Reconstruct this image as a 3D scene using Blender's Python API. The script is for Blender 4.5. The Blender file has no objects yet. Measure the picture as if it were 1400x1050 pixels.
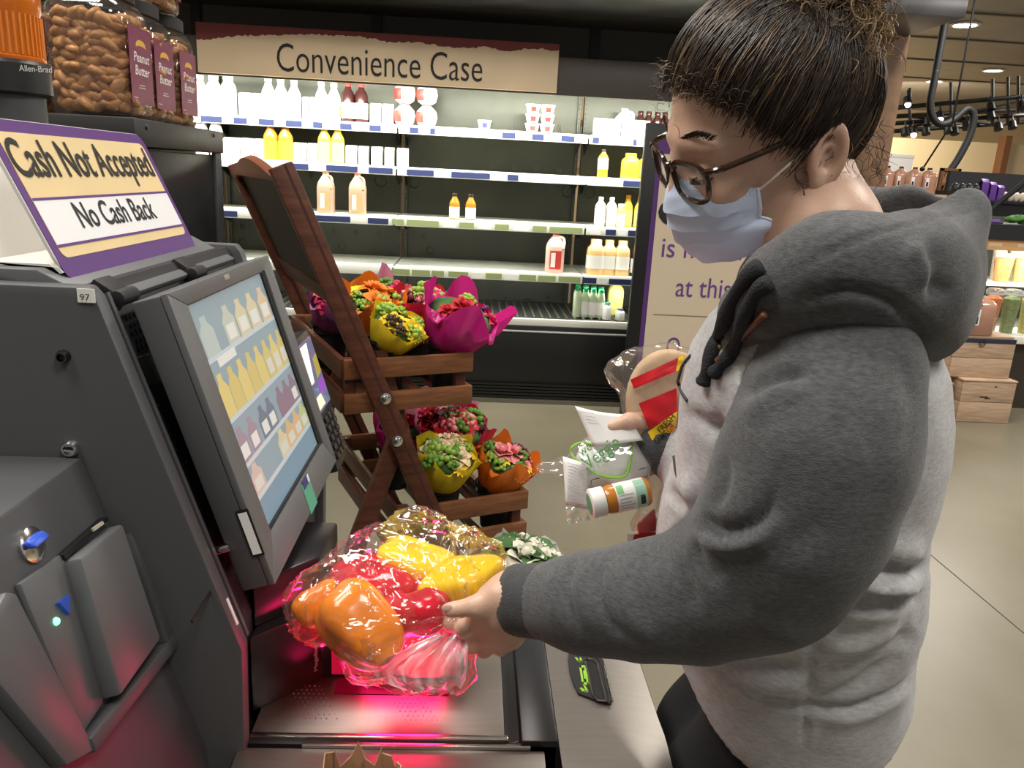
import bpy, bmesh, math, random
import numpy as np
from mathutils import Vector, Matrix
from math import sin, cos, pi, radians, atan2, sqrt
random.seed(7); RNG = np.random.default_rng(7)
SC = bpy.context.scene
COL = SC.collection

# ---------------------------------------------------------------- camera, world, lights, exposure
F, PITCH, YAW, ROLL, EYE = 1060.0, radians(15), radians(-3.2), radians(3.0), 1.5
_fw = np.array([-sin(YAW)*cos(PITCH), cos(YAW)*cos(PITCH), -sin(PITCH)])
_rt = np.array([cos(YAW), sin(YAW), 0.0]); _up = np.cross(_rt, _fw)
CR = cos(ROLL)*_rt + sin(ROLL)*_up; CU = -sin(ROLL)*_rt + cos(ROLL)*_up; CW = _fw
CC = np.array([0, 0, EYE])
cd = bpy.data.cameras.new('camera'); cam = bpy.data.objects.new('camera', cd); COL.objects.link(cam)
cd.sensor_width = 36; cd.lens = F/1400*36; cd.clip_start = .02; cd.clip_end = 80
M = Matrix.Identity(4)
for i in range(3):
    M[i][0], M[i][1], M[i][2], M[i][3] = CR[i], CU[i], -CW[i], CC[i]
cam.matrix_world = M
SC.camera = cam
vs = SC.view_settings
vs.view_transform = 'Standard'; vs.look = 'None'; vs.gamma = 1; vs.use_curve_mapping = False
vs.exposure = 0.0
w = bpy.data.worlds.new('world'); SC.world = w; w.use_nodes = True
w.node_tree.nodes['Background'].inputs[0].default_value = (1, .96, .9, 1)
w.node_tree.nodes['Background'].inputs[1].default_value = .25

def area(name, loc, target, size, power, col=(1, .95, .87), sy=None, spread=180):
    l = bpy.data.lights.new(name, 'AREA'); l.energy = power; l.color = col; l.size = size; l.spread = radians(spread)
    if sy: l.shape = 'RECTANGLE'; l.size_y = sy
    o = bpy.data.objects.new(name, l); COL.objects.link(o); o.location = loc
    o.rotation_euler = (Vector(target)-Vector(loc)).to_track_quat('-Z', 'Y').to_euler()
    return o
CEIL = 3.7
for (x, y, p) in ((-1.5, 1.3, 60), (-1.2, .2, 42), (.9, -.6, 50), (-.2, 2.3, 42), (2.6, 1.6, 70), (2.6, 4.6, 70), (5.5, 3, 90), (5.5, 8, 110), (9, 6, 110), (4, 12, 120), (9.5, 12, 120)):  # the first is an added fill on the left that brightens the shopper's face
    area('ceiling_lamp_or_fill', (x, y, CEIL-.06), (x, y, 0), .8, p)
# cold strips of the refrigerated case (under its canopy, along the front)
for x in (-2.3, -1.1, .1, 1.3):
    area('case_strip_lamp', (x, 5.135, 2.045), (x, 5.6, 1.5), 1.15, 34, (1, 1, .86), sy=.05)

for x in (-1.1, .1, 1.3):
    for z, p in ((1.105, 1.2), (.775, 3.2)): area('shelf_fill_light', (x, 5.30, z), (x, 5.55, z-.4), 1.1, p, (1, 1, .88), sy=.03)  # added fill for the lower shelves and deck; the case has no such strips

# pixel of the photograph -> point of the place, at a chosen plane
def ray(x, y): return CR*((x-700)/F) - CU*((y-525)/F) + CW
def at_d(x, y, d): return CC + ray(x, y)*d
def at_y(x, y, Y): v = ray(x, y); return CC + v*(Y/v[1])
def at_z(x, y, Z): v = ray(x, y); return CC + v*((Z-EYE)/v[2])
def at_x(x, y, X): v = ray(x, y); return CC + v*(X/v[0])
def at_plane(x, y, p, n):
    v = ray(x, y); return CC + v*(np.dot(np.asarray(p)-CC, n)/np.dot(v, n))
def proj(P):
    q = np.asarray(P)-CC; d = q@CW
    return 700+F*(q@CR)/d, 525-F*(q@CU)/d, d
A = np.array
def nrm(v): v = np.asarray(v, float); return v/np.linalg.norm(v)

# ---------------------------------------------------------------- materials
MATS = {}
def mat(name, col, rough=.5, metal=0., noise=0., nscale=30., bump=0., bscale=60., emit=None, estr=0., alpha=1., trans=0., sheen=0., coat=0., spec=.5, sss=0., col2=None, stretch=None, ior=1.45):
    if name in MATS: return MATS[name]
    m = bpy.data.materials.new(name); m.use_nodes = True; nt = m.node_tree; b = nt.nodes['Principled BSDF']
    c = (*col, 1)
    b.inputs['Base Color'].default_value = c; b.inputs['Roughness'].default_value = rough; b.inputs['Metallic'].default_value = metal
    b.inputs['Specular IOR Level'].default_value = spec; b.inputs['Alpha'].default_value = alpha; b.inputs['IOR'].default_value = ior
    b.inputs['Transmission Weight'].default_value = trans; b.inputs['Coat Weight'].default_value = coat
    if sheen: b.inputs['Sheen Weight'].default_value = sheen; b.inputs['Sheen Roughness'].default_value = .5
    if sss: b.inputs['Subsurface Weight'].default_value = sss; b.inputs['Subsurface Radius'].default_value = (.012, .005, .003); b.inputs['Subsurface Scale'].default_value = 1
    if emit: b.inputs['Emission Color'].default_value = (*emit, 1); b.inputs['Emission Strength'].default_value = estr
    if noise or bump or col2:
        tc = nt.nodes.new('ShaderNodeTexCoord'); mp = nt.nodes.new('ShaderNodeMapping'); nt.links.new(tc.outputs['Object'], mp.inputs[0])
        if stretch: mp.inputs['Scale'].default_value = stretch
    if noise or col2:
        n = nt.nodes.new('ShaderNodeTexNoise'); n.inputs['Scale'].default_value = nscale; n.inputs['Detail'].default_value = 5
        nt.links.new(mp.outputs[0], n.inputs['Vector'])
        r = nt.nodes.new('ShaderNodeValToRGB'); r.color_ramp.elements[0].position = .3; r.color_ramp.elements[1].position = .7
        if col2: c0, c1 = col, col2
        else: c0 = tuple(v*(1-noise) for v in col); c1 = tuple(min(1, v*(1+noise)) for v in col)
        r.color_ramp.elements[0].color = (*c0, 1); r.color_ramp.elements[1].color = (*c1, 1)
        nt.links.new(n.outputs[0], r.inputs[0]); nt.links.new(r.outputs[0], b.inputs['Base Color'])
    if bump:
        n2 = nt.nodes.new('ShaderNodeTexNoise'); n2.inputs['Scale'].default_value = bscale; n2.inputs['Detail'].default_value = 4
        nt.links.new(mp.outputs[0], n2.inputs['Vector'])
        bp = nt.nodes.new('ShaderNodeBump'); bp.inputs['Strength'].default_value = bump; bp.inputs['Distance'].default_value = .01
        nt.links.new(n2.outputs[0], bp.inputs['Height']); nt.links.new(bp.outputs[0], b.inputs['Normal'])
    MATS[name] = m; return m

def film(name, tint=(1, 1, 1), gloss=.25, rough=.08, opac=.06):
    """thin clear plastic: lets light straight through, mirrors at grazing angles"""
    if name in MATS: return MATS[name]
    m = bpy.data.materials.new(name); m.use_nodes = True; nt = m.node_tree; nt.nodes.clear()
    out = nt.nodes.new('ShaderNodeOutputMaterial'); tr = nt.nodes.new('ShaderNodeBsdfTransparent'); tr.inputs[0].default_value = (*tint, 1)
    gl = nt.nodes.new('ShaderNodeBsdfGlossy'); gl.inputs['Roughness'].default_value = rough
    df = nt.nodes.new('ShaderNodeBsdfDiffuse'); df.inputs[0].default_value = (.9, .9, .9, 1)
    lw = nt.nodes.new('ShaderNodeFresnel'); lw.inputs[0].default_value = 1.5
    ml = nt.nodes.new('ShaderNodeMath'); ml.operation = 'MULTIPLY_ADD'; ml.inputs[1].default_value = .6; ml.inputs[2].default_value = gloss*.10
    nt.links.new(lw.outputs[0], ml.inputs[0])
    m1 = nt.nodes.new('ShaderNodeMixShader'); m1.inputs[0].default_value = opac
    nt.links.new(tr.outputs[0], m1.inputs[1]); nt.links.new(df.outputs[0], m1.inputs[2])
    mn = nt.nodes.new('ShaderNodeMath'); mn.operation = 'MINIMUM'; mn.inputs[1].default_value = .34; nt.links.new(ml.outputs[0], mn.inputs[0])
    m2 = nt.nodes.new('ShaderNodeMixShader'); nt.links.new(mn.outputs[0], m2.inputs[0]); nt.links.new(m1.outputs[0], m2.inputs[1]); nt.links.new(gl.outputs[0], m2.inputs[2])
    nt.links.new(m2.outputs[0], out.inputs[0]); MATS[name] = m; return m

# ---------------------------------------------------------------- objects
def meta(o, label=None, cat=None, group=None, kind=None):
    if label: o['label'] = label
    if cat: o['category'] = cat
    if group: o['group'] = group
    if kind: o['kind'] = kind
    return o
def thing(name, label, cat, loc=(0, 0, 0), group=None, rz=0):
    o = bpy.data.objects.new(name, None); COL.objects.link(o); o.empty_display_size = .05
    o.location = Vector(tuple(float(v) for v in loc)); o.rotation_euler = (0, 0, rz)
    o['_off'] = [float(v) for v in loc]
    return meta(o, label, cat, group)
def root_of(o):
    while o.parent: o = o.parent
    return o
def copy_tree(o, parent=None, name=None):
    c = o.copy(); COL.objects.link(c)
    if parent: c.parent = parent
    for ch in list(o.children): copy_tree(ch, c)
    return c
def obj_from_mesh(name, me, m, parent=None, smooth=None, local=False):
    o = bpy.data.objects.new(name, me); COL.objects.link(o)
    if m:
        for mm in (m if isinstance(m, (list, tuple)) else [m]): me.materials.append(mm)
    if parent is not None:
        o.parent = parent
        if not local:
            off = root_of(parent).get('_off')
            if off: me.transform(Matrix.Translation(-Vector(off)))
    if smooth is not None and len(me.polygons):
        me.polygons.foreach_set('use_smooth', np.ones(len(me.polygons), bool))
        if smooth < 180: me.set_sharp_from_angle(angle=radians(smooth))
    return o
def raw_mesh(name, V, Fq):
    """vertices (n,3), faces (m,k) as arrays"""
    V = np.asarray(V, np.float32); Fq = np.asarray(Fq, np.int32); k = Fq.shape[1]
    me = bpy.data.meshes.new(name); me.vertices.add(len(V)); me.vertices.foreach_set('co', V.ravel())
    me.loops.add(Fq.size); me.loops.foreach_set('vertex_index', Fq.ravel()); me.polygons.add(len(Fq))
    me.polygons.foreach_set('loop_start', np.arange(0, Fq.size, k, dtype=np.int32))
    me.update(calc_edges=True); me.validate(); return me

class MB:
    def __init__(s): s.v = []; s.f = []
    def add(s, vs_, fs):
        n = len(s.v); s.v += [tuple(float(c) for c in p) for p in vs_]; s.f += [tuple(i+n for i in f) for f in fs]; return s
    def hexa(s, p):  # 8 corners: bottom 4 ccw, top 4 ccw
        return s.add(p, [(3, 2, 1, 0), (4, 5, 6, 7), (0, 1, 5, 4), (1, 2, 6, 5), (2, 3, 7, 6), (3, 0, 4, 7)])
    def box(s, lo, hi):
        x0, y0, z0 = lo; x1, y1, z1 = hi
        return s.hexa([(x0, y0, z0), (x1, y0, z0), (x1, y1, z0), (x0, y1, z0), (x0, y0, z1), (x1, y0, z1), (x1, y1, z1), (x0, y1, z1)])
    def obox(s, c, ax, ay, az):  # centre + half axes
        c, ax, ay, az = (np.asarray(q, float) for q in (c, ax, ay, az))
        return s.hexa([c-ax-ay-az, c+ax-ay-az, c+ax+ay-az, c-ax+ay-az, c-ax-ay+az, c+ax-ay+az, c+ax+ay+az, c-ax+ay+az])
    def bar(s, a, b, wv, hv):  # rectangular bar from a to b; wv, hv full width vectors
        a, b, wv, hv = (np.asarray(q, float) for q in (a, b, wv, hv))
        return s.obox((a+b)/2, wv/2, hv/2, (b-a)/2)
    def prism(s, poly, ext):
        ext = np.asarray(ext, float); poly = [np.asarray(p, float) for p in poly]; n = len(poly)
        s.add(poly+[p+ext for p in poly], [tuple(range(n))[::-1], tuple(range(n, 2*n))]+[(i, (i+1) % n, n+(i+1) % n, n+i) for i in range(n)]); return s
    def tube(s, path, r, n=8, cap=True):
        P = [np.asarray(p, float) for p in path]; m = len(P); rs = r if hasattr(r, '__len__') else [r]*m
        base = len(s.v); u = None; vs_ = []; fs = []
        for i in range(m):
            t = nrm(P[min(i+1, m-1)]-P[max(i-1, 0)])
            if u is None: u = np.cross(t, (0, 0, 1)); u = np.cross(t, (1, 0, 0)) if np.linalg.norm(u) < .05 else u
            u = nrm(u-t*np.dot(u, t)); w_ = np.cross(t, u)
            for k in range(n): a = 2*pi*k/n; vs_.append(P[i]+rs[i]*(cos(a)*u+sin(a)*w_))
        for i in range(m-1):
            for k in range(n): fs.append((i*n+k, i*n+(k+1) % n, (i+1)*n+(k+1) % n, (i+1)*n+k))
        if cap: fs += [tuple(range(n))[::-1], tuple(range((m-1)*n, m*n))]
        return s.add(vs_, fs)
    def lathe(s, prof, c=(0, 0, 0), n=16, axis=None, sq=None, sx=1., sy=1.):
        """prof: (radius, height); sq: superellipse power for squarish jars"""
        c = np.asarray(c, float)
        if axis is None: ex, ey, ez = A([1, 0, 0]), A([0, 1, 0]), A([0, 0, 1])
        else:
            ez = nrm(axis); ex = np.cross(ez, (0, 0, 1)); ex = A([1., 0, 0]) if np.linalg.norm(ex) < .05 else nrm(ex); ey = np.cross(ez, ex)
        vs_ = []; fs = []; m = len(prof)
        for r, z in prof:
            for k in range(n):
                a = 2*pi*(k+.5)/n; ca, sa = cos(a), sin(a)
                q = 1. if not sq else (abs(ca)**sq+abs(sa)**sq)**(-1/sq)
                vs_.append(c+r*q*ca*sx*ex+r*q*sa*sy*ey+z*ez)
        for i in range(m-1):
            for k in range(n): fs.append((i*n+k, i*n+(k+1) % n, (i+1)*n+(k+1) % n, (i+1)*n+k))
        if prof[0][0] > 1e-6: fs.append(tuple(range(n))[::-1])
        if prof[-1][0] > 1e-6: fs.append(tuple(range((m-1)*n, m*n)))
        return s.add(vs_, fs)
    def ell(s, c, r, n=12, m=8):
        r = (r, r, r) if not hasattr(r, '__len__') else r
        vs_ = []; fs = []
        for i in range(1, m):
            for k in range(n):
                a = 2*pi*k/n; t = pi*i/m; vs_.append((c[0]+r[0]*sin(t)*cos(a), c[1]+r[1]*sin(t)*sin(a), c[2]-r[2]*cos(t)))
        b = len(vs_); vs_ += [(c[0], c[1], c[2]-r[2]), (c[0], c[1], c[2]+r[2])]
        for i in range(m-2):
            for k in range(n): fs.append((i*n+k, i*n+(k+1) % n, (i+1)*n+(k+1) % n, (i+1)*n+k))
        for k in range(n): fs.append((b, (k+1) % n, k)); fs.append((b+1, (m-2)*n+k, (m-2)*n+(k+1) % n))
        return s.add(vs_, fs)
    def grid(s, rows, closed=False):
        R_ = [[np.asarray(p, float) for p in r] for r in rows]; n = len(R_[0]); vs_ = [p for r in R_ for p in r]; fs = []
        for i in range(len(R_)-1):
            for k in range(n if closed else n-1): fs.append((i*n+k, i*n+(k+1) % n, (i+1)*n+(k+1) % n, (i+1)*n+k))
        return s.add(vs_, fs)
    def build(s, name, m, parent=None, bevel=0., seg=2, smooth=35, local=False, thick=0., label=None):
        me = bpy.data.meshes.new(name); bm = bmesh.new()
        bv = [bm.verts.new(p) for p in s.v]
        for f in s.f:
            if len(set(f)) > 2:
                try: bm.faces.new([bv[i] for i in f])
                except ValueError: pass
        bmesh.ops.remove_doubles(bm, verts=bm.verts, dist=1e-6)
        if thick: bmesh.ops.solidify(bm, geom=bm.faces, thickness=thick)
        bmesh.ops.recalc_face_normals(bm, faces=bm.faces)
        if bevel:
            es = [e for e in bm.edges if len(e.link_faces) == 2 and e.calc_face_angle(0) > radians(28)]
            bmesh.ops.bevel(bm, geom=es, offset=bevel, segments=seg, profile=.5, affect='EDGES', clamp_overlap=True)
        bm.to_mesh(me); bm.free()
        o = obj_from_mesh(name, me, m, parent, smooth, local)
        if label: o['label'] = label
        return o
def solo(mb, name, label, cat, m, group=None, loc=None, **k):
    """a thing that is one mesh; its origin goes to its base"""
    V = np.array(mb.v); c = A([V[:, 0].mean(), V[:, 1].mean(), V[:, 2].min()]) if loc is None else A(loc)
    mb.v = [tuple(np.asarray(p)-c) for p in mb.v]
    o = mb.build(name, m, **k); o.location = Vector(c); return meta(o, label, cat, group)
def struct(mb, name, m, label=None, **k):
    o = mb.build(name, m, **k); o['kind'] = 'structure'
    if label: o['label'] = label
    return o

FONT = None
def text_mesh(body, height, width=None, depth=.0006, bold=0., shear=0., cond=None):
    """flat lettering in the XY plane, origin at its lower left corner, cap height 'height', squeezed to 'width'"""
    cu = bpy.data.curves.new('lettering', 'FONT'); cu.body = body; cu.size = 1; cu.extrude = 0; cu.offset = bold; cu.shear = shear; cu.resolution_u = 4
    o = bpy.data.objects.new('lettering_tmp', cu); COL.objects.link(o)
    dg = bpy.context.evaluated_depsgraph_get(); me = bpy.data.meshes.new_from_object(o.evaluated_get(dg))
    bpy.data.objects.remove(o); bpy.data.curves.remove(cu)
    V = np.zeros(len(me.vertices)*3, np.float32); me.vertices.foreach_get('co', V); V = V.reshape(-1, 3)
    V[:, 0] -= V[:, 0].min(); sy = height/.72; sx = sy
    if width: sx = width/V[:, 0].max()
    V[:, 0] *= sx; V[:, 1] *= sy; V[:, 2] = depth
    me.vertices.foreach_set('co', V.ravel()); me.update(); return me
def text(body, origin, ex, ey, height, width, m, parent, name='lettering', bold=0., depth=.0008, shear=0.):
    me = text_mesh(body, height, width, depth, bold, shear)
    ex, ey = nrm(ex), nrm(ey); ez = nrm(np.cross(ex, ey)); T = Matrix.Identity(4)
    for i in range(3): T[i][0], T[i][1], T[i][2], T[i][3] = ex[i], ey[i], ez[i], origin[i]
    me.transform(T)
    return obj_from_mesh(name, me, m, parent)
def plate(o, ex, ey, w_, h_, m, parent, name, t=.001, lift=.0, rad=0.):
    """thin rectangular plate, lower left corner o, thickness t along the outward normal"""
    ex, ey = nrm(ex), nrm(ey); n = nrm(np.cross(ex, ey)); o = np.asarray(o, float)+n*lift
    mb = MB()
    if rad:
        pts = []
        for cx, cy, a0 in ((w_-rad, rad, -90), (w_-rad, h_-rad, 0), (rad, h_-rad, 90), (rad, rad, 180)):
            for k in range(6): a = radians(a0+18*k); pts.append(o+ex*(cx+rad*cos(a))+ey*(cy+rad*sin(a)))
        mb.prism(pts, n*t)
    else: mb.prism([o, o+ex*w_, o+ex*w_+ey*h_, o+ey*h_], n*t)
    return mb.build(name, m, parent)

# ---------------------------------------------------------------- implicit surfaces -> mesh (surface nets)
def surface_nets(fn, lo, hi, h):
    lo = np.asarray(lo, float); n = np.ceil((np.asarray(hi, float)-lo)/h).astype(int)+1
    ax = [lo[i]+h*np.arange(n[i]) for i in range(3)]
    G = np.stack(np.meshgrid(*ax, indexing='ij'), -1).astype(np.float32)
    V = np.asarray(fn(G.reshape(-1, 3))).reshape(n).astype(np.float32)
    I = V < 0
    c = [np.s_[:-1], np.s_[1:]]
    S = sum(I[c[a], c[b], c[d]].astype(np.int8) for a in (0, 1) for b in (0, 1) for d in (0, 1))
    act = (S > 0) & (S < 8); idx = -np.ones(act.shape, np.int32); ii = np.argwhere(act); idx[act] = np.arange(len(ii))
    acc = np.zeros((len(ii), 3), np.float64); cnt = np.zeros(len(ii))
    cor = [(a, b, d) for a in (0, 1) for b in (0, 1) for d in (0, 1)]
    val = {q: V[ii[:, 0]+q[0], ii[:, 1]+q[1], ii[:, 2]+q[2]] for q in cor}
    for q in cor:
        for a in range(3):
            if q[a] == 0:
                r = list(q); r[a] = 1; r = tuple(r); va, vb = val[q], val[r]; mk = (va < 0) != (vb < 0)
                t = np.where(mk, va/np.where(mk, va-vb, 1), 0); p = np.tile(np.array(q, float), (len(ii), 1)); p[:, a] += t
                acc[mk] += p[mk]; cnt[mk] += 1
    P = lo+h*(ii+acc/cnt[:, None])
    fs = []
    for a in range(3):
        b, d = (a+1) % 3, (a+2) % 3
        s0 = [slice(None)]*3; s1 = [slice(None)]*3; s0[a] = slice(0, -1); s1[a] = slice(1, None)
        ch = I[tuple(s0)] != I[tuple(s1)]; e = np.argwhere(ch)
        ok = (e[:, b] > 0) & (e[:, d] > 0) & (e[:, b] < n[b]-1) & (e[:, d] < n[d]-1); e = e[ok]
        ins = I[tuple(s0)][e[:, 0], e[:, 1], e[:, 2]]
        def cell(ob, od):
            q = e.copy(); q[:, b] += ob; q[:, d] += od; return idx[q[:, 0], q[:, 1], q[:, 2]]
        f = np.stack([cell(-1, -1), cell(0, -1), cell(0, 0), cell(-1, 0)], 1); f[~ins] = f[~ins][:, ::-1]; fs.append(f)
    return P, np.concatenate(fs)
def smin(a, b, k): h = np.clip(.5+.5*(b-a)/k, 0, 1); return b*(1-h)+a*h-k*h*(1-h)
def smax(a, b, k): return -smin(-a, -b, k)
def s_ell(P, c, r, B=None):
    q = P-np.asarray(c, np.float32)
    if B is not None: q = q@np.asarray(B, np.float32).T
    r = np.asarray(r, np.float32); k0 = np.linalg.norm(q/r, axis=1); k1 = np.linalg.norm(q/(r*r), axis=1)+1e-9
    return k0*(k0-1)/k1
def s_cone(P, a, b, ra, rb):
    a = np.asarray(a, np.float32); b = np.asarray(b, np.float32); ba = b-a; h = np.clip(((P-a)@ba)/(ba@ba), 0, 1)
    return np.linalg.norm(P-a-h[:, None]*ba, axis=1)-(ra+(rb-ra)*h)
def s_chain(P, pts, rs, k=.01):
    d = None
    for i in range(len(pts)-1):
        e = s_cone(P, pts[i], pts[i+1], rs[i], rs[i+1]); d = e if d is None else smin(d, e, k)
    return d
W32 = lambda p: np.asarray(p, np.float32)
_H = RNG.random((64, 64, 64)).astype(np.float32)*2-1
def vnoise(P, s):
    q = np.asarray(P, np.float32)*s; i = np.floor(q).astype(int); f = q-i; f = f*f*(3-2*f); o = 0
    for a in (0, 1):
        for b in (0, 1):
            for d in (0, 1):
                wgt = (f[:, 0] if a else 1-f[:, 0])*(f[:, 1] if b else 1-f[:, 1])*(f[:, 2] if d else 1-f[:, 2])
                o = o+wgt*_H[(i[:, 0]+a) % 64, (i[:, 1]+b) % 64, (i[:, 2]+d) % 64]
    return o
def sdf_obj(name, fn, lo, hi, h, m, parent=None, post=None, smooth=180, relax=1):
    P, Q = surface_nets(fn, lo, hi, h)
    for _ in range(relax):
        s = np.zeros_like(P); c = np.zeros(len(P))
        for a in range(4):
            for b in (1, 3):
                np.add.at(s, Q[:, a], P[Q[:, (a+b) % 4]]); np.add.at(c, Q[:, a], 1)
        P = P*.5+.5*s/np.maximum(c, 1)[:, None]
    if post is not None: P = post(P, Q)
    me = raw_mesh(name, P, Q); return obj_from_mesh(name, me, m, parent, smooth)
def vnormals(P, Q):
    n = np.cross(P[Q[:, 2]]-P[Q[:, 0]], P[Q[:, 3]]-P[Q[:, 1]]); N = np.zeros_like(P)
    for a in range(4): np.add.at(N, Q[:, a], n)
    return N/(np.linalg.norm(N, axis=1)[:, None]+1e-12)
def spline(pts, n):
    """Catmull-Rom through pts, n samples"""
    P = np.asarray(pts, float); P = np.vstack([2*P[0]-P[1], P, 2*P[-1]-P[-2]]); m = len(P)-3; out = []
    for t in np.linspace(0, m-1e-6, n):
        i = int(t); f = t-i; a, b, c, d = P[i:i+4]
        out.append(.5*((2*b)+(c-a)*f+(2*a-5*b+4*c-d)*f*f+(3*b-a-3*c+d)*f**3))
    return np.array(out)
# ---------------------------------------------------------------- the setting
m_floor = mat('polished_concrete', (.175, .155, .106), .32, noise=.13, nscale=1.6, bump=.03, bscale=300, col2=(.225, .20, .148))
m_ceil = mat('ceiling_paint', (.40, .375, .36), .4, noise=.1, nscale=2)
m_dark = mat('dark_fascia', (.085, .078, .072), .5)
m_beige = mat('warm_wall', (.62, .50, .34), .7)
m_brown = mat('pillar_brown', (.22, .125, .07), .55, noise=.25, nscale=9)
m_joint = mat('floor_joint', (.12, .105, .08), .8)
m_black = mat('black_metal', (.012, .012, .013), .38)
m_chrome = mat('chrome', (.75, .75, .75), .15, 1.)
m_white = mat('white_plastic', (.82, .82, .80), .4)
m_ink = mat('black_ink', (.015, .014, .014), .6)
m_lamp = mat('lamp_face', (1, 1, 1), .5, emit=(1, .95, .85), estr=9)
XL, XR, YN, YF = -5, 15, -4, 21
# floor slabs with sawn joints left open between them
fx = [-5, -2.2, -.9, 2.03, 5.1, 9.4, 15]; fy = [-4, -2.6, -1.2, 6.6, 9.8, 13, 21]
struct(MB().box((XL-.1, YN-.1, -.12), (XR+.1, YF+.1, -.012)), 'floor', m_joint)
for i in range(6):
    for j in range(6):
        mb = MB().box((fx[i]+.003, fy[j]+.003, -.012), (fx[i+1]-.003, fy[j+1]-.003, 0))
        struct(mb, 'floor_slab', m_floor)
struct(MB().box((XL, YN, CEIL), (XR, YF, CEIL+.1)), 'ceiling', m_ceil)
struct(MB().box((XL-.12, YN, 0), (XL, YF, CEIL)), 'wall_left', m_beige)
struct(MB().box((XR, YN, 0), (XR+.12, YF, CEIL)), 'wall_right', m_beige)
struct(MB().box((XL, YF, 0), (XR, YF+.12, CEIL)), 'wall_back', m_beige)
# ceiling ribs seen beyond the pillar
for k, y in enumerate((7.2, 8.6, 10, 11.6, 13.4, 15.4)):
    struct(MB().box((2.2, y, CEIL-.02), (XR, y+.05, CEIL)), 'ceiling_rib', mat('rib', (.2, .17, .15), .5))
for px, py, lab in ((1320, 32, 'nearest round downlight in the ceiling, at top right of the pillar'), (1358, 95, 'round downlight in the ceiling above the black light truss, the right one of two'), (1278, 110, 'round downlight in the ceiling above the loop of black hose')):
    p = at_z(px, py, CEIL)
    t = thing('ceiling_downlight', lab, 'light', (p[0], p[1], CEIL-.03), 'ceiling downlights')
    r = .155
    MB().lathe([(r, CEIL), (r+.03, CEIL-.005), (r+.03, CEIL-.02), (r-.005, CEIL-.03), (r-.02, CEIL-.012)], (p[0], p[1], 0), 20).build('trim_ring', m_white, t)
    MB().lathe([(r-.02, CEIL-.012), (r-.02, CEIL-.006)], (p[0], p[1], 0), 20).build('lamp_face', m_lamp, t)
# lit cove of the far wall
struct(MB().box((1.5, 17.6, 1.75), (15, 17.8, 2.75)), 'wall_bulkhead', mat('bulkhead', (.72, .60, .42), .7))
struct(MB().box((1.5, 17.4, 1.62), (15, 17.8, 1.75)), 'trim_1', mat('bulkhead_trim', (.55, .33, .13), .6))
pc = at_y(1378, 190, 17.4); struct(MB().box((pc[0]-.07, 17.35, 1.62), (pc[0]+.07, 17.6, 2.9)), 'trim_2', mat('bulkhead_post', (.20, .09, .045), .6))
area('cove_lamp', (6, 16.6, 3.3), (6.5, 17.8, 2.1), 7, 330, (1, .86, .6), sy=.3)
# pillar and canopy over the case
p0, p1 = at_y(1150, 150, 5.0), at_y(1228, 150, 5.0)
struct(MB().box((p0[0], 5.0, 0), (p1[0], 5.4, 2.62)), 'pillar', m_brown, bevel=.006)
zc = at_y(905, 27, 5.0)[2]; fcn = at_z(1320, 24, zc)
m_can = mat('canopy_metal', (.17, .17, .18), .36, .6, noise=.35, nscale=2.5)
struct(MB().box((-3.6, fcn[1], zc), (fcn[0], 5.0, zc+.09)), 'canopy_slab', m_can, bevel=.004)
struct(MB().box((-3.6, 5.42, at_y(800, 80, 5.08)[2]), (2.3, 5.98, CEIL)), 'case_soffit', m_dark)
for px in (268, 515, 815):
    q = at_y(px, 40, 5.40); struct(MB().box((q[0]-.03, 5.395, 2.22), (q[0]+.03, 5.42, 2.75)), 'soffit_strip', mat('soffit_seam', (.012, .012, .012), .4))
struct(MB().box((-3.6, 5.0, zc), (2.3, 5.42, zc+.09)), 'canopy_rear', m_dark)

# ---------------------------------------------------------------- refrigerated case
m_cback = mat('case_back', (.06, .062, .048), .36, .35, noise=.2, nscale=3)
m_cup = mat('case_upright', (.07, .072, .06), .4, .4)
m_shelf = mat('shelf_enamel', (.80, .81, .74), .35)
m_blue = mat('label_blue', (.022, .032, .11), .5)
m_green = mat('label_green', (.30, .36, .16), .5)
m_paper = mat('label_paper', (.85, .85, .85), .6)
case = thing('refrigerated_case', 'long black open refrigerated case with white lit shelves, mostly sold out', 'display case', (-.3, 5.5, 0))
YB = 5.95
xs1 = at_y(541, 250, 5.4)[0]; xs2 = at_y(803, 250, 5.4)[0]; wsec = xs2-xs1; XS = [xs1-2*wsec, xs1-wsec, xs1, xs2, xs2+wsec]
XC0, XC1 = XS[0], XS[-1]
for i in range(4): MB().box((XS[i]+.012, YB, .45), (XS[i+1]-.012, YB+.03, 2.2)).build('back_panel', m_cback, case)
for x in XS[1:4]:
    up = MB().box((x-.035, YB-.03, .45), (x-.012, YB+.0, 2.18)).box((x+.012, YB-.03, .45), (x+.035, YB, 2.18)).build('upright', m_cup, case)
    sl = MB()
    for k in range(51): z = .5+k*.033; sl.box((x-.027, YB-.0325, z), (x-.019, YB-.0295, z+.016)).box((x+.019, YB-.0325, z), (x+.027, YB-.0295, z+.016))
    s_ = sl.build('slot', m_black, up); s_['kind'] = 'stuff'
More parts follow.
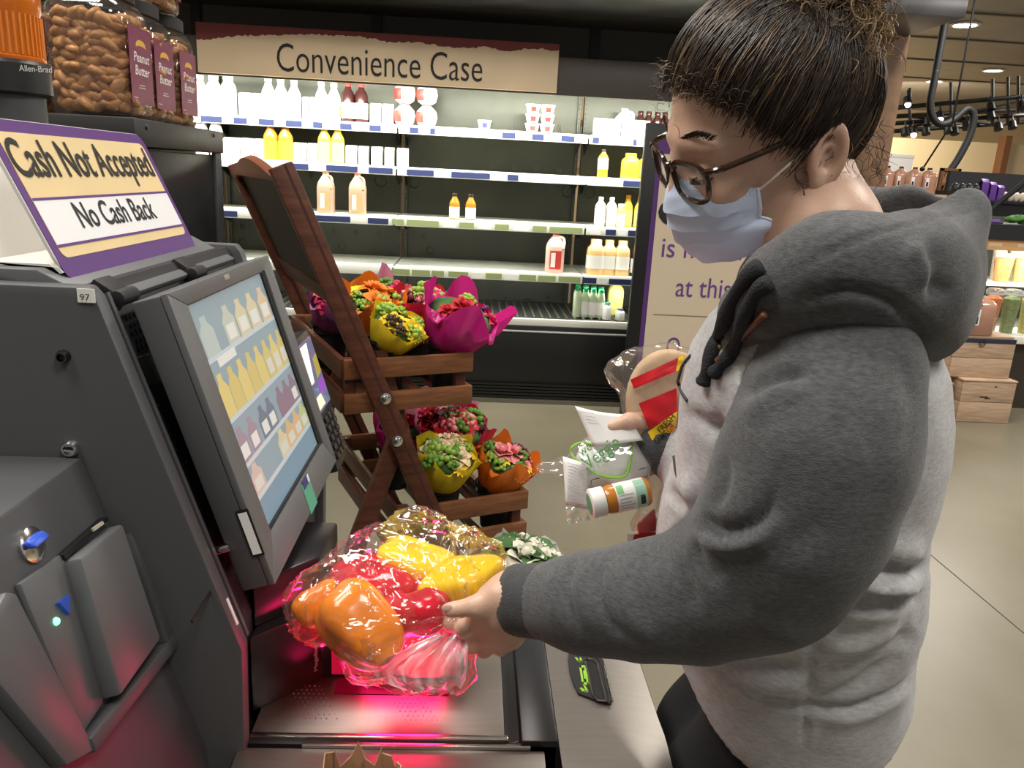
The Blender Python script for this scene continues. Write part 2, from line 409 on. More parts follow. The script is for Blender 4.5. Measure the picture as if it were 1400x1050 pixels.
# header band
MB().box((XC0, 5.08, at_y(760, 130, 5.08)[2]), (XC1, 5.105, at_y(800, 80, 5.08)[2])).build('header', mat('header_brown', (.085, .072, .064), .45), case, bevel=.004)
MB().box((XC0, 5.10, at_y(800, 80, 5.08)[2]-.01), (XC1, YB, at_y(800, 80, 5.08)[2])).build('top_panel', mat('case_top', (.42, .43, .35), .5), case)
MB().box((XC0, 5.105, 2.05), (XC1, 5.15, 2.09)).build('light_housing', m_black, case)
YS = [5.50, 5.46, 5.34, 5.26]
PYL = [(590, 179), (640, 239), (590, 305), (660, 376)]
ZS = [at_y(px, py, y)[2]+.028 for (px, py), y in zip(PYL, YS)]
TAGS = [
 [(276, 304, 'b'), (320, 338, 'b'), (354, 375, 'b'), (391, 413, 'b'), (428, 441, 'b'), (465, 481, 'b'), (505, 521, 'b'), (560, 572, 'b'), (588, 595, 'b'), (687, 705, 'b'), (728, 744, 'b'), (768, 786, 'b'), (811, 820, 'b'), (867, 872, 'b')],
 [(395, 422, 'b'), (446, 489, 'b'), (504, 537, 'b'), (556, 593, 'b'), (617, 670, 'b'), (694, 709, 'b'), (757, 779, 'p'), (782, 804, 'p'), (827, 832, 'p'), (853, 879, 'b')],
 [(306, 325, 'b'), (410, 479, 'b'), (503, 531, 'b'), (536, 552, 'g'), (556, 600, 'g'), (606, 624, 'p'), (628, 648, 'g'), (654, 672, 'p'), (677, 696, 'g'), (702, 724, 'p'), (729, 748, 'g'), (752, 797, 'g'), (808, 823, 'p'), (829, 843, 'b'), (846, 858, 'p'), (860, 874, 'b')],
 [(536, 560, 'g'), (563, 588, 'g'), (590, 607, 'g'), (613, 640, 'g'), (645, 662, 'p'), (664, 686, 'g'), (690, 708, 'p'), (710, 733, 'g'), (736, 760, 'g'), (764, 794, 'g'), (797, 816, 'b'), (819, 830, 'p'), (833, 868, 'b')]]
for k in range(4):
    y, z = YS[k], ZS[k]; secs = []
    for i in range(4):
        mb = MB().box((XS[i]+.006, y, z-.016), (XS[i+1]-.006, YB-.03, z)).box((XS[i]+.006, y-.014, z-.056), (XS[i+1]-.006, y, z+.002))
        secs.append(mb.build('shelf', m_shelf, case, bevel=.002))
    for x in XS[1:4]:
        for s in (-1, 1): MB().prism([(x+s*.03-.004, YB-.03, z-.016), (x+s*.03-.004, y+.1, z-.016), (x+s*.03-.004, YB-.03, z-.12)], (.008, 0, 0)).build('shelf_bracket', m_black, case)
    for a, b, c in TAGS[k]:
        xa, xb = at_y(a, PYL[k][1], y-.014)[0], at_y(b, PYL[k][1], y-.014)[0]; i = max(j for j in range(4) if XS[j] <= (xa+xb)/2)
        MB().box((xa, y-.0165, z-.050), (xb, y-.0142, z-.012)).build('price_label', {'b': m_blue, 'g': m_green, 'p': m_paper}[c], secs[i])
zd = at_y(760, 439, 5.14)[2]
MB().box((XC0, 5.14, zd-.03), (XC1, YB, zd)).build('deck', mat('deck_dark', (.05, .05, .045), .4, .3), case)
gr = MB()
for k in range(90): x = XC0+.03+k*(XC1-XC0-.06)/90; gr.box((x, 5.22, zd), (x+.012, YB-.1, zd+.008))
gr.build('deck_grille', mat('grille_grey', (.18, .18, .16), .4, .5), case)['kind'] = 'stuff'
MB().box((XC0, 5.12, zd-.035), (XC1, 5.15, zd+.012)).build('deck_lip', m_shelf, case, bevel=.004)
m_base = mat('case_base', (.010, .010, .010), .42)
MB().box((XC0, 5.11, .13), (XC1, 5.9, zd-.035)).build('base', m_base, case, bevel=.004)
zb = at_y(760, 455.5, 5.09)[2]
MB().tube([(XC0, 5.105, zb), (XC1, 5.105, zb)], .008, 8).build('bumper_rail', mat('rail_grey', (.3, .3, .3), .4, .6), case)
for k in range(5): MB().box((XC0, 5.095, .035+k*.022), (XC1, 5.12, .050+k*.022)).build('kick_slat', m_base, case)
MB().box((XC0, 5.12, .0), (XC1, 5.9, .13)).build('plinth', m_black, case)
MB().box((XC0, 5.085, .0), (XC1, 5.12, .03)).build('floor_trim', mat('case_foot_trim', (.14, .125, .10), .5), case)
# stamped discs and small hooks on the back
rg = MB()
for px, py, r in ((521, 247, 10), (567, 250, 9), (775, 262, 9), (806, 264, 9), (331, 330, 5), (467, 337, 5), (588, 342, 6), (722, 415, 9), (286, 415, 9)):
    q = at_y(px, py, YB); R = r*5.7/1060
    MB().lathe([(R, 0), (R, .012), (R*.82, .012), (R*.7, .004), (0, .004)], (q[0], YB, q[2]), 16, axis=(0, -1, 0)).build('stamped_disc', m_cback, case)
hk = MB()
for lev, (pya, pyb) in enumerate(((125, 190), (150, 208), (207, 262), (232, 290), (308, 372))):
    for px in range(300, 870, 31):
        py = pya+(px-300)*.055; q = at_y(px, py, YB)
        if q[2] > 1.95: continue
        for s in (-.009, .009): hk.box((q[0]+s-.003, YB-.012, q[2]-.02), (q[0]+s+.003, YB, q[2]+.02))
hk.build('peg_hook', m_cup, case)['kind'] = 'stuff'
ho = MB()
for px in (691, 749):
    for py in (407, 413, 419): q = at_y(px, py, YB); ho.lathe([(.012, 0), (.012, .002)], (q[0], YB, q[2]), 8, axis=(0, -1, 0))
ho.build('vent_hole', m_black, case)['kind'] = 'stuff'

# ---------------------------------------------------------------- sign on the header
YSG = 5.045
c = [at_y(*p, YSG) for p in ((267, 28), (765, 62), (762, 128), (272, 97))]
x0, x1 = c[0][0], c[1][0]; z1, z0 = (c[0][2]+c[1][2])/2, (c[2][2]+c[3][2])/2
sg = thing('header_sign', 'long beige header sign with torn maroon top edge over the refrigerated case', 'sign', (x0, YSG, z0))
m_cream = mat('sign_cream', (.86, .68, .46), .55, noise=.07, nscale=3)
MB().box((x0, YSG, z0), (x1, 5.078, z1)).build('board', m_cream, sg, bevel=.002)
W_, H_ = x1-x0, z1-z0; top = []; n = 150
key = [(0, .66), (.03, .66), (.06, .72), (.15, .80), (.25, .86), (.35, .90), (.45, .90), (.52, .84), (.6, .86), (.67, .82), (.74, .80), (.8, .86), (.85, .80), (.92, .88), (1., .87)]
ka, kb = zip(*key)
for i in range(n+1):
    t = i/n; v = np.interp(t, ka, kb)+random.uniform(-.022, .022)-.14*max(0, .0); top.append((x0+W_*t, YSG-.0015, z0+H_*v))
MB().prism([(x0, YSG-.0015, z1)]+top+[(x1, YSG-.0015, z1)], (0, .003, 0)).build('torn_edge', mat('sign_maroon', (.19, .035, .035), .6), sg)
b0, b1 = at_y(379, 97, YSG-.003), at_y(659, 112, YSG-.003)
text('Convenience Case', b0, b1-b0, np.cross(nrm(np.cross(b1-b0, (0, 0, 1))), nrm(b1-b0)), .165, np.linalg.norm(b1-b0), m_ink, sg, bold=-.004)

# ---------------------------------------------------------------- freestanding poster
YP = 4.7
pl, pb = at_y(868, 350, YP), at_y(868, 556, YP); zt = at_y(895, 168, YP)[2]; PW = 1.2
po = thing('floor_poster', 'tall black framed floor poster with purple border and beige sheet behind the shopper', 'poster', (pl[0]+PW/2, YP, 0))
MB().box((pl[0], YP, .0), (pl[0]+PW, YP+.05, zt)).build('frame', m_black, po, bevel=.006)
MB().box((pl[0]+.075, YP-.004, .10), (pl[0]+PW-.075, YP+.002, zt-.075)).build('purple_border', mat('border_purple', (.09, .03, .17), .5), po)
m_post = mat('poster_beige', (.64, .54, .41), .55)
MB().box((pl[0]+.105, YP-.006, .13), (pl[0]+PW-.105, YP-.003, zt-.17)).build('sheet', m_post, po)
m_pur = mat('poster_purple', (.13, .05, .25), .6)
EX, EZ = A([1., 0, 0]), A([0, 0, 1.])
def ptext(body, px, py, hpx, width, m, bold=0):
    q = at_y(px, py, YP-.008); return text(body, q, EX, EZ, hpx*YP/1060*1.02, width, m, po, bold=bold)
ptext('Cash', 898, 309, 40, .72, m_ink, .025)
ptext('is not available', 904, 351, 27, .90, m_pur)
ptext('at this time', 923, 405, 28, .64, m_pur)
q0 = at_y(893, 430, YP-.006); MB().box((q0[0], YP-.007, q0[2]-.003), (q0[0]+.95, YP-.005, q0[2]+.003)).build('rule_line', mat('rule_brown', (.2, .13, .1), .6), po)
ptext('O', 910, 485, 26, .085, m_pur)
# ---------------------------------------------------------------- what is left on the shelves
def cmat(n, c, rough=.3, **k): return mat('prod_'+n, c, rough, **k)
PC = dict(white=cmat('white', (.85, .85, .83)), orange=cmat('orange', (.75, .30, .03), .25), amber=cmat('amber', (.55, .20, .02), .2), yellow=cmat('yellow', (.80, .58, .05), .25),
          lemon=cmat('lemon', (.72, .68, .22), .25), dark=cmat('dark', (.045, .012, .012), .2), black=cmat('black', (.015, .012, .012), .3), red=cmat('red', (.55, .05, .04), .35),
          tan=cmat('tan', (.52, .36, .26), .35), pink=cmat('pink', (.66, .42, .36), .35), peach=cmat('peach', (.72, .46, .20), .25), green=cmat('green', (.04, .42, .16), .35), teal=cmat('teal', (.05, .40, .45), .35),
          blue=cmat('blue', (.05, .06, .30), .4), grey=cmat('grey', (.35, .35, .36), .4), lab=cmat('label', (.86, .84, .80), .5), brown=cmat('brown', (.25, .10, .05), .4), lorange=cmat('labelorange', (.75, .36, .18), .5),
          clearw=cmat('milky', (.62, .64, .60), .12), glassg=cmat('green_tint', (.55, .66, .45), .15), cider=cmat('cider', (.50, .22, .10), .22))
def profile(kind, r, h):
    if kind == 'bottle': return [(r*.92, 0), (r, .03*h), (r, .58*h), (r*.93, .66*h), (r*.55, .80*h), (r*.46, .86*h), (r*.46, .90*h)], r*.52, .89*h
    if kind == 'squat': return [(r*.92, 0), (r, .03*h), (r, .66*h), (r*.9, .76*h), (r*.62, .84*h), (r*.60, .9*h)], r*.66, .89*h
    if kind == 'slim': return [(r*.95, 0), (r, .02*h), (r, .70*h), (r*.8, .78*h), (r*.45, .86*h), (r*.42, .92*h)], r*.48, .91*h
    if kind == 'jug': return [(r*.9, 0), (r, .03*h), (r, .62*h), (r*.9, .72*h), (r*.5, .86*h), (r*.34, .90*h), (r*.34, .94*h)], r*.38, .93*h
PROTO = {}
def bottle(name, label, cat, px, py, hpx, wpx, kind, body, cap, lab=None, labr=(.12, .55), Y=5.42, group=None, sq=None, labm=None):
    """bottle standing with its base at pixel (px,py) on the plane Y; parts body, cap, label (a jug also has its handle)"""
    p = at_y(px, py, Y); s = Y*1.0/F*.995; h, r = hpx*s, wpx*s/2
    key = (kind, body, cap, lab, sq, round(h, 3), round(r, 3), name)
    if key in PROTO:
        t = copy_tree(PROTO[key]); t.location = Vector(p); t['_off'] = [float(v) for v in p]; t['label'] = label
        if group: t['group'] = group
        return t
    t = thing(name, label, cat, p, group); t['_off'] = [0., 0., 0.]
    pr, rc, zc_ = profile(kind, r, h)
    sqv = 4 if (kind == 'jug' or sq) else None
    b = MB().lathe(pr, n=20 if sqv else 16, sq=sqv)
    b.build('body', PC[body], t, local=True, smooth=50)
    MB().lathe([(rc, zc_), (rc, h-.003), (rc*.9, h)], n=12).build('cap', PC[cap], t, local=True)
    if kind == 'jug':
        hd = MB(); x = r*.62
        hd.tube(spline([(x*.3, -r*.3, h*.90), (x*1.2, -r*.55, h*.86), (x*1.45, -r*.7, h*.74), (x*1.3, -r*.9, h*.60)], 10), r*.13, 8)
        hd.build('handle', PC[body], t, local=True)
        if lab:
            MB().box((-r*.62, -r*1.012, h*labr[0]), (r*.62, -r*.99, h*labr[1])).build('label', PC[lab], t, local=True)
            MB().box((-r*.5, -r*1.02, h*(labr[0]+.05)), (-r*.02, -r*1.0, h*(labr[1]-.05))).build('price_sticker', PC['lab'], t, local=True)
    elif lab:
        MB().lathe([(r*1.012, h*labr[0]), (r*1.012, h*labr[1])], n=20 if sqv else 16, sq=sqv).build('label', PC[lab], t, local=True)
    PROTO[key] = t
    return t
def carton(label, px0, px1, py, hpx, Y, colr='white', name='drink_carton', group=None, dep=.07, band=None, cat='carton'):
    a, b = at_y(px0+.5, py, Y), at_y(px1-.5, py, Y); h = hpx*Y/F; t = thing(name, label, cat, ((a[0]+b[0])/2, Y, a[2]), group)
    MB().box((a[0], Y, a[2]), (b[0], Y+dep, a[2]+h)).build('carton_body', PC[colr], t, bevel=.002)
    MB().prism([(a[0], Y+.004, a[2]+h), (a[0], Y+dep-.004, a[2]+h), (a[0], Y+dep/2, a[2]+h+.012)], (b[0]-a[0], 0, 0)).build('top_flap', PC[colr], t)
    if band: MB().box((a[0]+.004, Y-.0012, a[2]+h*.1), (b[0]-.004, Y, a[2]+h*.3)).build('label', PC[band], t)
    return t
def yS(k, px): return PYL[k][1] + (px-PYL[k][0])*.0585 - 5.5   # pixel of a shelf's front top edge
ORD = ['first', 'second', 'third', 'fourth', 'fifth', 'sixth', 'seventh', 'eighth', 'ninth']
Y1, Y2, Y3, Y4, Y5 = 5.58, 5.53, 5.42, 5.36, 5.30
def base(k, Y):   # shelf top height
    return ZS[k] if k < 4 else zd+.008
def on(k, px, Y):  # pixel row at which a thing at column px touches shelf k at depth Y
    lo, hi = 0, 1050
    for _ in range(40):
        m_ = (lo+hi)/2
        if at_y(px, m_, Y)[2] > base(k, Y)+.0005: lo = m_
        else: hi = m_
    return lo
def B(k, name, label, cat, px, hpx, wpx, kind, body, cap, Y=None, **kw):
    Y = Y or (Y1, Y2, Y3, Y4, Y5)[k]; return bottle(name, label, cat, px, on(k, px, Y), hpx, wpx, kind, body, cap, Y=Y, **kw)
def CA(k, label, px0, px1, hpx, Y=None, **kw):
    Y = Y or (Y1, Y2, Y3, Y4, Y5)[k]; return carton(label, px0, px1, on(k, (px0+px1)/2, Y), hpx, Y, **kw)
# top shelf
B(0, 'milk_bottle', 'white bottle with pink label beside the pretzel jar, first on the top shelf', 'bottle', 276, 48, 17, 'bottle', 'pink', 'white', lab='white')
B(0, 'milk_bottle', 'white bottle on top shelf, second from the pretzel jar', 'bottle', 294, 48, 19, 'squat', 'white', 'white', lab='clearw', labr=(.3, .34))
B(0, 'milk_bottle', 'white bottle on top shelf, third from the pretzel jar', 'bottle', 314, 49, 19, 'squat', 'white', 'white', lab='clearw', labr=(.3, .34))
for i, (a, b) in enumerate(((326, 343), (344, 359))): CA(0, f'plain white carton on top shelf, {ORD[i]} of the two left of the three white bottles', a, b, 28, group='white cartons on the top shelf')
for i, px in enumerate((368, 385, 403)): B(0, 'milk_bottle', f'white bottle with black mark on top shelf, {["left", "middle", "right"][i]} one of three', 'bottle', px, 50-i, 17, 'bottle', 'white', 'white', lab='grey' if i != 2 else 'clearw', labr=(.22, .42))
for i, (a, b) in enumerate(((413, 422), (423, 432))): CA(0, f'short white carton on top shelf, {ORD[i]} of two between white bottles', a, b, 27, group='white cartons on the top shelf')
B(0, 'milk_bottle', 'plain white bottle on top shelf, left of the brown labelled one', 'bottle', 440, 48, 16, 'bottle', 'white', 'white')
B(0, 'milk_bottle', 'white bottle with small brown label on top shelf beside the dark bottles', 'bottle', 457, 47, 17, 'bottle', 'white', 'white', lab='lorange', labr=(.12, .4))
for i, px in enumerate((476, 494)): B(0, 'juice_bottle', f'dark bottle with red cap and white label, {["left", "right"][i]} of the pair', 'bottle', px, 48, 17, 'slim', 'dark', 'red', lab='lab', labr=(.1, .5))
for i, (a, b) in enumerate(((505, 521), (522, 538))): CA(0, f'white carton right of the dark bottles on top shelf, {["left", "right"][i]} one', a, b, 24, group='white cartons on the top shelf')
for i, px in enumerate((553, 583)):
    for j in (0, 1):
        Yt = 5.60; s = Yt/F; py = on(0, px, Yt); p = at_y(px, py, Yt); r = 14*s; z = p[2]+j*27*s
        t = thing('round_milk_jug', f'round white jug with red side on top shelf, {["left", "right"][i]} stack, {["lower", "upper"][j]} one', 'jug', (p[0], Yt, z), 'round jugs on the top shelf')
        MB().lathe([(r*.5, 0), (r*.85, r*.25), (r, r*.85), (r*.9, r*1.35), (r*.45, r*1.8), (r*.3, r*1.85)], (p[0], Yt, z), 16).build('body', PC['white'], t, smooth=60)
        MB().lathe([(r*.36, r*1.83), (r*.36, r*1.93)], (p[0], Yt, z), 10).build('cap', PC['red'], t)
        MB().grid([[(p[0]+1.01*r*q*cos(a), Yt+1.01*r*q*sin(a), z+h_*r) for a in np.linspace(pi*.98, pi*1.42, 7)] for q, h_ in ((.87, .3), (1., .85), (.93, 1.28))]).build('red_label', PC['red'], t, thick=.0004)
def cup(px, py, hpx, wpx, Y, label, colr, group=None, z=None):
    p = at_y(px, py, Y); s = Y/F; h, r = hpx*s, wpx*s/2; z0_ = p[2] if z is None else z
    t = thing('dairy_cup', label, 'cup', (p[0], Y, z0_), group)
    MB().lathe([(r*.72, 0), (r*.98, h*.9)], (p[0], Y, z0_), 14).build('cup_body', PC['white'], t)
    MB().lathe([(r*1.06, h*.9), (r*1.06, h)], (p[0], Y, z0_), 14).build('lid', PC['white'], t)
    MB().grid([[(p[0]+q*r*1.015*cos(a), Y+q*r*1.015*sin(a), z0_+h*v) for a in np.linspace(-pi*.62, -pi*.34, 5)] for q, v in ((.78, .2), (.93, .72))]).build('print_patch', PC[colr], t, thick=.0004)
    return h
cup(662, on(0, 662, 5.6), 12, 18, 5.6, 'single white cup with blue print alone on the top shelf', 'blue')
for i, px in enumerate((727, 747)):
    z = base(0, 0)
    for j in range(3): z += cup(px, on(0, px, 5.6), 11.6, 19, 5.6, f'white cup with red print, {["bottom", "middle", "top"][j]} of the {["left", "right"][i]} stack on top shelf', 'red', 'cup stacks on the top shelf', z)+.0005
CA(0, 'wide white carton case at the right end of the top shelf', 811, 848, 22); CA(0, 'wide white carton case nearest the poster on the top shelf', 849, 885, 22, name='drink_carton')
B(0, 'milk_jug', 'white jug behind the wide cartons on the top shelf', 'jug', 851, 38, 24, 'jug', 'white', 'white', Y=5.76)
for i, px in enumerate((873, 884, 896, 906)): B(0, 'juice_bottle', f'dark capped bottle on the top shelf above the poster, {ORD[i]} from the white jug', 'bottle', px, 36, 11, 'squat', 'dark', 'dark', Y=5.74, group='dark bottles above the poster')
# second shelf
for i, (px, c) in enumerate(((277, 'green'), (297, 'teal'))): B(1, 'juice_bottle', f'white bottle with {c} cap on second shelf beside the black cabinet', 'bottle', px, 50, 16, 'squat', 'white', c)
for i, (a, b) in enumerate(((305, 328), (329, 347), (348, 363))): CA(1, f'white carton on second shelf, {ORD[i]} of three left of the amber bottles', a, b, 24, group='white cartons on the second shelf')
for i, px in enumerate((371, 391)): B(1, 'juice_bottle', f'amber juice bottle with yellow label on second shelf, {["left", "right"][i]} one', 'bottle', px, 47, 19, 'bottle', 'amber', 'orange', lab='yellow', labr=(.02, .52))
for i, (a, b) in enumerate(((401, 419), (420, 434))): CA(1, f'white carton on second shelf between amber and yellow bottles, {["left", "right"][i]} one', a, b, 22, group='white cartons on the second shelf')
for i, px in enumerate((444, 462)): B(1, 'juice_bottle', f'yellow juice bottle on second shelf, {["left", "right"][i]} of the pair', 'bottle', px, 48, 17, 'bottle', 'yellow', 'white', lab='lemon', labr=(.02, .55))
for i, (a, b, cc) in enumerate(((472, 488, 'white'), (489, 504, 'grey'), (507, 523, 'white'), (525, 539, 'grey'), (542, 558, 'white'))): CA(1, f'{"white" if cc == "white" else "black and grey"} carton on second shelf, {ORD[i]} right of the yellow bottles', a, b, 22, colr=cc, group='cartons beside the yellow bottles')
B(1, 'juice_bottle', 'slim orange juice bottle with tall white label on second shelf', 'bottle', 823, 36, 14, 'slim', 'orange', 'black', lab='lab', labr=(.3, .68))
B(1, 'juice_jug', 'wide yellow juice jug on second shelf', 'jug', 860, 33, 23, 'squat', 'yellow', 'yellow', sq=4); B(1, 'juice_jug', 'yellow juice jug nearest the poster on second shelf', 'jug', 882, 33, 20, 'squat', 'yellow', 'yellow', lab='lemon', sq=4)
# third shelf
for i, px in enumerate((446, 489)): B(2, 'milk_jug', f'tan chocolate milk jug with orange label on third shelf, {["left", "right"][i]} one', 'jug', px, 54, 22, 'jug', 'tan', 'brown', lab='lorange', labr=(.08, .52))
for i, px in enumerate((621, 643)): B(2, 'juice_bottle', f'small orange bottle with white label on third shelf, {["left", "right"][i]} one', 'bottle', px, 34, 14, 'bottle', 'amber', 'black', lab='lab', labr=(.05, .48))
for i, px in enumerate((819, 834)): B(2, 'water_bottle', f'clear bottle with white cap on third shelf, {["left", "right"][i]} one', 'bottle', px, 39, 14, 'slim', 'clearw', 'white', lab='lab', labr=(.12, .62), sq=4)
B(2, 'juice_bottle', 'short lemon coloured bottle on third shelf beside the clear bottles', 'bottle', 847, 31, 13, 'squat', 'lemon', 'white', lab='lab', labr=(.05, .6))
for i, px in enumerate((856, 872)): B(2, 'juice_bottle', f'yellow bottle with amber shoulder on third shelf near poster, {["left", "right"][i]} one', 'bottle', px, 42, 14, 'bottle', 'yellow', 'amber', lab='lemon', labr=(.05, .55), Y=5.52)
# fourth shelf
B(3, 'milk_jug', 'pinkish milk jug with red label and red cap alone on fourth shelf', 'jug', 757, 55, 25, 'jug', 'pink', 'red', lab='red', labr=(.1, .55))
for i, (px, ww) in enumerate(((812, 24), (830, 19), (848, 20))): B(3, 'juice_jug', f'peach juice jug with white label on fourth shelf, {["left", "middle", "right"][i]} of three', 'jug', px, 48, ww, 'squat', 'peach', 'peach', lab='lab', labr=(.18, .55), sq=4)
B(3, 'juice_bottle', 'black bottle beside the peach jugs on fourth shelf', 'bottle', 867, 48, 14, 'slim', 'black', 'black', lab='lab', labr=(.1, .5))
# bottom deck
B(4, 'milk_jug', 'white milk jug with orange cap behind the magenta bouquet', 'jug', 631, 52, 24, 'jug', 'white', 'orange', lab='peach', labr=(.1, .5))
n = 0
for i in range(4):
    for j in range(3):
        px = 788+i*10.5-j*1.6; Yq = 5.30+j*.06
        B(4, 'juice_bottle', f'green capped drink bottle in the {["front", "middle", "back"][j]} row of the block, {ORD[i]} from its left', 'bottle', px+(1.5*j), 41-i*.7, 11.6, 'squat', 'glassg', 'green', lab='lab' if i > 0 else None, labr=(.1, .55), Y=Yq, group='block of green capped bottles')
B(4, 'lemonade_jug', 'tall lemonade jug at the back of the bottom deck', 'jug', 839, 49, 22, 'squat', 'lemon', 'lemon', Y=5.46, sq=4)
B(4, 'milk_bottle', 'small white bottle with teal cap before the lemonade jug', 'bottle', 829, 24, 12, 'squat', 'white', 'teal', Y=5.24)
B(4, 'milk_bottle', 'smallest white bottle with blue cap on the bottom deck', 'bottle', 847, 16, 13, 'squat', 'white', 'blue', Y=5.24)
# ---------------------------------------------------------------- self checkout machine
m_grey = mat('machine_grey', (.072, .074, .080), .48, bump=.05, bscale=900)
m_grey2 = mat('machine_grey_light', (.115, .118, .125), .42, bump=.04, bscale=900)
m_dk = mat('machine_dark', (.022, .022, .024), .4)
m_rub = mat('black_rubber', (.010, .010, .011), .6)
m_steel = mat('brushed_steel', (.28, .255, .23), .38, .85, noise=.05, nscale=14, stretch=(1, 12, 1), bump=.015, bscale=60)
m_bar = mat('steel_bar', (.62, .60, .57), .22, 1.)
m_blueb = mat('blue_plastic', (.03, .09, .55), .3)
m_gled = mat('green_led', (.1, .9, .4), .3, emit=(.1, 1, .45), estr=6)
ZT = .87
ck = thing('self_checkout', 'dark grey self checkout machine with tilted touch screen and steel scanner top', 'checkout machine', (-.3, .95, 0))
YA, YE = .74, 1.22
def py_(px, py, y=YA): return at_y(px, py, y)
prof = [py_(118, 393), py_(131, 408), py_(215, 612), py_(293, 800), py_(331, 890), py_(335, 1055)]
prof = [(p[0], p[2]) for p in prof]; xb = -.86
poly = [(xb, 1.381)]+prof+[(prof[-1][0], 0), (xb, 0)]
MB().prism([(x, YA, z) for x, z in poly], (0, .022, 0)).build('side_panel', m_grey, ck, bevel=.003)
MB().prism([(x, YE-.022, z) for x, z in poly], (0, .022, 0)).build('side_panel', m_grey, ck, bevel=.003)
inn = [(x-.012 if x > xb+.1 else x, z-.004 if z > 1.3 else z) for x, z in poly]
MB().prism([(x, YA+.022, z) for x, z in inn], (0, YE-YA-.044, 0)).build('body', m_dk, ck)
# front rail lines of the recess (raised rib along the lean)
for off in (.028, ):
    MB().bar((prof[1][0]-.006, YA+off, prof[1][1]), (prof[4][0]-.006, YA+off, prof[4][1]), (0, .006, 0), (.01, 0, .004)).build('front_rib', m_grey, ck)
# top lid with hinges
zt0 = prof[0][1]
lid = MB().prism([(prof[0][0]-.10, YA+.02, zt0), (prof[0][0]-.10, YA+.02, zt0+.012), (prof[0][0]-.055, YA+.02, zt0+.012), (prof[0][0]+.006, YA+.02, zt0-.018), (prof[0][0]+.0, YA+.02, zt0-.026)], (0, YE-YA-.06, 0)).build('top_lid', m_grey2, ck, bevel=.003)
LX = nrm(A([prof[0][0]+.006-(prof[0][0]-.055), 0, -.04]))
for px, py in ((170, 405), (268, 373)):
    q = at_x(px, py, prof[0][0]+.008)
    MB().tube([q+A([0, -.019, 0]), q+A([0, .019, 0])], .0085, 12).obox(q+A([-.012, 0, .007]), A([.012, 0, -.008]), A([0, .017, 0]), A([.003, 0, .004])).build('hinge', m_rub, ck, bevel=.001)
plate(at_y(107, 413, YA-.001), (1, 0, 0), (0, 0, 1), .016, .013, m_white, ck, 'number_sticker')
text('97', at_y(110, 410, YA-.0025), (1, 0, 0), (0, 0, 1), .006, .009, m_ink, ck)
def boss(px, py, r, m, inner=True):
    q = at_y(px, py, YA)
    b = MB().lathe([(r, 0), (r, .004), (r*.8, .007), (r*.62, .007), (r*.6, .002), (0, .002)], q, 16, axis=(0, -1, 0)).build('lock', m, ck)
    MB().box((q[0]-r*.5, q[1]-.004, q[2]-r*.12), (q[0]+r*.5, q[1]-.0025, q[2]+r*.12)).build('keyway', m_black, b)
boss(88, 487, .0065, mat('dark_chrome', (.12, .12, .12), .2, 1.)); boss(98, 612, .0085, m_chrome)
# recess details on the leaning front
L0 = A([prof[1][0]-.012, 0, prof[1][1]]); L1 = A([prof[4][0]-.012, 0, prof[4][1]]); LD = nrm(L1-L0); LN = nrm(np.cross(A([0, 1., 0]), LD))
if LN[0] < 0: LN = -LN
def onlean(px, py, lift=0): return at_plane(px, py, L0, LN)+LN*lift
for (cx, cy, rows, cols) in ((203, 470, 8, 5), (232, 606, 9, 6)):
    q = onlean(cx, cy); mb = MB()
    for r in range(rows):
        for c_ in range(cols): p = q+LD*(r-rows/2)*.0085+A([0, 1, 0])*(c_-cols/2+.3*(r % 2))*.0095; mb.lathe([(.0030, .0), (.0030, .0014), (.0018, .0014)], p, 8, axis=LN)
    mb.build('speaker_hole', m_black, ck)['kind'] = 'stuff'
q = onlean(200, 505, .008); MB().obox(q, LD*.016, A([0, .012, 0]), LN*.009).build('latch', m_black, ck, bevel=.002)
q = onlean(200, 497, .017); MB().obox(q, LD*.004, A([0, .004, 0]), LN*.002).build('latch_button', m_chrome, ck, bevel=.001)
q = onlean(286, 755); MB().lathe([(.009, 0), (.009, .004), (.005, .004), (.005, .024), (0, .024)], q, 14, axis=LN).build('key_pin', m_chrome, ck)
q = onlean(303, 840, .012); MB().obox(q, LD*.016, A([0, .0022, 0]), LN*.0006).build('white_mark', m_white, ck)
q0 = onlean(285, 808, .004); MB().obox(q0, LD*.0015, A([0, .06, 0]), LN*.001).build('seam', m_black, ck)

# ---- monitor
mo_root = ck
y0, y1 = .78, 1.165
Am, Dm = at_y(223, 403, y0), at_y(372, 800, y0); ML = nrm(Dm-Am); MN = nrm(np.cross(A([0, 1., 0]), ML)); MN = MN if MN[0] > 0 else -MN
def onmon(px, py, lift=0.): return at_plane(px, py, Am, MN)+MN*lift
EY = A([0, 1., 0]); mh = np.linalg.norm(Dm-Am); mw = y1-y0
def mp(u, v, lift=0.): return Am+EY*(u*mw)+ML*(v*mh)+MN*lift   # u across, v down
def muv(px, py): q = onmon(px, py)-Am; return float(q@EY/mw), float(q@ML/mh)
sc_c = [muv(*p) for p in ((247, 418), (352, 375), (443, 597), (370, 725))]
u0 = (sc_c[0][0]+sc_c[3][0])/2; u1 = (sc_c[1][0]+sc_c[2][0])/2; v0 = (sc_c[0][1]+sc_c[1][1])/2; v1 = (sc_c[2][1]+sc_c[3][1])/2
mon = MB().prism([mp(0, 0, -.004), mp(1, 0, -.004), mp(1, 1, -.004), mp(0, 1, -.004)], -MN*.03).build('monitor', m_grey, ck, bevel=.003)
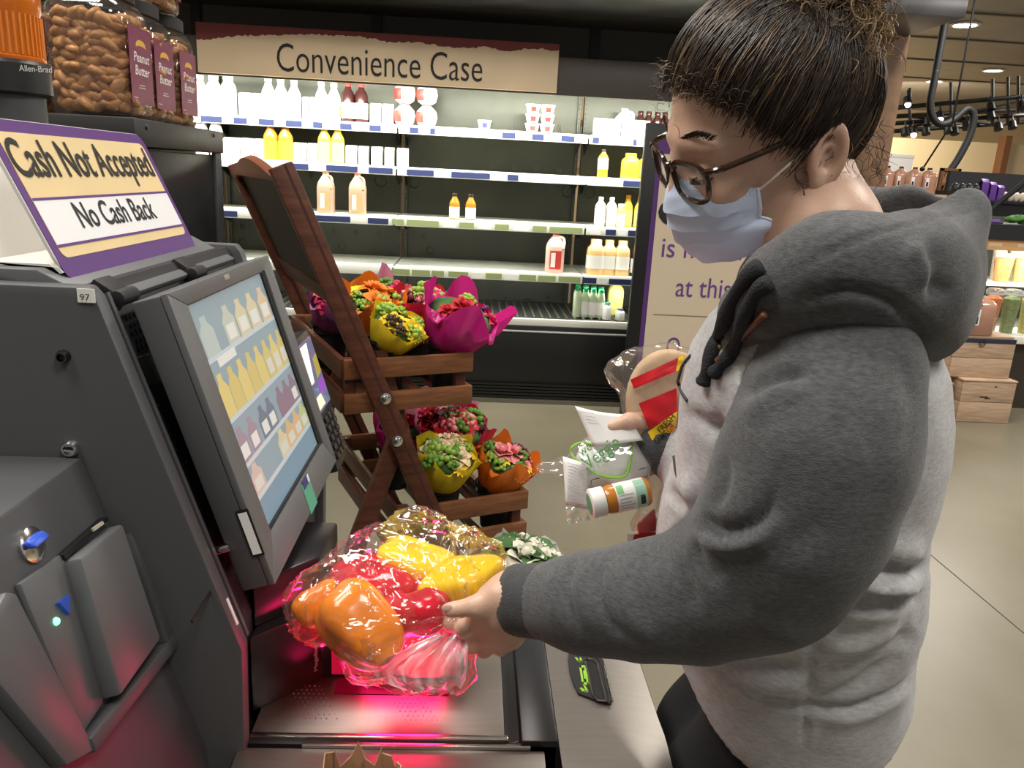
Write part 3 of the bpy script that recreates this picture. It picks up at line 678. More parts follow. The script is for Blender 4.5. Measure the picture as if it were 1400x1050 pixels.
def frame(us, vs_, um, vm, lo, hi, m, name, par, bev=.0015):
    (ua, ub), (va, vb) = us, vs_; (uc, ud), (vc, vd) = um, vm
    for quad in (((ua, va), (ub, va), (ud, vc), (uc, vc)), ((ub, va), (ub, vb), (ud, vd), (ud, vc)), ((ub, vb), (ua, vb), (uc, vd), (ud, vd)), ((ua, vb), (ua, va), (uc, vc), (uc, vd))):
        MB().prism([mp(*q_, lo) for q_ in quad], MN*(hi-lo)).build(name, m, par, bevel=bev)
frame((0, 1), (0, 1), (u0, u1), (v0, v1), -.004, .004, m_grey2, 'bezel', mon)
frame((u0, u1), (v0, v1), (u0+.008, u1-.028), (v0+.004, v1-.012), -.003, .001, m_black, 'inner_bezel', mon, 0)
def em(n, c, s): return mat('screen_'+n, c, .35, emit=c, estr=s)
ua, ub, va, vb = u0+.008, u1-.028, v0+.004, v1-.012
scr = MB().prism([mp(ua, va, -.0035), mp(ub, va, -.0035), mp(ub, vb, -.0035), mp(ua, vb, -.0035)], MN*.001).build('screen', em('sky', (.16, .24, .30), .5), mon)
# the picture on the screen: shelves of bottles
def sq(u, v): return mp(ua+(ub-ua)*u, va+(vb-va)*v, -.0022)
PICT = {}
def pic(colr, pts): PICT.setdefault(colr, []).append(pts)
SHv = [.23, .51, .76, .98-.13]
for k, v in enumerate((.235, .50, .705, .86)):
    pic('rail', [(0, v), (1, v+.0), (1, v+.022), (0, v+.022)])
for k in range(4): pic('back', [(0, (0, .26, .525, .73)[k]), (1, (0, .26, .525, .73)[k]), (1, (.235, .50, .705, .86)[k]), (0, (.235, .50, .705, .86)[k])])
def pb(u, v, w_, h_, colr, lab=None):
    pic(colr, [(u-w_/2, v), (u+w_/2, v), (u+w_/2, v-h_*.62), (u+w_*.22, v-h_*.82), (u+w_*.2, v-h_), (u-w_*.2, v-h_), (u-w_*.22, v-h_*.82), (u-w_/2, v-h_*.62)])
    if lab: pic(lab, [(u-w_*.34, v-h_*.1), (u+w_*.34, v-h_*.1), (u+w_*.34, v-h_*.5), (u-w_*.34, v-h_*.5)])
for u, c_ in ((.12, 'pale'), (.38, 'pale2'), (.55, 'cream'), (.72, 'cream'), (.9, 'peach')): pb(u, .235, .15, .17, c_, 'lab' if u > .3 else None)
for i in range(8): pb(.08+i*.125, .50, .12, .19, ('yel', 'yel2')[i % 2], 'lab2' if i > 4 else None)
for u, c_, l in ((.08, 'plum', 'lab'), (.22, 'plum', 'lab'), (.38, 'ink', 'lab'), (.50, 'ink', 'lab'), (.68, 'wine', None), (.80, 'wine', None), (.92, 'wine', 'lab')): pb(u, .705, .12, .15, c_, l)
for u, c_ in ((.10, 'blush'), (.52, 'cream'), (.66, 'org'), (.80, 'org'), (.93, 'lime')): pb(u, .86, .14, .13, c_, 'lab2')
pic('lab', [(.12, .252), (.34, .25), (.34, .29), (.12, .292)])
pic('dusk', [(0, .885), (1, .885), (1, 1), (0, 1)])
SCOL = dict(rail=(.50, .56, .58), back=(.22, .30, .35), pale=(.42, .48, .45), pale2=(.48, .50, .40), cream=(.62, .52, .30), peach=(.66, .46, .26), lab=(.70, .70, .66), lab2=(.62, .60, .52), yel=(.66, .52, .12), yel2=(.60, .46, .09), plum=(.30, .18, .24), ink=(.10, .12, .18), wine=(.22, .10, .16), blush=(.55, .42, .36), org=(.66, .38, .14), lime=(.46, .48, .18), dusk=(.13, .23, .32))
lift = {'back': 0, 'rail': 1, 'dusk': 1}
for c_, polys in PICT.items():
    mb = MB(); l_ = lift.get(c_, 2 if not c_.startswith('lab') else 3)*.00012
    for P_ in polys: mb.add([sq(*p)+MN*l_ for p in P_], [tuple(range(len(P_)))])
    mb.build('screen_picture', em(c_, tuple(.62*v+.10*w_ for v, w_ in zip(SCOL[c_], (.55, .68, .78))), .5), mon, smooth=None)['kind'] = 'stuff'  # haze over the screen mixed into each colour as pale blue
qa = muv(305, 380); MB().obox(mp(qa[0], qa[1], .0045), EY*.009, ML*.003, MN*.0006).build('name_plate', mat('plate_grey', (.4, .4, .4), .3, .5), mon)
def mon_sticker(px, py, wu, hv, m, name, lift=.0042):
    a, b = muv(px, py); return MB().obox(mp(a, b, lift), EY*wu, ML*hv, MN*.0005).build(name, m, mon)
mon_sticker(419, 677, .020, .021, mat('sticker_green', (.10, .36, .24), .5), 'sticker'); mon_sticker(413, 660, .0145, .006, mat('sticker_navy', (.05, .05, .18), .5), 'sticker', .0047); mon_sticker(416, 655, .0035, .005, m_white, 'sticker', .0052)
pa = at_y(342, 729, y0-.001); MB().obox(pa, ML*.028, A([0, .0008, 0]), MN*.007).build('sticker_holder', m_black, mon)
MB().obox(pa-A([0, .001, 0]), ML*.025, A([0, .0005, 0]), MN*.0048).build('serial_sticker', m_white, mon)
for k in range(14): pass
# arm that carries the monitor on the tower
mc = mp(.5, .55, -.034); MB().prism([mp(.3, .4, -.034), mp(.7, .4, -.034), mp(.7, .75, -.034), mp(.3, .75, -.034)], -MN*.06).build('monitor_mount', m_dk, ck)

# ---- cash module beside the tower (leaning front with the note slot)
c0, c1 = at_y(113, 624, YA), at_y(222, 880, YA); CD = nrm(c1-c0); CN = nrm(np.cross(EY, CD)); CN = CN if CN[0] > 0 else -CN
c2 = c0+CD*.36
YM = .16
modp = [(-.86, c0[2]), (c0[0], c0[2]), (c2[0], c2[2]), (c2[0], 0), (-.86, 0)]
MB().prism([(x, YM, z) for x, z in modp], (0, YA-YM-.001, 0)).build('cash_module', m_grey, ck, bevel=.004)
def onc(px, py, lift=0.): return at_plane(px, py, c0, CN)+CN*lift
def cpoly(pxs, lo, hi, m, name, par=ck, bevel=.0015):
    return MB().prism([onc(*p, lo) for p in pxs], CN*(hi-lo)).build(name, m, par, bevel=bevel)
acc = cpoly([(78, 770), (140, 722), (193, 880), (134, 960)], 0, .022, m_grey2, 'note_acceptor', bevel=.004)
cpoly([(18, 800), (74, 760), (108, 800), (134, 962), (104, 1008)], 0, .006, m_grey2, 'acceptor_flank', bevel=.002)
cpoly([(74, 762), (134, 709), (137, 714), (77, 768)], .0, .009, m_black, 'note_slot', bevel=0)
cpoly([(112, 726), (126, 716), (128, 720), (114, 730)], .009, .011, mat('note_paper', (.5, .47, .36), .6), 'paper_lip', bevel=0)
cpoly([(154, 716), (161, 712), (222, 862), (208, 884)], 0, .016, m_grey, 'frame_rail', bevel=.002)
cpoly([(208, 884), (222, 862), (225, 888), (108, 1035), (100, 1015)], 0, .016, m_grey, 'frame_rail', bevel=.002)
cpoly([(-15, 815), (0, 817), (110, 1030), (70, 1052), (-60, 900)], 0, .014, m_grey2, 'frame_rail', bevel=.002)
q = onc(41, 745); MB().lathe([(.016, 0), (.016, .003), (.013, .004), (0, .004)], q, 18, axis=CN).build('coin_cup', m_chrome, ck)
MB().obox(q+CN*.007-CD*.003, nrm(np.cross(CN, CD))*.012, CD*.004+CN*.002, CN*.004).build('coin_blade', m_blueb, ck, bevel=.003, seg=3)
cpoly([(66, 828), (81, 816), (81, 843)], .006, .010, m_blueb, 'arrow_mark', bevel=0)
q = onc(67, 852, .006); MB().ell(q, .0035, 10, 6).build('green_light', m_gled, ck)

# ---- scanner counter
base_poly = [(prof[-1][0]-.004, .705), (.235, .705), (.235, 1.19), (prof[-1][0]-.004, 1.19)]
MB().prism([(x, y, 0) for x, y in base_poly], (0, 0, ZT-.055)).build('counter_base', m_grey, ck, bevel=.004)
XPL, XPR = at_z(350, 1003, ZT)[0], at_z(690, 1012, ZT)[0]
pl_ = [(XPL-.006, .766), (XPR, .766), (XPR, .935), (XPL-.006, .935)]
MB().prism([(x, y, ZT-.05) for x, y in pl_], (0, 0, .05)).build('scan_platter', m_steel, ck, bevel=.001)
dots = MB()
for i in range(26):
    for j in range(9):
        x = XPL+.05+i*.0062-(j*.004); y = .79+j*.0075
        if (i < 7 or i > 18) and XPL < x < XPR-.015: dots.lathe([(.0011, ZT), (.0006, ZT+.0006), (0, ZT+.0007)], (x, y, 0), 6)
dots.build('platter_dot', m_bar, ck)['kind'] = 'stuff'
MB().box((XPL-.006, .758, ZT-.03), (XPR+.004, .765, ZT+.001)).build('edge_bar', m_bar, ck, bevel=.001)
MB().box((XPL-.006, .752, ZT-.05), (.118, .758, ZT-.004)).build('front_gap', m_rub, ck)
MB().box((XPL+.055, .746, ZT-.03), (.085, .7515, ZT+.0)).build('edge_bar', m_bar, ck, bevel=.001)
fas = MB().prism([(XPL-.015, .7455, ZT-.004), (XPL-.015, .69, ZT-.010), (XPL-.015, .683, ZT-.02), (XPL-.015, .683, ZT-.06), (XPL-.015, .7455, ZT-.06)], (.345, 0, 0)).build('front_fascia', m_steel, ck, bevel=.001)
MB().tube([(XPL-.015, .684, ZT-.016), (XPL+.31, .684, ZT-.016)], .0065, 10).build('chrome_edge', m_bar, ck)
MB().box((XPR+.001, .756, ZT-.05), (.074, 1.05, ZT-.012)).build('groove', m_rub, ck)
MB().box((.0745, .752, ZT-.04), (.117, 1.05, ZT+.004)).build('black_strip', mat('strip_black', (.018, .019, .022), .35), ck, bevel=.002)
MB().tube([(XPR+.004, .764, ZT-.006), (.062, .764, ZT-.012), (.073, .764, ZT-.008)], .0018, 6).build('groove_lip', m_bar, ck)
# right hand steel top that rolls off towards the shopper
rows = []
for y in np.linspace(.684, 1.17, 30):
    xc = np.interp(y, (.69, .75, .82, .95, 1.17), (.222, .195, .165, .148, .14)); xo = np.interp(y, (.684, .70, .78, 1.0, 1.17), (.236, .246, .255, .258, .25)); r = []
    for x in list(np.linspace(.1185, xc, 5))+list(np.linspace(xc+.002, xo, 12)):
        t = max(0, (x-xc)/(xo-xc)); r.append((x, y, ZT-.003-.012*t**1.5-(.02 if t > .999 else 0)))
    r.append((xo+.002, y, ZT-.075)); r.append((xo-.03, y, ZT-.08)); rows.append(r)
MB().grid(rows).build('steel_top', m_steel, ck, thick=-.002)
S5 = lambda a, b: (740+a/5, 840+b/5)
def flat(pts, z, m, name, t=.0012, par=ck): return MB().prism([at_z(*p, z) for p in pts], (0, 0, t)).build(name, m, par)
hz = ZT-.001
cup_ = flat([S5(*p) for p in ((190, 232), (183, 320), (192, 400), (215, 480), (252, 552), (380, 600), (455, 612), (488, 596), (480, 540), (440, 380), (425, 325), (395, 290), (350, 268), (260, 238))], hz, m_rub, 'coupon_slot', .003)
def ring(pts, z, r, m, name, par): return MB().tube([at_z(*p, z) for p in pts+pts[:2]], r, 6, cap=False).build(name, m, par)
ring([S5(*p) for p in ((300, 325), (315, 303), (350, 305), (385, 335), (405, 430), (438, 560), (438, 590), (385, 585), (352, 550), (330, 450))], hz+.0045, .0012, m_bar, 'slot_rim', cup_)
ring([S5(*p) for p in ((350, 268), (395, 290), (425, 325), (440, 380), (480, 540), (488, 596), (455, 612), (470, 590), (425, 370), (405, 320))], hz+.004, .0009, m_bar, 'rim', cup_)
flat([S5(*p) for p in ((312, 325), (325, 312), (352, 318), (375, 345), (395, 430), (422, 560), (420, 582), (388, 575), (362, 545), (340, 450))], hz+.003, m_black, 'slot_mouth', .0006, cup_)
m_lime = mat('lime_print', (.30, .62, .05), .45)
for pts in (((258, 350), (272, 350), (292, 478), (278, 474)), ((258, 350), (306, 348), (309, 362), (262, 366)), ((292, 362), (304, 362), (326, 484), (314, 486)), ((276, 462), (326, 470), (328, 486), (280, 478)), ((286, 385), (296, 385), (304, 440), (294, 440)),
            ((228, 296), (240, 294), (268, 322), (262, 328)), ((262, 296), (272, 296), (280, 326), (268, 326)), ((240, 316), (246, 310), (282, 320), (278, 328)),
            ((262, 508), (270, 500), (310, 522), (304, 530)), ((286, 486), (298, 486), (322, 524), (310, 530)), ((270, 524), (276, 518), (322, 522), (318, 534))):
    flat([S5(*p) for p in pts], hz+.003, m_lime, 'arrow_print', .0004, cup_)
# upright scanner head with its lit red window
red = (1, .01, .13)
m_win = mat('scanner_window', (.25, .0, .02), .12, emit=(1, .01, .08), estr=.38)
m_shell = mat('scanner_shell', (.014, .012, .014), .3)
wa, wb, wc = at_z(345, 975, ZT), at_z(441, 926, ZT), at_z(636, 938, ZT)
zsc = ZT+.15
head = MB().prism([(wa[0], wa[1], ZT), (wb[0], wb[1], ZT), (wc[0], wb[1], ZT), (wc[0]+.012, wb[1]+.05, ZT), (wa[0], wb[1]+.12, ZT)], (0, 0, .10)).build('scanner_head', m_shell, ck, bevel=.003)
MB().prism([(wa[0], wa[1]+.02, ZT+.10), (wb[0]-.005, wb[1]+.02, ZT+.10), (wb[0], wb[1]+.12, ZT+.10), (wa[0], wb[1]+.12, ZT+.10)], (0, .0, .06)).build('scanner_crown', m_shell, ck, bevel=.004)
MB().box((wb[0]+.012, wb[1]-.0016, ZT+.006), (wc[0]-.006, wb[1]-.0002, ZT+.085)).build('scan_window', m_win, head)
MB().box((wb[0]+.02, .835, ZT+.0002), (wc[0]-.02, .866, ZT+.0010)).build('platter_window', mat('platter_glass', (.06, .0, .01), .35, emit=(1, .01, .08), estr=.06), ck)
wd = nrm(A([wb[0]-wa[0], wb[1]-wa[1], 0])); wn = np.cross(wd, (0, 0, 1)); wn = wn if wn[1] < 0 else -wn
text('Magellan', A([wb[0]-.006, wb[1]-.006, ZT+.016])+wn*.0012, (0, 0, 1), -wd, .0055, .035, mat('print_grey', (.6, .6, .6), .5), head)
area('scanner_lamp', ((wb[0]+wc[0])/2, wb[1]-.006, ZT+.045), ((wb[0]+wc[0])/2-.02, .70, ZT+.05), .14, .30, red, sy=.06, spread=130)
area('scanner_lamp_low', ((wb[0]+wc[0])/2, .83, ZT+.003), ((wb[0]+wc[0])/2-.01, .85, 1.2), .14, .55, red, sy=.05, spread=110)
# wire bag hanger and green clip behind the screen
hb = at_y(425, 800, 1.15)
MB().tube([at_y(376, 823, 1.08), at_y(402, 790, 1.13), at_y(404, 775, 1.14)], .003, 6).build('wire_hanger', m_bar, ck)
MB().tube([at_y(372, 800, 1.08), at_y(392, 806, 1.12)], .003, 6).build('wire_hanger', m_bar, ck)
MB().tube([at_y(390, 832, 1.13), at_y(390, 785, 1.13)], .006, 8).build('hanger_post', m_black, ck)
MB().tube([at_y(388, 776, 1.13), at_y(404, 774, 1.13)], .004, 8).build('green_clip', mat('clip_green', (.05, .45, .25), .4), ck)
# card reader beside the monitor
YT = 1.235
Ta, Td = at_y(402, 466, YT), at_y(462, 648, YT); TL = nrm(Td-Ta); TN = nrm(np.cross(EY, TL)); TN = TN if TN[0] > 0 else -TN
tw, th = .105, np.linalg.norm(Td-Ta)
def tp(u, v, l=0.): return Ta+EY*(u*tw)+TL*(v*th)+TN*l
ct = thing('card_reader', 'black card payment terminal with glossy display and keypad behind the touch screen', 'card reader', tp(.5, 1, -.05))
MB().prism([tp(.06, 0), tp(.94, 0), tp(1, .08), tp(1, .62), tp(.92, 1), tp(.08, 1), tp(0, .62), tp(0, .08)], -TN*.03).build('shell', mat('reader_shell', (.02, .02, .022), .32), ct, bevel=.004)
dsp = MB().prism([tp(.08, .05, .0005), tp(.92, .05, .0005), tp(.92, .55, .0005), tp(.08, .55, .0005)], TN*.0012).build('display', mat('reader_glass', (.05, .06, .10), .05, emit=(.22, .26, .42), estr=.5), ct)
for pts, c_, s in ((((.10, .07), (.55, .07), (.30, .34), (.10, .34)), (.75, .72, .66), .8), (((.62, .20), (.90, .18), (.90, .32), (.55, .34)), (.30, .26, .05), .6), (((.50, .36), (.90, .36), (.90, .46), (.42, .44)), (.20, .06, .36), .7), (((.12, .44), (.45, .44), (.55, .53), (.10, .53)), (.7, .62, .46), .8)):
    MB().prism([tp(*p, .0018) for p in pts], TN*.0003).build('display_patch', mat('disp_%.2f' % c_[0], c_, .3, emit=c_, estr=s), dsp)
for r in range(5):
    for c_ in range(3): MB().obox(tp(.26+c_*.24, .62+r*.07, .002), EY*.009, TL*.005, TN*.003).build('key', mat('reader_key', (.03, .03, .032), .25), ct, bevel=.001)
MB().prism([tp(.3, .4, -.03), tp(.7, .4, -.03), tp(.7, .6, -.03), tp(.3, .6, -.03)], -TN*.10).build('mount_arm', m_black, ct)
# ---- bent acrylic notice on the tower
Sb_n, = [at_y(86, 373, .775)]; Sb_f = at_x(264, 326, Sb_n[0]); yf = Sb_f[1]; St_f = at_y(191, 184, yf)
SL = St_f-A([Sb_n[0], yf, Sb_n[2]]); sl = np.linalg.norm(SL); SLn = SL/sl; SN = nrm(np.cross(EY, SLn)); SN = SN if SN[0] > 0 else -SN
ns = thing('checkout_notice', 'bent plastic notice with purple border reading Cash Not Accepted on top of the checkout', 'sign', (Sb_n[0]-.03, (Sb_n[1]+yf)/2, zt0+.001))
sw = yf-Sb_n[1]; S0 = A([Sb_n[0], Sb_n[1], Sb_n[2]])
def sp(u, v, l=0.): return S0+EY*u+SLn*v+SN*l
m_acr = mat('white_acrylic', (.78, .76, .72), .3); m_nc = mat('notice_cream', (.80, .62, .33), .4, noise=.05, nscale=10); m_np = mat('notice_purple', (.11, .035, .20), .4)
def rr(u0_, v0_, w_, h_, r, l0, t, m, name, par):
    pts = []
    for cx, cy, a0 in ((w_-r, r, -90), (w_-r, h_-r, 0), (r, h_-r, 90), (r, r, 180)):
        for k in range(7): a = radians(a0+15*k); pts.append(sp(u0_+cx+r*cos(a), v0_+cy+r*sin(a), l0))
    return MB().prism(pts, SN*t).build(name, m, par)
rr(0, 0, sw, sl, .016, -.003, .003, m_acr, 'panel', ns)
rr(0.002, -.012, sw-.003, sl+.011, .016, .0002, .0006, m_np, 'purple_border', ns)
rr(.013, .013, sw-.026, sl-.027, .010, .0009, .0004, m_nc, 'cream_field', ns)
def suv(px, py): q = at_plane(px, py, S0, SN)-S0; return float(q@EY), float(q@SLn)
va_, vb_ = suv(75, 338)[1], suv(41, 274)[1]
MB().prism([sp(.013, va_, .0014), sp(sw-.013, va_, .0014), sp(sw-.013, vb_, .0014), sp(.013, vb_, .0014)], SN*.0003).build('white_band', mat('notice_white', (.86, .86, .88), .4), ns)
for v in (va_, vb_): MB().prism([sp(.013, v-.0014, .0018), sp(sw-.013, v-.0014, .0018), sp(sw-.013, v+.0014, .0018), sp(.013, v+.0014, .0018)], SN*.0002).build('purple_line', m_np, ns)
def stext(body, a, b, h, bold=.0):
    u0_, v0_ = suv(*a); u1_, v1_ = suv(*b); v = (v0_+v1_)/2
    text(body, sp(u0_, v, .0022), EY, SLn, h, u1_-u0_, m_ink, ns, bold=bold, depth=.0002)
stext('Cash Not Accepted', (25, 242), (211, 241), .040, .012)
stext('No Cash Back', (110, 309), (215, 301), .029, .010)
foot = MB().prism([sp(0, 0, -.003), sp(0, 0.0, 0), A([S0[0]-.004, S0[1], zt0+.0125]), A([S0[0]-.075, S0[1], zt0+.0125]), A([S0[0]-.075, S0[1], zt0+.0155]), A([S0[0]-.012, S0[1], zt0+.0155])], (0, sw, 0)).build('foot', m_acr, ns)
MB().prism([A([S0[0]-.075, S0[1], zt0+.0125]), A([S0[0]-.125, S0[1], zt0+.125]), A([S0[0]-.128, S0[1], zt0+.125]), A([S0[0]-.078, S0[1], zt0+.0125])], (0, sw, 0)).build('back_panel', m_acr, ns)
# ---- stack light with an amber lens
cx = at_y(6, 60, 1.12); r = .046
zq = lambda py: at_y(30, py, 1.12)[2]
slt = thing('stack_light', 'amber warning light with black base at the top left corner', 'light', (cx[0], 1.12, zt0))
MB().lathe([(r, zq(85)), (r*1.02, zq(83)), (r*1.02, zq(80)), (r*.96, zq(78)), (r*.96, zq(20)), (r*1.0, zq(15)), (r*1.0, zq(-12)), (r*.9, zq(-25))], (cx[0], 1.12, 0), 40).build('amber_lens', mat('amber_lens', (.62, .15, .01), .22, trans=.0, coat=.5), slt)
ribs = MB()
for k in range(40): a = 2*pi*k/40; ribs.tube([(cx[0]+r*.97*cos(a), 1.12+r*.97*sin(a), zq(77)), (cx[0]+r*.97*cos(a), 1.12+r*.97*sin(a), zq(22))], .0016, 5)
ribs.build('lens_rib', mat('amber_rib', (.70, .20, .015), .3), slt)['kind'] = 'stuff'
MB().lathe([(r*.98, zq(132)), (r*1.1, zq(128)), (r*1.1, zq(90)), (r*1.02, zq(85)), (0, zq(85))], (cx[0], 1.12, 0), 32).build('base_ring', m_dk, slt)
MB().lathe([(r*.9, zt0), (r*.9, zq(132))], (cx[0], 1.12, 0), 28).build('pole', m_grey, slt)
q = at_y(27, 97, 1.12-r*1.1-.001); text('Allen-Brad', q, (1, .0, 0), (0, 0, 1), .0075, .040, mat('print_white', (.75, .75, .75), .5), slt)
# ---- brown paper bag whose torn rim shows at the lower edge
bx0, bx1 = at_y(440, 1045, .60), at_y(545, 1040, .60)
pbg = thing('paper_bag', 'brown paper grocery bag with crumpled rim below the scanner', 'bag', ((bx0[0]+bx1[0])/2, .56, 0))
zb0 = bx0[2]; m_kraft = mat('kraft_paper', (.42, .24, .13), .8, noise=.15, nscale=25)
def rimz(t): return zb0-.012+.012*max(0, sin(t*9+.4))+.006*sin(t*23)
rect = []
for a, b, n_ in (((bx0[0], .50), (bx1[0], .50), 14), ((bx1[0], .50), (bx1[0], .62), 8), ((bx1[0], .62), (bx0[0], .62), 14), ((bx0[0], .62), (bx0[0], .50), 8)):
    for k in range(n_): t = k/n_; rect.append((a[0]+(b[0]-a[0])*t, a[1]+(b[1]-a[1])*t))
MB().grid([[(x, y, 0.0) for x, y in rect], [(x, y, zb0-.1) for x, y in rect], [(x+.003*sin(i*2.2), y+.004*sin(i*1.3), rimz(i*.33)) for i, (x, y) in enumerate(rect)]], closed=True).build('bag_wall', m_kraft, pbg, thick=.0012)
MB().prism([(bx0[0], .50, .002), (bx1[0], .50, .002), (bx1[0], .62, .002), (bx0[0], .62, .002)], (0, 0, .002)).build('bag_bottom', m_kraft, pbg)
# ---------------------------------------------------------------- black cabinet with pretzel jars on top
yc = 1.5; cA = at_y(183, 157, yc); cB = at_x(305, 183, cA[0]); zc_top = (cA[2]+cB[2])/2
cab = thing('display_cabinet', 'black metal cabinet behind the checkout carrying the pretzel jars', 'cabinet', (cA[0]-.3, (yc+cB[1])/2, 0))
m_cab = mat('cabinet_black', (.020, .020, .021), .35)
CX0, CX1, CY0, CY1 = cA[0]-.62, cA[0], yc, cB[1]
MB().box((CX0, CY0+.01, .02), (CX1-.012, CY1-.01, zc_top-.055)).build('body', m_cab, cab, bevel=.003)
MB().box((CX0-.01, CY0, zc_top-.05), (CX1, CY1, zc_top)).build('top_board', mat('cabinet_top', (.035, .035, .036), .4), cab, bevel=.003)
MB().box((CX1-.014, CY1-.05, .02), (CX1-.004, CY1-.006, zc_top-.05)).build('corner_post', m_grey, cab, bevel=.002)
MB().box((CX0+.02, CY0+.02, 0), (CX1-.03, CY1-.02, .03)).build('plinth', m_black, cab)
for px, py in ((200, 174), (292, 185)): q = at_x(px, py, CX1); MB().lathe([(.005, 0), (.004, .003), (0, .0035)], q, 10, axis=(1, 0, 0)).build('screw', m_black, cab)
m_jar = film('jar_plastic', (.97, .96, .93), .3, .06, .02)
m_pre = mat('pretzel', (.30, .125, .04), .45, noise=.35, nscale=60, bump=.2, bscale=120, col2=(.58, .29, .11)); m_plab = mat('jar_label', (.20, .035, .085), .4)
m_gold = mat('label_gold', (.70, .42, .06), .4); m_lw = mat('label_white_print', (.85, .82, .80), .5)
pm = MB(); pm.ell((0, 0, 0), (.0185, .0120, .0105), 9, 7); V = np.array(pm.v)
V *= (1+.42*vnoise(V*1.0+3, 75))[:, None]; pm.v = [tuple(v) for v in V]
pre_o = pm.build('pretzel_nugget', m_pre, None, smooth=180); PRE = pre_o.data; bpy.data.objects.remove(pre_o)
def pretzel_jar(label, x, y, z, n, r=.073, h=.230, fill=.80, sides=(-pi, pi)):
    t = thing('pretzel_jar', label, 'jar', (x, y, z), 'pretzel jars on the black cabinet'); t['_off'] = [0., 0., 0.]
    SQ = 4.5
    sh = MB().lathe([(r*.93, .0), (r*.99, .006), (r, .02), (r, h*.74), (r*.97, h*.80), (r*.85, h*.86), (r*.74, h*.875), (r*.74, h*.90)], n=40, sq=SQ)
    sh.build('jar_wall', m_jar, t, local=True, smooth=60)
    MB().lathe([(r*.80, h*.885), (r*.82, h*.89), (r*.82, h*.99), (r*.79, h)], n=36, sq=3.2).build('lid', m_rub, t, local=True)
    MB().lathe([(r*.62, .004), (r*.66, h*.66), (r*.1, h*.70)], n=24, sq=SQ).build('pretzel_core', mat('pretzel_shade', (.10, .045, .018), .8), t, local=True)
    rng = random.Random(int(abs(x*1000+y*777)))
    rows_ = 11
    for k in range(n):
        lay = k % rows_; a = sides[0]+(sides[1]-sides[0])*((k//rows_)+.5*(lay % 2)+rng.uniform(-.25, .25))/(n/rows_)
        q = (abs(cos(a))**SQ+abs(sin(a))**SQ)**(-1/SQ); rr_ = (r*.965-.0165)*q*rng.uniform(.95, 1)
        zz = .014+(h*fill-.022)*(lay+rng.uniform(.25, .75))/rows_; rr_ *= (1-.12*max(0, (zz/h-.74)/.1))
        o = bpy.data.objects.new('pretzel_nugget', PRE); COL.objects.link(o); o.parent = t; s = rng.uniform(.85, 1.25)
        o.location = (rr_*cos(a), rr_*sin(a), zz); o.rotation_euler = (rng.uniform(-.7, .7), rng.uniform(-.7, .7), a+rng.uniform(.9, 2.2)); o.scale = (s, s, s)
    lb = MB().box((r*1.004, -r*.66, h*.12), (r*1.010, r*.70, h*.70)).build('label', m_plab, t, local=True)
    e1, e2 = (0, 1, 0), (0, 0, 1)
    for body, u, v, hh, w_ in (('Peanut', -r*.42, h*.44, h*.075, r*.95), ('Butter', -r*.38, h*.34, h*.075, r*.88)):
        me = text_mesh(body, hh, w_, .0004, .01, .15); T = Matrix(((0, 0, 1, r*1.0105), (1, 0, 0, u), (0, 1, 0, v), (0, 0, 0, 1))); me.transform(T); obj_from_mesh('lettering', me, m_lw, lb, local=True)
    em_ = MB(); pts = []
    for k in range(9): a = pi*k/8; pts.append((r*1.0105, r*.05+r*.30*cos(a), h*.565+h*.045*sin(a)))
    for k in range(8, -1, -1): a = pi*k/8; pts.append((r*1.0105, r*.05+r*.30*cos(a), h*.545+h*.02*sin(a)))
    em_.prism(pts, (.0003, 0, 0)).build('emblem', m_gold, lb, local=True)
    MB().box((r*1.0105, -r*.2, h*.24), (r*1.011, r*.2, h*.245)).box((r*1.0105, -r*.16, h*.26), (r*1.011, r*.16, h*.265)).box((r*1.0105, -r*.55, h*.16), (r*1.011, -r*.3, h*.165)).build('fine_print', m_lw, lb, local=True)['kind'] = 'stuff'
    return t
jz = zc_top+.0005; jx = CX1-.088
pretzel_jar('largest clear pretzel jar at the front corner of the black cabinet', jx, 1.582, jz, 190, sides=(-pi*1.02, .42*pi))
pretzel_jar('pretzel jar with purple label directly behind the front corner jar', jx-.016, 1.738, jz, 90, sides=(-.6*pi, .5*pi))
pretzel_jar('pretzel jar at the far end of the cabinet nearest the white bottles', jx-.022, 1.892, jz, 100, sides=(-.6*pi, .5*pi))
pretzel_jar('pretzel jar partly hidden behind the amber warning light', jx-.162, 1.595, jz, 150, sides=(-pi*1.0, .3*pi))
pretzel_jar('pretzel jar stacked on top, cut by the upper edge above the label jars', jx-.02, 1.815, jz+.2305, 110, sides=(-.8*pi, .5*pi))
pretzel_jar('second stacked pretzel jar behind the corner jar lid', jx-.165, 1.76, jz, 60, sides=(-.8*pi, .2*pi))
# ---------------------------------------------------------------- folding flower stand
m_wood = mat('stained_wood', (.085, .026, .013), .42, noise=.35, nscale=6, stretch=(1, 1, 9), bump=.06, bscale=40); m_wood2 = mat('slat_wood', (.19, .075, .030), .45, noise=.3, nscale=7, stretch=(2, 2, 14), bump=.05, bscale=40)
yw = radians(24); UF = A([cos(yw), sin(yw), 0]); VF = A([-sin(yw), cos(yw), 0]); ZF = A([0, 0, 1.])
QF = at_d(527, 545, 2.05)
def fpl(px, py, t=0.): return at_plane(px, py, QF+VF*t, VF)
r_top, r_mid = fpl(383, 226), fpl(604, 735); RD = nrm(r_mid-r_top); r_bot = r_top+RD*(r_top[2]/-RD[2])
RP = nrm(np.cross(VF, RD)); FW = .72
st = thing('flower_stand', 'folding dark wood flower stand with chalkboard panel and two slatted trays', 'flower stand', r_bot)
for t in (0, FW): MB().bar(r_top+VF*t, r_bot+VF*t, RP*.056, VF*.028).build('rail', m_wood, st, bevel=.003)
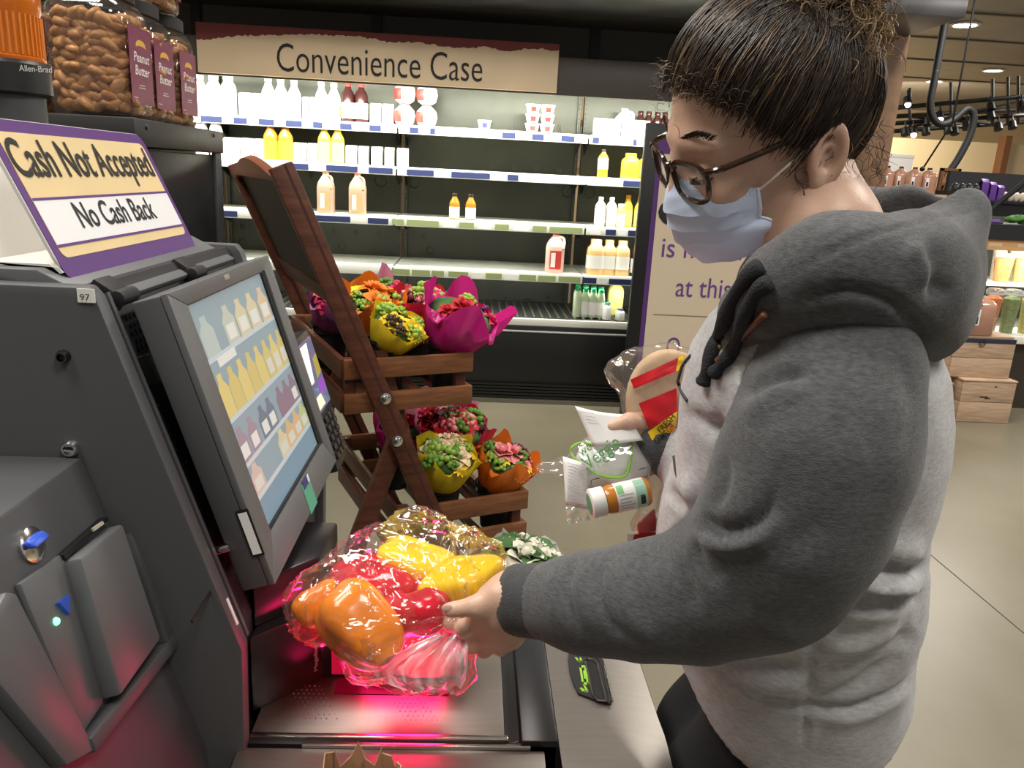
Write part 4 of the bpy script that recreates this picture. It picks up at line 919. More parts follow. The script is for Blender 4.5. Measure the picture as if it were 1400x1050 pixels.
for t in (.002, FW-.002): MB().bar(r_top+VF*t-VF*.0152+RD*.0-RP*.008, r_bot+VF*t-VF*.0152-RP*.008, RP*.006, VF*.003).build('groove', mat('wood_groove', (.06, .018, .01), .6), st)
b1_, b2_ = fpl(527, 545, -.016), fpl(543, 603, -.016)
for q in (b1_, b2_):
    bo = MB().lathe([(.0155, 0), (.0155, .002), (.010, .0035), (.009, .007), (.004, .009), (0, .009)], q, 16, axis=-VF).build('bolt', m_chrome, st)
lg0 = fpl(549, 585, .03); lg1 = fpl(478, 768, .03); LGD = nrm(lg1-lg0); lg2 = lg0+LGD*(lg0[2]/-LGD[2])
for t in (0, FW-.06): MB().bar(lg0+VF*t, lg2+VF*t, nrm(np.cross(VF, LGD))*.052, VF*.026).build('rear_leg', m_wood, st, bevel=.003)
# chalkboard between the rails
def rl(px, py): return float((fpl(px, py)-r_top)@RD)
d1 = rl(446, 408)
MB().prism([r_top+RD*.02+VF*.016, r_top+RD*d1+VF*.016, r_top+RD*d1+VF*(FW-.016), r_top+RD*.02+VF*(FW-.016)], RP*.006).build('chalkboard', mat('chalkboard', (.010, .0095, .009), .5), st)
for d_ in (d1+.012, ): MB().bar(r_top+RD*d_+VF*.014, r_top+RD*d_+VF*(FW-.014), RD*.05, RP*.024).build('cross_bar', m_wood, st, bevel=.002)
arch = [r_top+RD*.03+VF*.016]+[r_top+RD*(.03-.055*sin(pi*k/10))+VF*(.016+(FW-.032)*k/10) for k in range(11)]+[r_top+RD*.03+VF*(FW-.016)]
MB().prism(arch[1:-1], RP*.022).build('arched_top', mat('arch_wood', (.24, .085, .045), .45), st, bevel=.001)
TR = {}
def tray(name, pl0, pl1, plo, dep):
    """near-side slats by their end pixels (upper slat's top edge) and the lower slat's bottom edge"""
    a, b = fpl(*pl0, .03), fpl(*pl1, .03); lo = fpl(*plo, .03)
    z1 = (a[2]+b[2])/2; z0 = lo[2]; s0 = float((a-QF)@UF); s1 = float((b-QF)@UF); hs = (z1-z0)*.36
    def P(s, t, z): q = QF+UF*s+VF*t; return A([q[0], q[1], z])
    t0, t1 = .03, .03+dep; tr_ = []
    for z in (z1-hs/2, z0+hs/2):
        for t in (t0, t1): MB().bar(P(s0, t, z), P(s1, t, z), VF*.016, ZF*hs).build('tray_slat', m_wood2, st, bevel=.0015)
        for s in (s0, s1-.008): MB().bar(P(s, t0+.008, z), P(s, t1-.008, z), UF*.016, ZF*hs).build('tray_slat', m_wood2 if s > s0 else m_wood, st, bevel=.0015)
    for s in (s0+.02, s1-.03):
        for t in (t0+.02, t1-.02): MB().bar(P(s, t, z0), P(s, t, z1), UF*.03, VF*.022).build('corner_post', m_wood, st, bevel=.001)
    n = 5
    for k in range(n): s = s0+.03+(s1-s0-.07)*k/(n-1); MB().bar(P(s, t0+.01, z0+.006), P(s, t1-.01, z0+.006), UF*.03, ZF*.012).build('floor_slat', m_wood, st)
    TR[name] = (P, s0, s1, t0, t1, z0+.0125, z1)
tray('upper', (470, 487), (646, 487), (640, 551), FW-.06)
tray('lower', (545, 690), (721, 676), (715, 736), FW-.06)
MB().bar(fpl(520, 480, .05), fpl(585, 700, .05), UF*.03, VF*.02).build('side_brace', m_wood, st)

# ---------------------------------------------------------------- flowers
def fm(n, c, **k): return mat('flower_'+n, c, .6, **k)
FC = dict(yellow=fm('yellow', (.85, .58, .02)), cream=fm('cream', (.80, .62, .40)), pink=fm('pink', (.80, .26, .28)), hot=fm('hot', (.62, .03, .14)), red=fm('red', (.45, .01, .02)), burg=fm('burgundy', (.10, .006, .025)),
          white=fm('white', (.66, .63, .53)), green=fm('green', (.10, .24, .03)), lime=fm('lime', (.26, .42, .06)), dark=fm('dark', (.035, .02, .012)), lav=fm('lavender', (.10, .07, .30)), orange=fm('orange', (.75, .22, .02)), leaf=fm('leaf', (.045, .12, .03)), stem=fm('stem', (.08, .16, .03)))
WR = {}
def wrapm(n, c, tr_=.35):
    if n in WR: return WR[n]
    m = bpy.data.materials.new('wrap_'+n); m.use_nodes = True; nt = m.node_tree; nt.nodes.clear(); out = nt.nodes.new('ShaderNodeOutputMaterial')
    d = nt.nodes.new('ShaderNodeBsdfDiffuse'); d.inputs[0].default_value = (*c, 1); t = nt.nodes.new('ShaderNodeBsdfTranslucent'); t.inputs[0].default_value = (*c, 1); g = nt.nodes.new('ShaderNodeBsdfGlossy'); g.inputs['Roughness'].default_value = .25
    a = nt.nodes.new('ShaderNodeMixShader'); a.inputs[0].default_value = tr_; nt.links.new(d.outputs[0], a.inputs[1]); nt.links.new(t.outputs[0], a.inputs[2])
    b = nt.nodes.new('ShaderNodeMixShader'); b.inputs[0].default_value = .05; nt.links.new(a.outputs[0], b.inputs[1]); nt.links.new(g.outputs[0], b.inputs[2])
    nt.links.new(b.outputs[0], out.inputs[0]); WR[n] = m; return m
def petal(mb, az, tilt, ln, wd, r0, curl=.5, z0=0.):
    rows = []
    for i in range(4):
        f = i/3; el = tilt-curl*f; r = r0+ln*f*cos(el); z = z0+ln*f*sin(el); w_ = wd*sin(pi*(.18+.72*f)); row = []
        for j in (-1, 0, 1): row.append((r*cos(az)-j*w_*sin(az), r*sin(az)+j*w_*cos(az), z+abs(j)*wd*.25))
        rows.append(row)
    mb.grid(rows)
def fl_rose():
    mb = MB(); mb.ell((0, 0, .35), (.28, .28, .42), 8, 5)
    for ring, (n, tl, ln, w_, r0) in enumerate(((4, 1.45, .75, .36, .14), (5, 1.25, .85, .42, .25), (6, .95, .95, .46, .30))):
        for k in range(n): petal(mb, 2*pi*(k+.5*ring)/n, tl, ln, w_, r0, .35+.35*ring, -.05)
    return mb
def fl_daisy():
    mb = MB(); mb.ell((0, 0, .1), (.3, .3, .18), 8, 4)
    for k in range(12): petal(mb, 2*pi*k/12, .35, .75, .18, .2, .3, .06)
    return mb
def fl_cluster():
    mb = MB(); r_ = random.Random(3)
    for k in range(16): a, b = r_.uniform(0, 6.28), r_.uniform(.0, 1.3); mb.ell((.8*cos(a)*sin(b), .8*sin(a)*sin(b), .75*cos(b)-.1), r_.uniform(.16, .28), 6, 4)
    return mb
def fl_leaf():
    mb = MB(); petal(mb, 0, .5, 1.6, .4, 0, .6); petal(mb, 2.2, .6, 1.4, .36, 0, .6); petal(mb, 4.3, .45, 1.5, .38, 0, .5); return mb
def fl_spike():
    mb = MB()
    for k in range(22): a = k*2.4; mb.ell((.16*cos(a)*(1-k/30), .16*sin(a)*(1-k/30), .1+k*.09), .11, 6, 4)
    return mb
FLM = {}
for n_, f_ in (('rose', fl_rose), ('daisy', fl_daisy), ('cluster', fl_cluster), ('leaf', fl_leaf), ('spike', fl_spike)):
    o = f_().build('flower_'+n_, None, None, smooth=60); FLM[n_] = o.data; bpy.data.objects.remove(o)
FMC = {}
def flower_mesh(kind, c):
    if (kind, c) not in FMC: me = FLM[kind].copy(); me.materials.append(FC[c]); FMC[kind, c] = me
    return FMC[kind, c]
PARTN = dict(rose='rose_head', daisy='daisy_head', cluster='filler_cluster', leaf='leaf_sprig', spike='flower_spike')
def bouquet(label, base, rim, rr_, wrap, fls, bucket_z=None, seed=0, wave=.16, group=None, tr_=.35, clear=False, tall=None, flare=1., rb=.045, name='bouquet'):
    """base, rim: centre of the cone's narrow end and of its mouth; rr_: mouth radius; fls: (kind, colour, a, b, size) with a, b in -1..1 over the mouth (a along camera right)"""
    base, rim = A(base), A(rim)+UF*.02-VF*.035; ax = nrm(rim-base); L = np.linalg.norm(rim-base); ex = nrm(CR-ax*np.dot(CR, ax)); ey = np.cross(ax, ex); R_ = random.Random(seed)
    t = thing(name, label, 'flowers', base, group)
    n = 44; rows = []
    for i in range(9):
        f = i/8; row = []
        for k in range(n):
            a = 2*pi*k/n; fold = 1+.10*f*sin(7*a+seed)+.06*f*sin(13*a+2*seed); rad = (rb+(rr_-rb)*f**.62)*fold; up = L*f
            if i == 8: up += rr_*(wave*2.0*(abs(sin(2*a+seed*1.3)))**1.5-wave*.9); rad *= flare
            if i == 7: up += rr_*wave*.2*abs(sin(2*a+seed*1.3))
            row.append(base+ax*up+ex*rad*cos(a)+ey*rad*sin(a))
        rows.append(row)
    MB().grid(rows, closed=True).build('paper_wrap', wrap, t, smooth=180)
    cm = MB(); cm.ell((0, 0, 0), (rr_*.82, rr_*.82, rr_*.35), 14, 8); T = np.stack([ex, ey, ax], 1); c0_ = rim-ax*rr_*.22
    cm.v = [tuple(c0_+T@A(p)) for p in cm.v]; cm.build('leafy_core', FC['leaf'], t, smooth=180)
    mt = Matrix([[*(T[i]), 0] for i in range(3)]+[[0, 0, 0, 1]])
    for kind, c, a, b, s in fls:
        rad = sqrt(a*a+b*b); p = rim+ex*a*rr_*.85+ey*b*rr_*.85+ax*rr_*(.20-.38*rad*rad)
        o = bpy.data.objects.new(PARTN[kind], flower_mesh(kind, c)); COL.objects.link(o); o.parent = t
        tilt = Matrix.Rotation(-b*.6, 4, 'X')@Matrix.Rotation(a*.6, 4, 'Y')@Matrix.Rotation(R_.uniform(0, 6), 4, 'Z')
        o.matrix_local = Matrix.Translation(Vector(p-base))@mt@tilt@Matrix.Scale(s*1.12*rr_, 4)
    if bucket_z is not None:
        bk = thing('flower_bucket', 'black bucket under the '+label.split(' behind')[0].split(' at ')[0].split(' beside')[0].split(' showing')[0].split(' below')[0].replace('low in a bucket', '').strip(), 'bucket', (base[0], base[1], bucket_z))
        MB().lathe([(.040, bucket_z), (.056, base[2]+.012), (.062, base[2]+.014), (.062, base[2]+.022), (.054, base[2]+.022), (.04, bucket_z+.006), (0, bucket_z+.006)], (base[0], base[1], 0), 24).build('bucket_wall', m_rub, bk)
        MB().lathe([(.0575, base[2]-.012), (.0595, base[2]-.008)], (base[0], base[1], 0), 24).build('rim_band', m_black, bk)
    return t
def mixf(seed, cols, n, smin_=.2, smax_=.38):
    r_ = random.Random(seed); out = []
    for k in range(n):
        a = r_.uniform(0, 6.28); q = sqrt(r_.uniform(0, 1)); kind, c = cols[k % len(cols)]; out.append((kind, c, q*cos(a)*.9, q*sin(a)*.9, r_.uniform(smin_, smax_)))
    return out
def tin(px, py, t): return fpl(px, py, t)
zU, zL = TR['upper'][5], TR['lower'][5]
w_mag = wrapm('magenta', (.62, .02, .24)); w_yel = wrapm('yellow', (.85, .62, .03)); w_ora = wrapm('orange', (.85, .20, .02)); w_pur = wrapm('purple', (.30, .06, .22)); w_red = wrapm('red', (.60, .02, .05)); w_pnk = wrapm('pale_pink', (.75, .30, .45)); w_wht = wrapm('white', (.78, .78, .76)); w_pch = wrapm('rose', (.72, .10, .25))
G1, G2 = 'bouquets in the upper tray', 'bouquets in the lower tray'
bouquet('largest magenta wrapped bouquet in upper tray at its right end', tin(611, 478, 0.13), tin(620, 420, 0.13), .118, w_mag, mixf(1, (('rose', 'hot'), ('cluster', 'lime'), ('rose', 'red')), 6, .16, .26), zU, 1, .46, G1, flare=1.04)
bouquet('yellow wrapped bouquet with dark brown flower centres in upper tray', tin(529, 472, 0.11), tin(531, 437, 0.11), .078, w_yel, [('cluster', 'dark', -.25, .55-1.1, .34), ('cluster', 'dark', .05, -.75, .28)]+mixf(2, (('daisy', 'yellow'), ('cluster', 'lime'), ('rose', 'yellow')), 22), zU, 2, .12, G1)
bouquet('orange wrapped bouquet in upper tray behind the yellow one', tin(497, 455, 0.31), tin(497, 405, 0.31), .095, w_ora, mixf(3, (('daisy', 'yellow'), ('cluster', 'lime'), ('rose', 'orange')), 14), zU, 3, .45, G1)
bouquet('red wrapped bouquet of pink blooms in upper tray behind the magenta one', tin(571, 462, 0.33), tin(572, 410, 0.33), .105, w_red, mixf(4, (('rose', 'hot'), ('rose', 'pink'), ('cluster', 'lime'), ('rose', 'burg')), 20), zU, 4, .2, G1)
bouquet('pale pink wrapped bouquet in upper tray at the back', tin(528, 452, 0.52), tin(530, 402, 0.52), .11, w_pnk, mixf(5, (('rose', 'pink'), ('cluster', 'green'), ('rose', 'hot')), 14), zU, 5, .5, G1)
bouquet('purple wrapped bouquet in upper tray behind the stand rail', tin(452, 448, 0.5), tin(448, 408, 0.5), .085, w_pur, mixf(6, (('cluster', 'lav'), ('rose', 'hot'), ('daisy', 'orange')), 12), zU, 6, .3, G1)
sp_ = at_d(640, 428, 2.22); bq = thing('lavender_sprig', 'single lavender sprig leaning out beside the magenta bouquet', 'flowers', sp_)
o = bpy.data.objects.new('flower_spike', flower_mesh('spike', 'lav')); COL.objects.link(o); o.parent = bq; o.matrix_local = Matrix.Rotation(radians(75), 4, Vector(VF).normalized())@Matrix.Scale(.032, 4)
MB().tube([sp_-UF*.05-ZF*.03, sp_, sp_+UF*.02], .002, 5).build('stem', FC['stem'], bq)
bouquet('yellow wrapped bouquet of cream roses in lower tray beside the stand rail', tin(601, 664, 0.12), tin(599, 614, 0.12), .094, w_yel, mixf(7, (('rose', 'cream'), ('cluster', 'lime'), ('daisy', 'yellow'), ('rose', 'cream'), ('cluster', 'green')), 26), zL, 7, .22, G2)
bouquet('orange wrapped bouquet of pink roses in lower tray at its right end', tin(676, 667, 0.13), tin(680, 622, 0.13), .094, w_ora, [('rose', 'pink', -.35, -.15, .36), ('rose', 'pink', .15, .0, .36), ('cluster', 'lime', -.65, -.45, .30), ('cluster', 'lime', -.35, -.7, .26), ('cluster', 'green', .35, -.65, .3), ('daisy', 'yellow', .5, -.8, .22)]+mixf(8, (('rose', 'pink'), ('daisy', 'yellow'), ('cluster', 'green'), ('rose', 'burg')), 14), zL, 8, .40, G2)
bouquet('dark red bouquet in lower tray behind the cream roses', tin(612, 625, 0.33), tin(612, 575, 0.33), .115, w_red, mixf(9, (('rose', 'burg'), ('rose', 'red'), ('cluster', 'green'), ('rose', 'burg'), ('cluster', 'pink')), 28), zL, 9, .25, G2)
bouquet('pale pink wrapped bouquet in lower tray at the back', tin(588, 620, 0.53), tin(590, 568, 0.53), .12, w_pnk, mixf(10, (('rose', 'hot'), ('cluster', 'green'), ('rose', 'pink')), 14), zL, 10, .5, G2)
bouquet('magenta wrapped bouquet in lower tray showing left of the rail', tin(540, 615, 0.53), tin(540, 572, 0.53), .10, w_mag, mixf(11, (('rose', 'hot'), ('rose', 'red')), 8), zL, 11, .35, G2)
pw = at_d(702, 770, 2.22); pf = A([pw[0], pw[1], 0])
bouquet('white rose bouquet low in a bucket below the lower tray', pw-ZF*.16, pw+ZF*.02, .115, w_wht, [('rose', 'white', -.1, -.2, .42), ('rose', 'white', .35, -.05, .42), ('rose', 'white', .1, .35, .40), ('rose', 'white', .55, -.5, .34), ('leaf', 'leaf', -.3, -.45, .4), ('leaf', 'leaf', .25, -.5, .4), ('leaf', 'leaf', .75, .1, .4), ('leaf', 'leaf', 0, 0, .62), ('leaf', 'leaf', .45, -.3, .6), ('leaf', 'leaf', -.45, .1, .6), ('leaf', 'leaf', .2, .2, .6)]+mixf(12, (('rose', 'white'), ('leaf', 'leaf')), 12, .34, .46), 0.001, 12, .3)
pw2 = at_d(660, 775, 2.42)
bouquet('small white filler bouquet low in a bucket beside the white roses', pw2-ZF*.14, pw2+ZF*.03, .085, w_wht, mixf(13, (('cluster', 'white'), ('daisy', 'white'), ('leaf', 'lime'), ('rose', 'white')), 26, .2, .32), 0.001, 13, .2)
# ---------------------------------------------------------------- bag of peppers over the scanner
def pepper(label, c, axis_to, d0, d1, r, colr, seed, stem=True):
    """c, axis_to: pixels of the blossom end and the stem end; d0, d1 their depths"""
    a, b = at_d(*c, d0), at_d(*axis_to, d1); ax = nrm(b-a); L = np.linalg.norm(b-a); ex = nrm(np.cross(ax, CU)); ey = np.cross(ax, ex); mid = (a+b)/2
    Bm = np.stack([ex, ey, ax])
    def fn(P):
        q = (P-mid.astype(np.float32))@Bm.T.astype(np.float32); h = q[:, 2]/(L/2); th = np.arctan2(q[:, 1], q[:, 0]); rad = np.hypot(q[:, 0], q[:, 1])
        lob = 1+.11*np.cos(4*th+seed)+.07*np.cos(3*th+seed*2.1)
        body = r*lob*np.sqrt(np.clip(1-np.abs(h)**3.2, 0, 1))*(1+.10*h)
        d = np.sqrt(rad**2+.00002)-body; cap = (np.abs(h)-1)*L/2
        d = np.where(np.abs(h) > 1, np.hypot(np.maximum(rad-r*.0, 0), np.maximum(cap, 0)), d)*.7
        d = smax(d, -(np.hypot(rad, q[:, 2]-L*.50)-r*.34), .012); d = smax(d, -(np.hypot(rad, q[:, 2]+L*.52)-r*.22), .010)
        return d
    R_ = r*1.35+L/2
    t = thing('bell_pepper', label, 'pepper', mid-ZF*r, 'peppers in the clear bag')
    lo = np.minimum(a, b)-r*1.35; hi = np.maximum(a, b)+r*1.35
    sdf_obj('flesh', fn, lo, hi, .0026, PEP[colr], t)
    if stem:
        MB().tube(spline([b-ax*.018, b-ax*.004, b+ax*.012+ex*.004], 7), [.008, .006, .0045, .004, .004, .0045, .005], 8).build('stem', mat('pepper_stem', (.09, .17, .03), .5), t)
    return (mid, ax, L, r)
PEP = dict(orange=mat('pepper_orange', (.95, .27, .012), .2, coat=.4, noise=.1, nscale=18), red=mat('pepper_red', (.60, .012, .03), .2, coat=.4, noise=.1, nscale=18), yellow=mat('pepper_yellow', (.95, .60, .012), .2, coat=.4, noise=.08, nscale=18))
BP = []
BP.append(pepper('orange bell pepper nearest the shopper\'s thumb side, low in the clear bag', (541, 903), (450, 806), .825, .838, .0375, 'orange', .4, False))
BP.append(pepper('darker orange bell pepper at the left tip of the clear bag', (452, 852), (424, 800), .87, .875, .033, 'orange', 1.2, False))
BP.append(pepper('red bell pepper in the middle of the clear bag, upper one', (505, 828), (505, 772), .90, .885, .047, 'red', 2.0, False))
BP.append(pepper('red bell pepper in the clear bag beside the thumb', (585, 862), (568, 798), .87, .865, .045, 'red', .9, False))
BP.append(pepper('yellow bell pepper at the top of the clear bag, left one', (560, 790), (572, 745), .935, .93, .046, 'yellow', 2.6, False))
BP.append(pepper('yellow bell pepper in the clear bag next to the sleeve cuff', (640, 822), (625, 768), .885, .88, .046, 'yellow', .2, False))
pb_ = thing('produce_bag', 'clear plastic produce bag of bell peppers held over the scanner', 'bag', at_d(545, 920, .86))
HOLD = at_d(618, 850, .825)
extra = [(at_d(600, 900, .845), .036), (at_d(622, 912, .84), .020), (at_d(560, 915, .85), .024), (at_d(414, 818, .88), .013), (at_d(420, 862, .87), .011), (at_d(500, 905, .86), .026), (at_d(655, 790, .87), .03), (at_d(600, 745, .92), .02), (at_d(500, 760, .91), .02), (HOLD, .016)]
def bagfn(P):
    d = None
    for mid, ax, L, r in BP:
        e = s_cone(P, mid-ax*(L*.5-r*.75), mid+ax*(L*.5-r*.75), r*1.0+.007, r*1.0+.007); d = e if d is None else smin(d, e, .024)
    for c, r in extra: d = smin(d, np.linalg.norm(P-c.astype(np.float32), axis=1)-r, .028)
    for a, b in ((0, 3), (2, 4), (1, 2), (3, 5)): d = smin(d, s_cone(P, BP[a][0], BP[b][0], .022, .022), .024)
    # pulled creases running to the hand, and crinkles
    v = P-HOLD.astype(np.float32); x, y, _ = proj(P); ang = np.arctan2(y-845, x-628); dist = np.linalg.norm(v, axis=1)
    cr = np.abs(np.sin(ang*9+3*vnoise(P, 18)))*np.exp(-dist/.09)*.009
    st_ = np.stack([dist*.35, ang*.05, v@W32(CW)], 1); n1 = np.abs(vnoise(P, 30)); n2 = 1-np.abs(vnoise(st_+5, 62)); n3 = 1-np.abs(vnoise(P*np.array([1, .6, 1.4], np.float32)+9, 95))
    return d+cr+.0050*n1-.0075*n2**3-.0030*n3**3+.0042
pts = np.array([b[0] for b in BP]+[e[0] for e in extra]); lo_ = pts.min(0)-.065; hi_ = pts.max(0)+.065
m_bag = film('bag_film', (1., .99, .99), .6, .07, .02)
sdf_obj('bag_film', bagfn, lo_, hi_, .0025, m_bag, pb_, smooth=180)
# loose crumpled flap hanging at the lower right of the bag
rows = []
for i, (y, x0_, x1_, d_) in enumerate(((868, 592, 638, .815), (884, 556, 640, .808), (900, 524, 640, .803), (915, 508, 639, .806), (930, 516, 636, .812), (939, 545, 630, .818))):
    r = []
    for k in range(26): f = k/25; r.append(at_d(x0_+(x1_-x0_)*f, y+4*sin(k*1.1+i)+(6*sin(pi*f) if i > 3 else 0), d_+.006*sin(k*1.7+i*1.3)+.004*sin(k*.6+2*i)))
    rows.append(r)
MB().grid(rows).build('bag_flap', film('bag_film_white', (1, 1, 1), .5, .08, .5), pb_, smooth=180)
# ---------------------------------------------------------------- produce corner beyond the pillar
m_crate = mat('crate_pine', (.50, .35, .24), .65, noise=.22, nscale=7, stretch=(1, 1, 9), bump=.05, bscale=50); m_dkb = mat('shelf_black', (.02, .02, .022), .45)
Yc = at_z(1345, 578, 0)[1]
def crate(label, px0, px1, py0, py1, Y, dep=.34, band=None, marks=()):
    a, b = at_y(px0, py1, Y), at_y(px1, py0, Y); x0, x1, z0, z1 = a[0], b[0], (at_y((px0+px1)/2, py1, Y)[2] if py1 < 575 else 0.), at_y((px0+px1)/2, py0, Y)[2]
    t = thing('wooden_crate', label, 'crate', ((x0+x1)/2, Y+dep/2, z0), 'stacked wooden crates')
    hm = (z1-z0)/2
    for k in range(2):
        for yy in (Y, Y+dep-.014): MB().box((x0, yy, z0+k*hm+.002), (x1, yy+.014, z0+(k+1)*hm-.002)).build('plank', m_crate, t, bevel=.002)
        for xx in (x0, x1-.014): MB().box((xx, Y+.014, z0+k*hm+.002), (xx+.014, Y+dep-.014, z0+(k+1)*hm-.002)).build('plank', m_crate, t, bevel=.002)
    MB().box((x0+.014, Y+.014, z0+.004), (x1-.014, Y+dep-.014, z0+.016)).build('bottom_board', m_crate, t)
    MB().box((x0-.004, Y-.006, z1), (x1+.004, Y+dep, z1+.012)).build('lid_board', m_crate, t, bevel=.002)
    for px, py, w_ in marks: q = at_y(px, py, Y-.001); MB().box((q[0]-w_, Y-.0012, q[2]-.004), (q[0]+w_, Y, q[2]+.004)).build('burn_mark', m_dk, t)
    if band: MB().box((x0, Y-.004, z1-.045), (x1, Y, z1-.01)).build('dark_band', mat('band_navy', (.03, .035, .06), .5), t)
    return x0, x1, z0, z1
cr1 = crate('wooden crate on the floor at the right of the lower pair', 1306, 1391, 522, 578, Yc, marks=((1345, 543, .03), (1362, 529, .008), (1350, 545, .02)))
crate('wooden crate on the floor half hidden behind her back', 1216, 1303, 524, 578, Yc+.0)
Yq = Yc+.06
a = at_y(1305, 512, Yq); zlid = cr1[3]+.0125
def crate_on():
    b0, b1 = at_y(1297, 512, Yq)[0], at_y(1380, 512, Yq)[0]; z1 = at_y(1340, 462, Yq)[2]; t = thing('wooden_crate', 'upper wooden crate with round printed mark carrying the cider jugs', 'crate', ((b0+b1)/2, Yq+.15, zlid), 'stacked wooden crates'); hm = (z1-zlid)/2
    for k in range(2):
        for yy in (Yq, Yq+.39): MB().box((b0, yy, zlid+k*hm+.001), (b1, yy+.014, zlid+(k+1)*hm-.002)).build('plank', m_crate, t, bevel=.002)
        for xx in (b0, b1-.014): MB().box((xx, Yq+.014, zlid+k*hm+.001), (xx+.014, Yq+.39, zlid+(k+1)*hm-.002)).build('plank', m_crate, t, bevel=.002)
    MB().box((b0+.01, Yq+.0, z1), (b1-.02, Yq+.40, z1+.014)).build('lid_board', m_crate, t, bevel=.002)
    MB().box((b0+.002, Yq-.003, z1-.035), (b1-.002, Yq, z1-.004)).build('dark_band', mat('band_navy', (.03, .035, .06), .5), t)
    q = at_y(1343, 470, Yq-.004); MB().tube([(q[0]+.022*cos(k*.4), Yq-.0035, q[2]+.022*sin(k*.4)) for k in range(17)], .0025, 5).build('round_mark', m_dk, t)
    MB().tube([(q[0]+.010*cos(k*.5), Yq-.0035, q[2]+.010*sin(k*.5)) for k in range(12)], .0025, 5).build('round_mark', m_dk, t)
    return z1+.0145
zj = crate_on()
m_cid = mat('cider_clear', (.50, .27, .19), .12, coat=.6, noise=.06, nscale=20)
def cider(label, px, Y, z, wpx, hpx, group, lab=True, sq=4.5, py=430):
    p = at_y(px, py, Y); r = wpx*Y/F/2; h = hpx*Y/F; t = thing('cider_jug', label, 'jug', (p[0], Y, z), group); c = (p[0], Y, z)
    MB().lathe([(r*.88, 0), (r, .03*h), (r, .66*h), (r*.93, .75*h), (r*.62, .84*h), (r*.30, .90*h), (r*.28, .94*h)], c, 24, sq=sq).build('body', m_cid, t, smooth=60)
    MB().lathe([(r*.33, .92*h), (r*.33, h)], c, 14).build('cap', m_dk, t)
    MB().tube(spline([(p[0]-r*.1, Y-r*.35, z+h*.88), (p[0]-r*.3, Y-r*.75, z+h*.87), (p[0]-r*.4, Y-r*.98, z+h*.72)], 8), r*.10, 8).build('handle', m_cid, t)
    if lab: MB().box((p[0]-r*.85, Y-r*1.03, z+h*.25), (p[0]-r*.35, Y-r*.99, z+h*.62)).build('label', m_paper, t); MB().box((p[0]-r*.75, Y-r*1.04, z+h*.28), (p[0]-r*.45, Y-r*1.02, z+h*.45)).build('label_mark', m_dk, t)
cider('cider jug on the upper crate, the front one with a small label', 1334, Yq+.09, zj, 42, 60, 'cider jugs on the upper crate')
cider('cider jug on the upper crate, behind and left of the labelled one', 1308, Yq+.30, zj, 38, 58, 'cider jugs on the upper crate', False)
# refrigerated produce case
Yk = Yc+.42; xk0 = at_y(1338, 420, Yk)[0]; xk1 = xk0+1.5
kz = lambda py, Y=Yk: at_y(1380, py, Y)[2]
pc_ = thing('produce_case', 'lit produce case with slanted glass and cups of cut fruit', 'display case', ((xk0+xk1)/2, Yk+.3, 0))
MB().box((xk0, Yk, 0), (xk1, Yk+.9, kz(470))).build('base', mat('case_base_brown', (.05, .04, .032), .5), pc_)
MB().box((xk0-.02, Yk-.06, kz(468)), (xk1, Yk+.9, kz(458))).build('white_deck', m_shelf, pc_, bevel=.004)
MB().box((xk0, Yk+.85, kz(458)), (xk1, Yk+.9, kz(300))).build('case_back', mat('pc_back', (.10, .10, .09), .5), pc_)
MB().box((xk0, Yk+.30, kz(398)), (xk1, Yk+.85, kz(394))).build('shelf', m_shelf, pc_)
MB().box((xk0, Yk+.18, kz(345)), (xk1, Yk+.9, kz(330))).build('label_band', mat('band_tan', (.66, .38, .16), .5), pc_)
MB().box((xk0-.03, Yk+.16, kz(330)), (xk1, Yk+.95, kz(308))).build('black_top', m_dkb, pc_)
for k in range(4): q = kz(337); MB().box((xk0+.10+k*.22, Yk+.178, q-.012), (xk0+.2+k*.22, Yk+.18, q+.012)).build('band_mark', mat('band_mark', (.8, .62, .4), .5), pc_)
MB().prism([(xk0-.0, Yk+.16, kz(335)), (xk0-.0, Yk+.20, kz(320)), (xk0, Yk-.02, kz(455))], (.012, 0, 0)).build('end_frame', m_dkb, pc_)
g0, g1 = A([xk0, Yk+.17, kz(335)]), A([xk0, Yk-.03, kz(456)]); MB().prism([g0, A([xk1, g0[1], g0[2]]), A([xk1, g1[1], g1[2]]), g1], (0, -.004, 0)).build('glass_front', film('case_glass', (1, 1, 1), .1, .02, .01), pc_)
for x in (xk0+.42,): MB().bar(A([x, g0[1]-.006, g0[2]]), A([x, g1[1]-.006, g1[2]]), (.006, 0, 0), (0, .004, 0)).build('glass_seam', m_chrome, pc_)
area('produce_case_lamp', ((xk0+xk1)/2, Yk+.25, kz(348)), ((xk0+xk1)/2, Yk+.5, kz(450)), 1.4, 22, (1, 1, .88), sy=.05)
m_fr = dict(orange=mat('fruit_orange', (.80, .22, .03), .4, noise=.25, nscale=60), yellow=mat('fruit_yellow', (.62, .56, .12), .4, noise=.3, nscale=60), green=mat('fruit_green', (.22, .32, .08), .5, noise=.3, nscale=60), white=mat('fruit_white', (.80, .76, .62), .5, noise=.1, nscale=60))
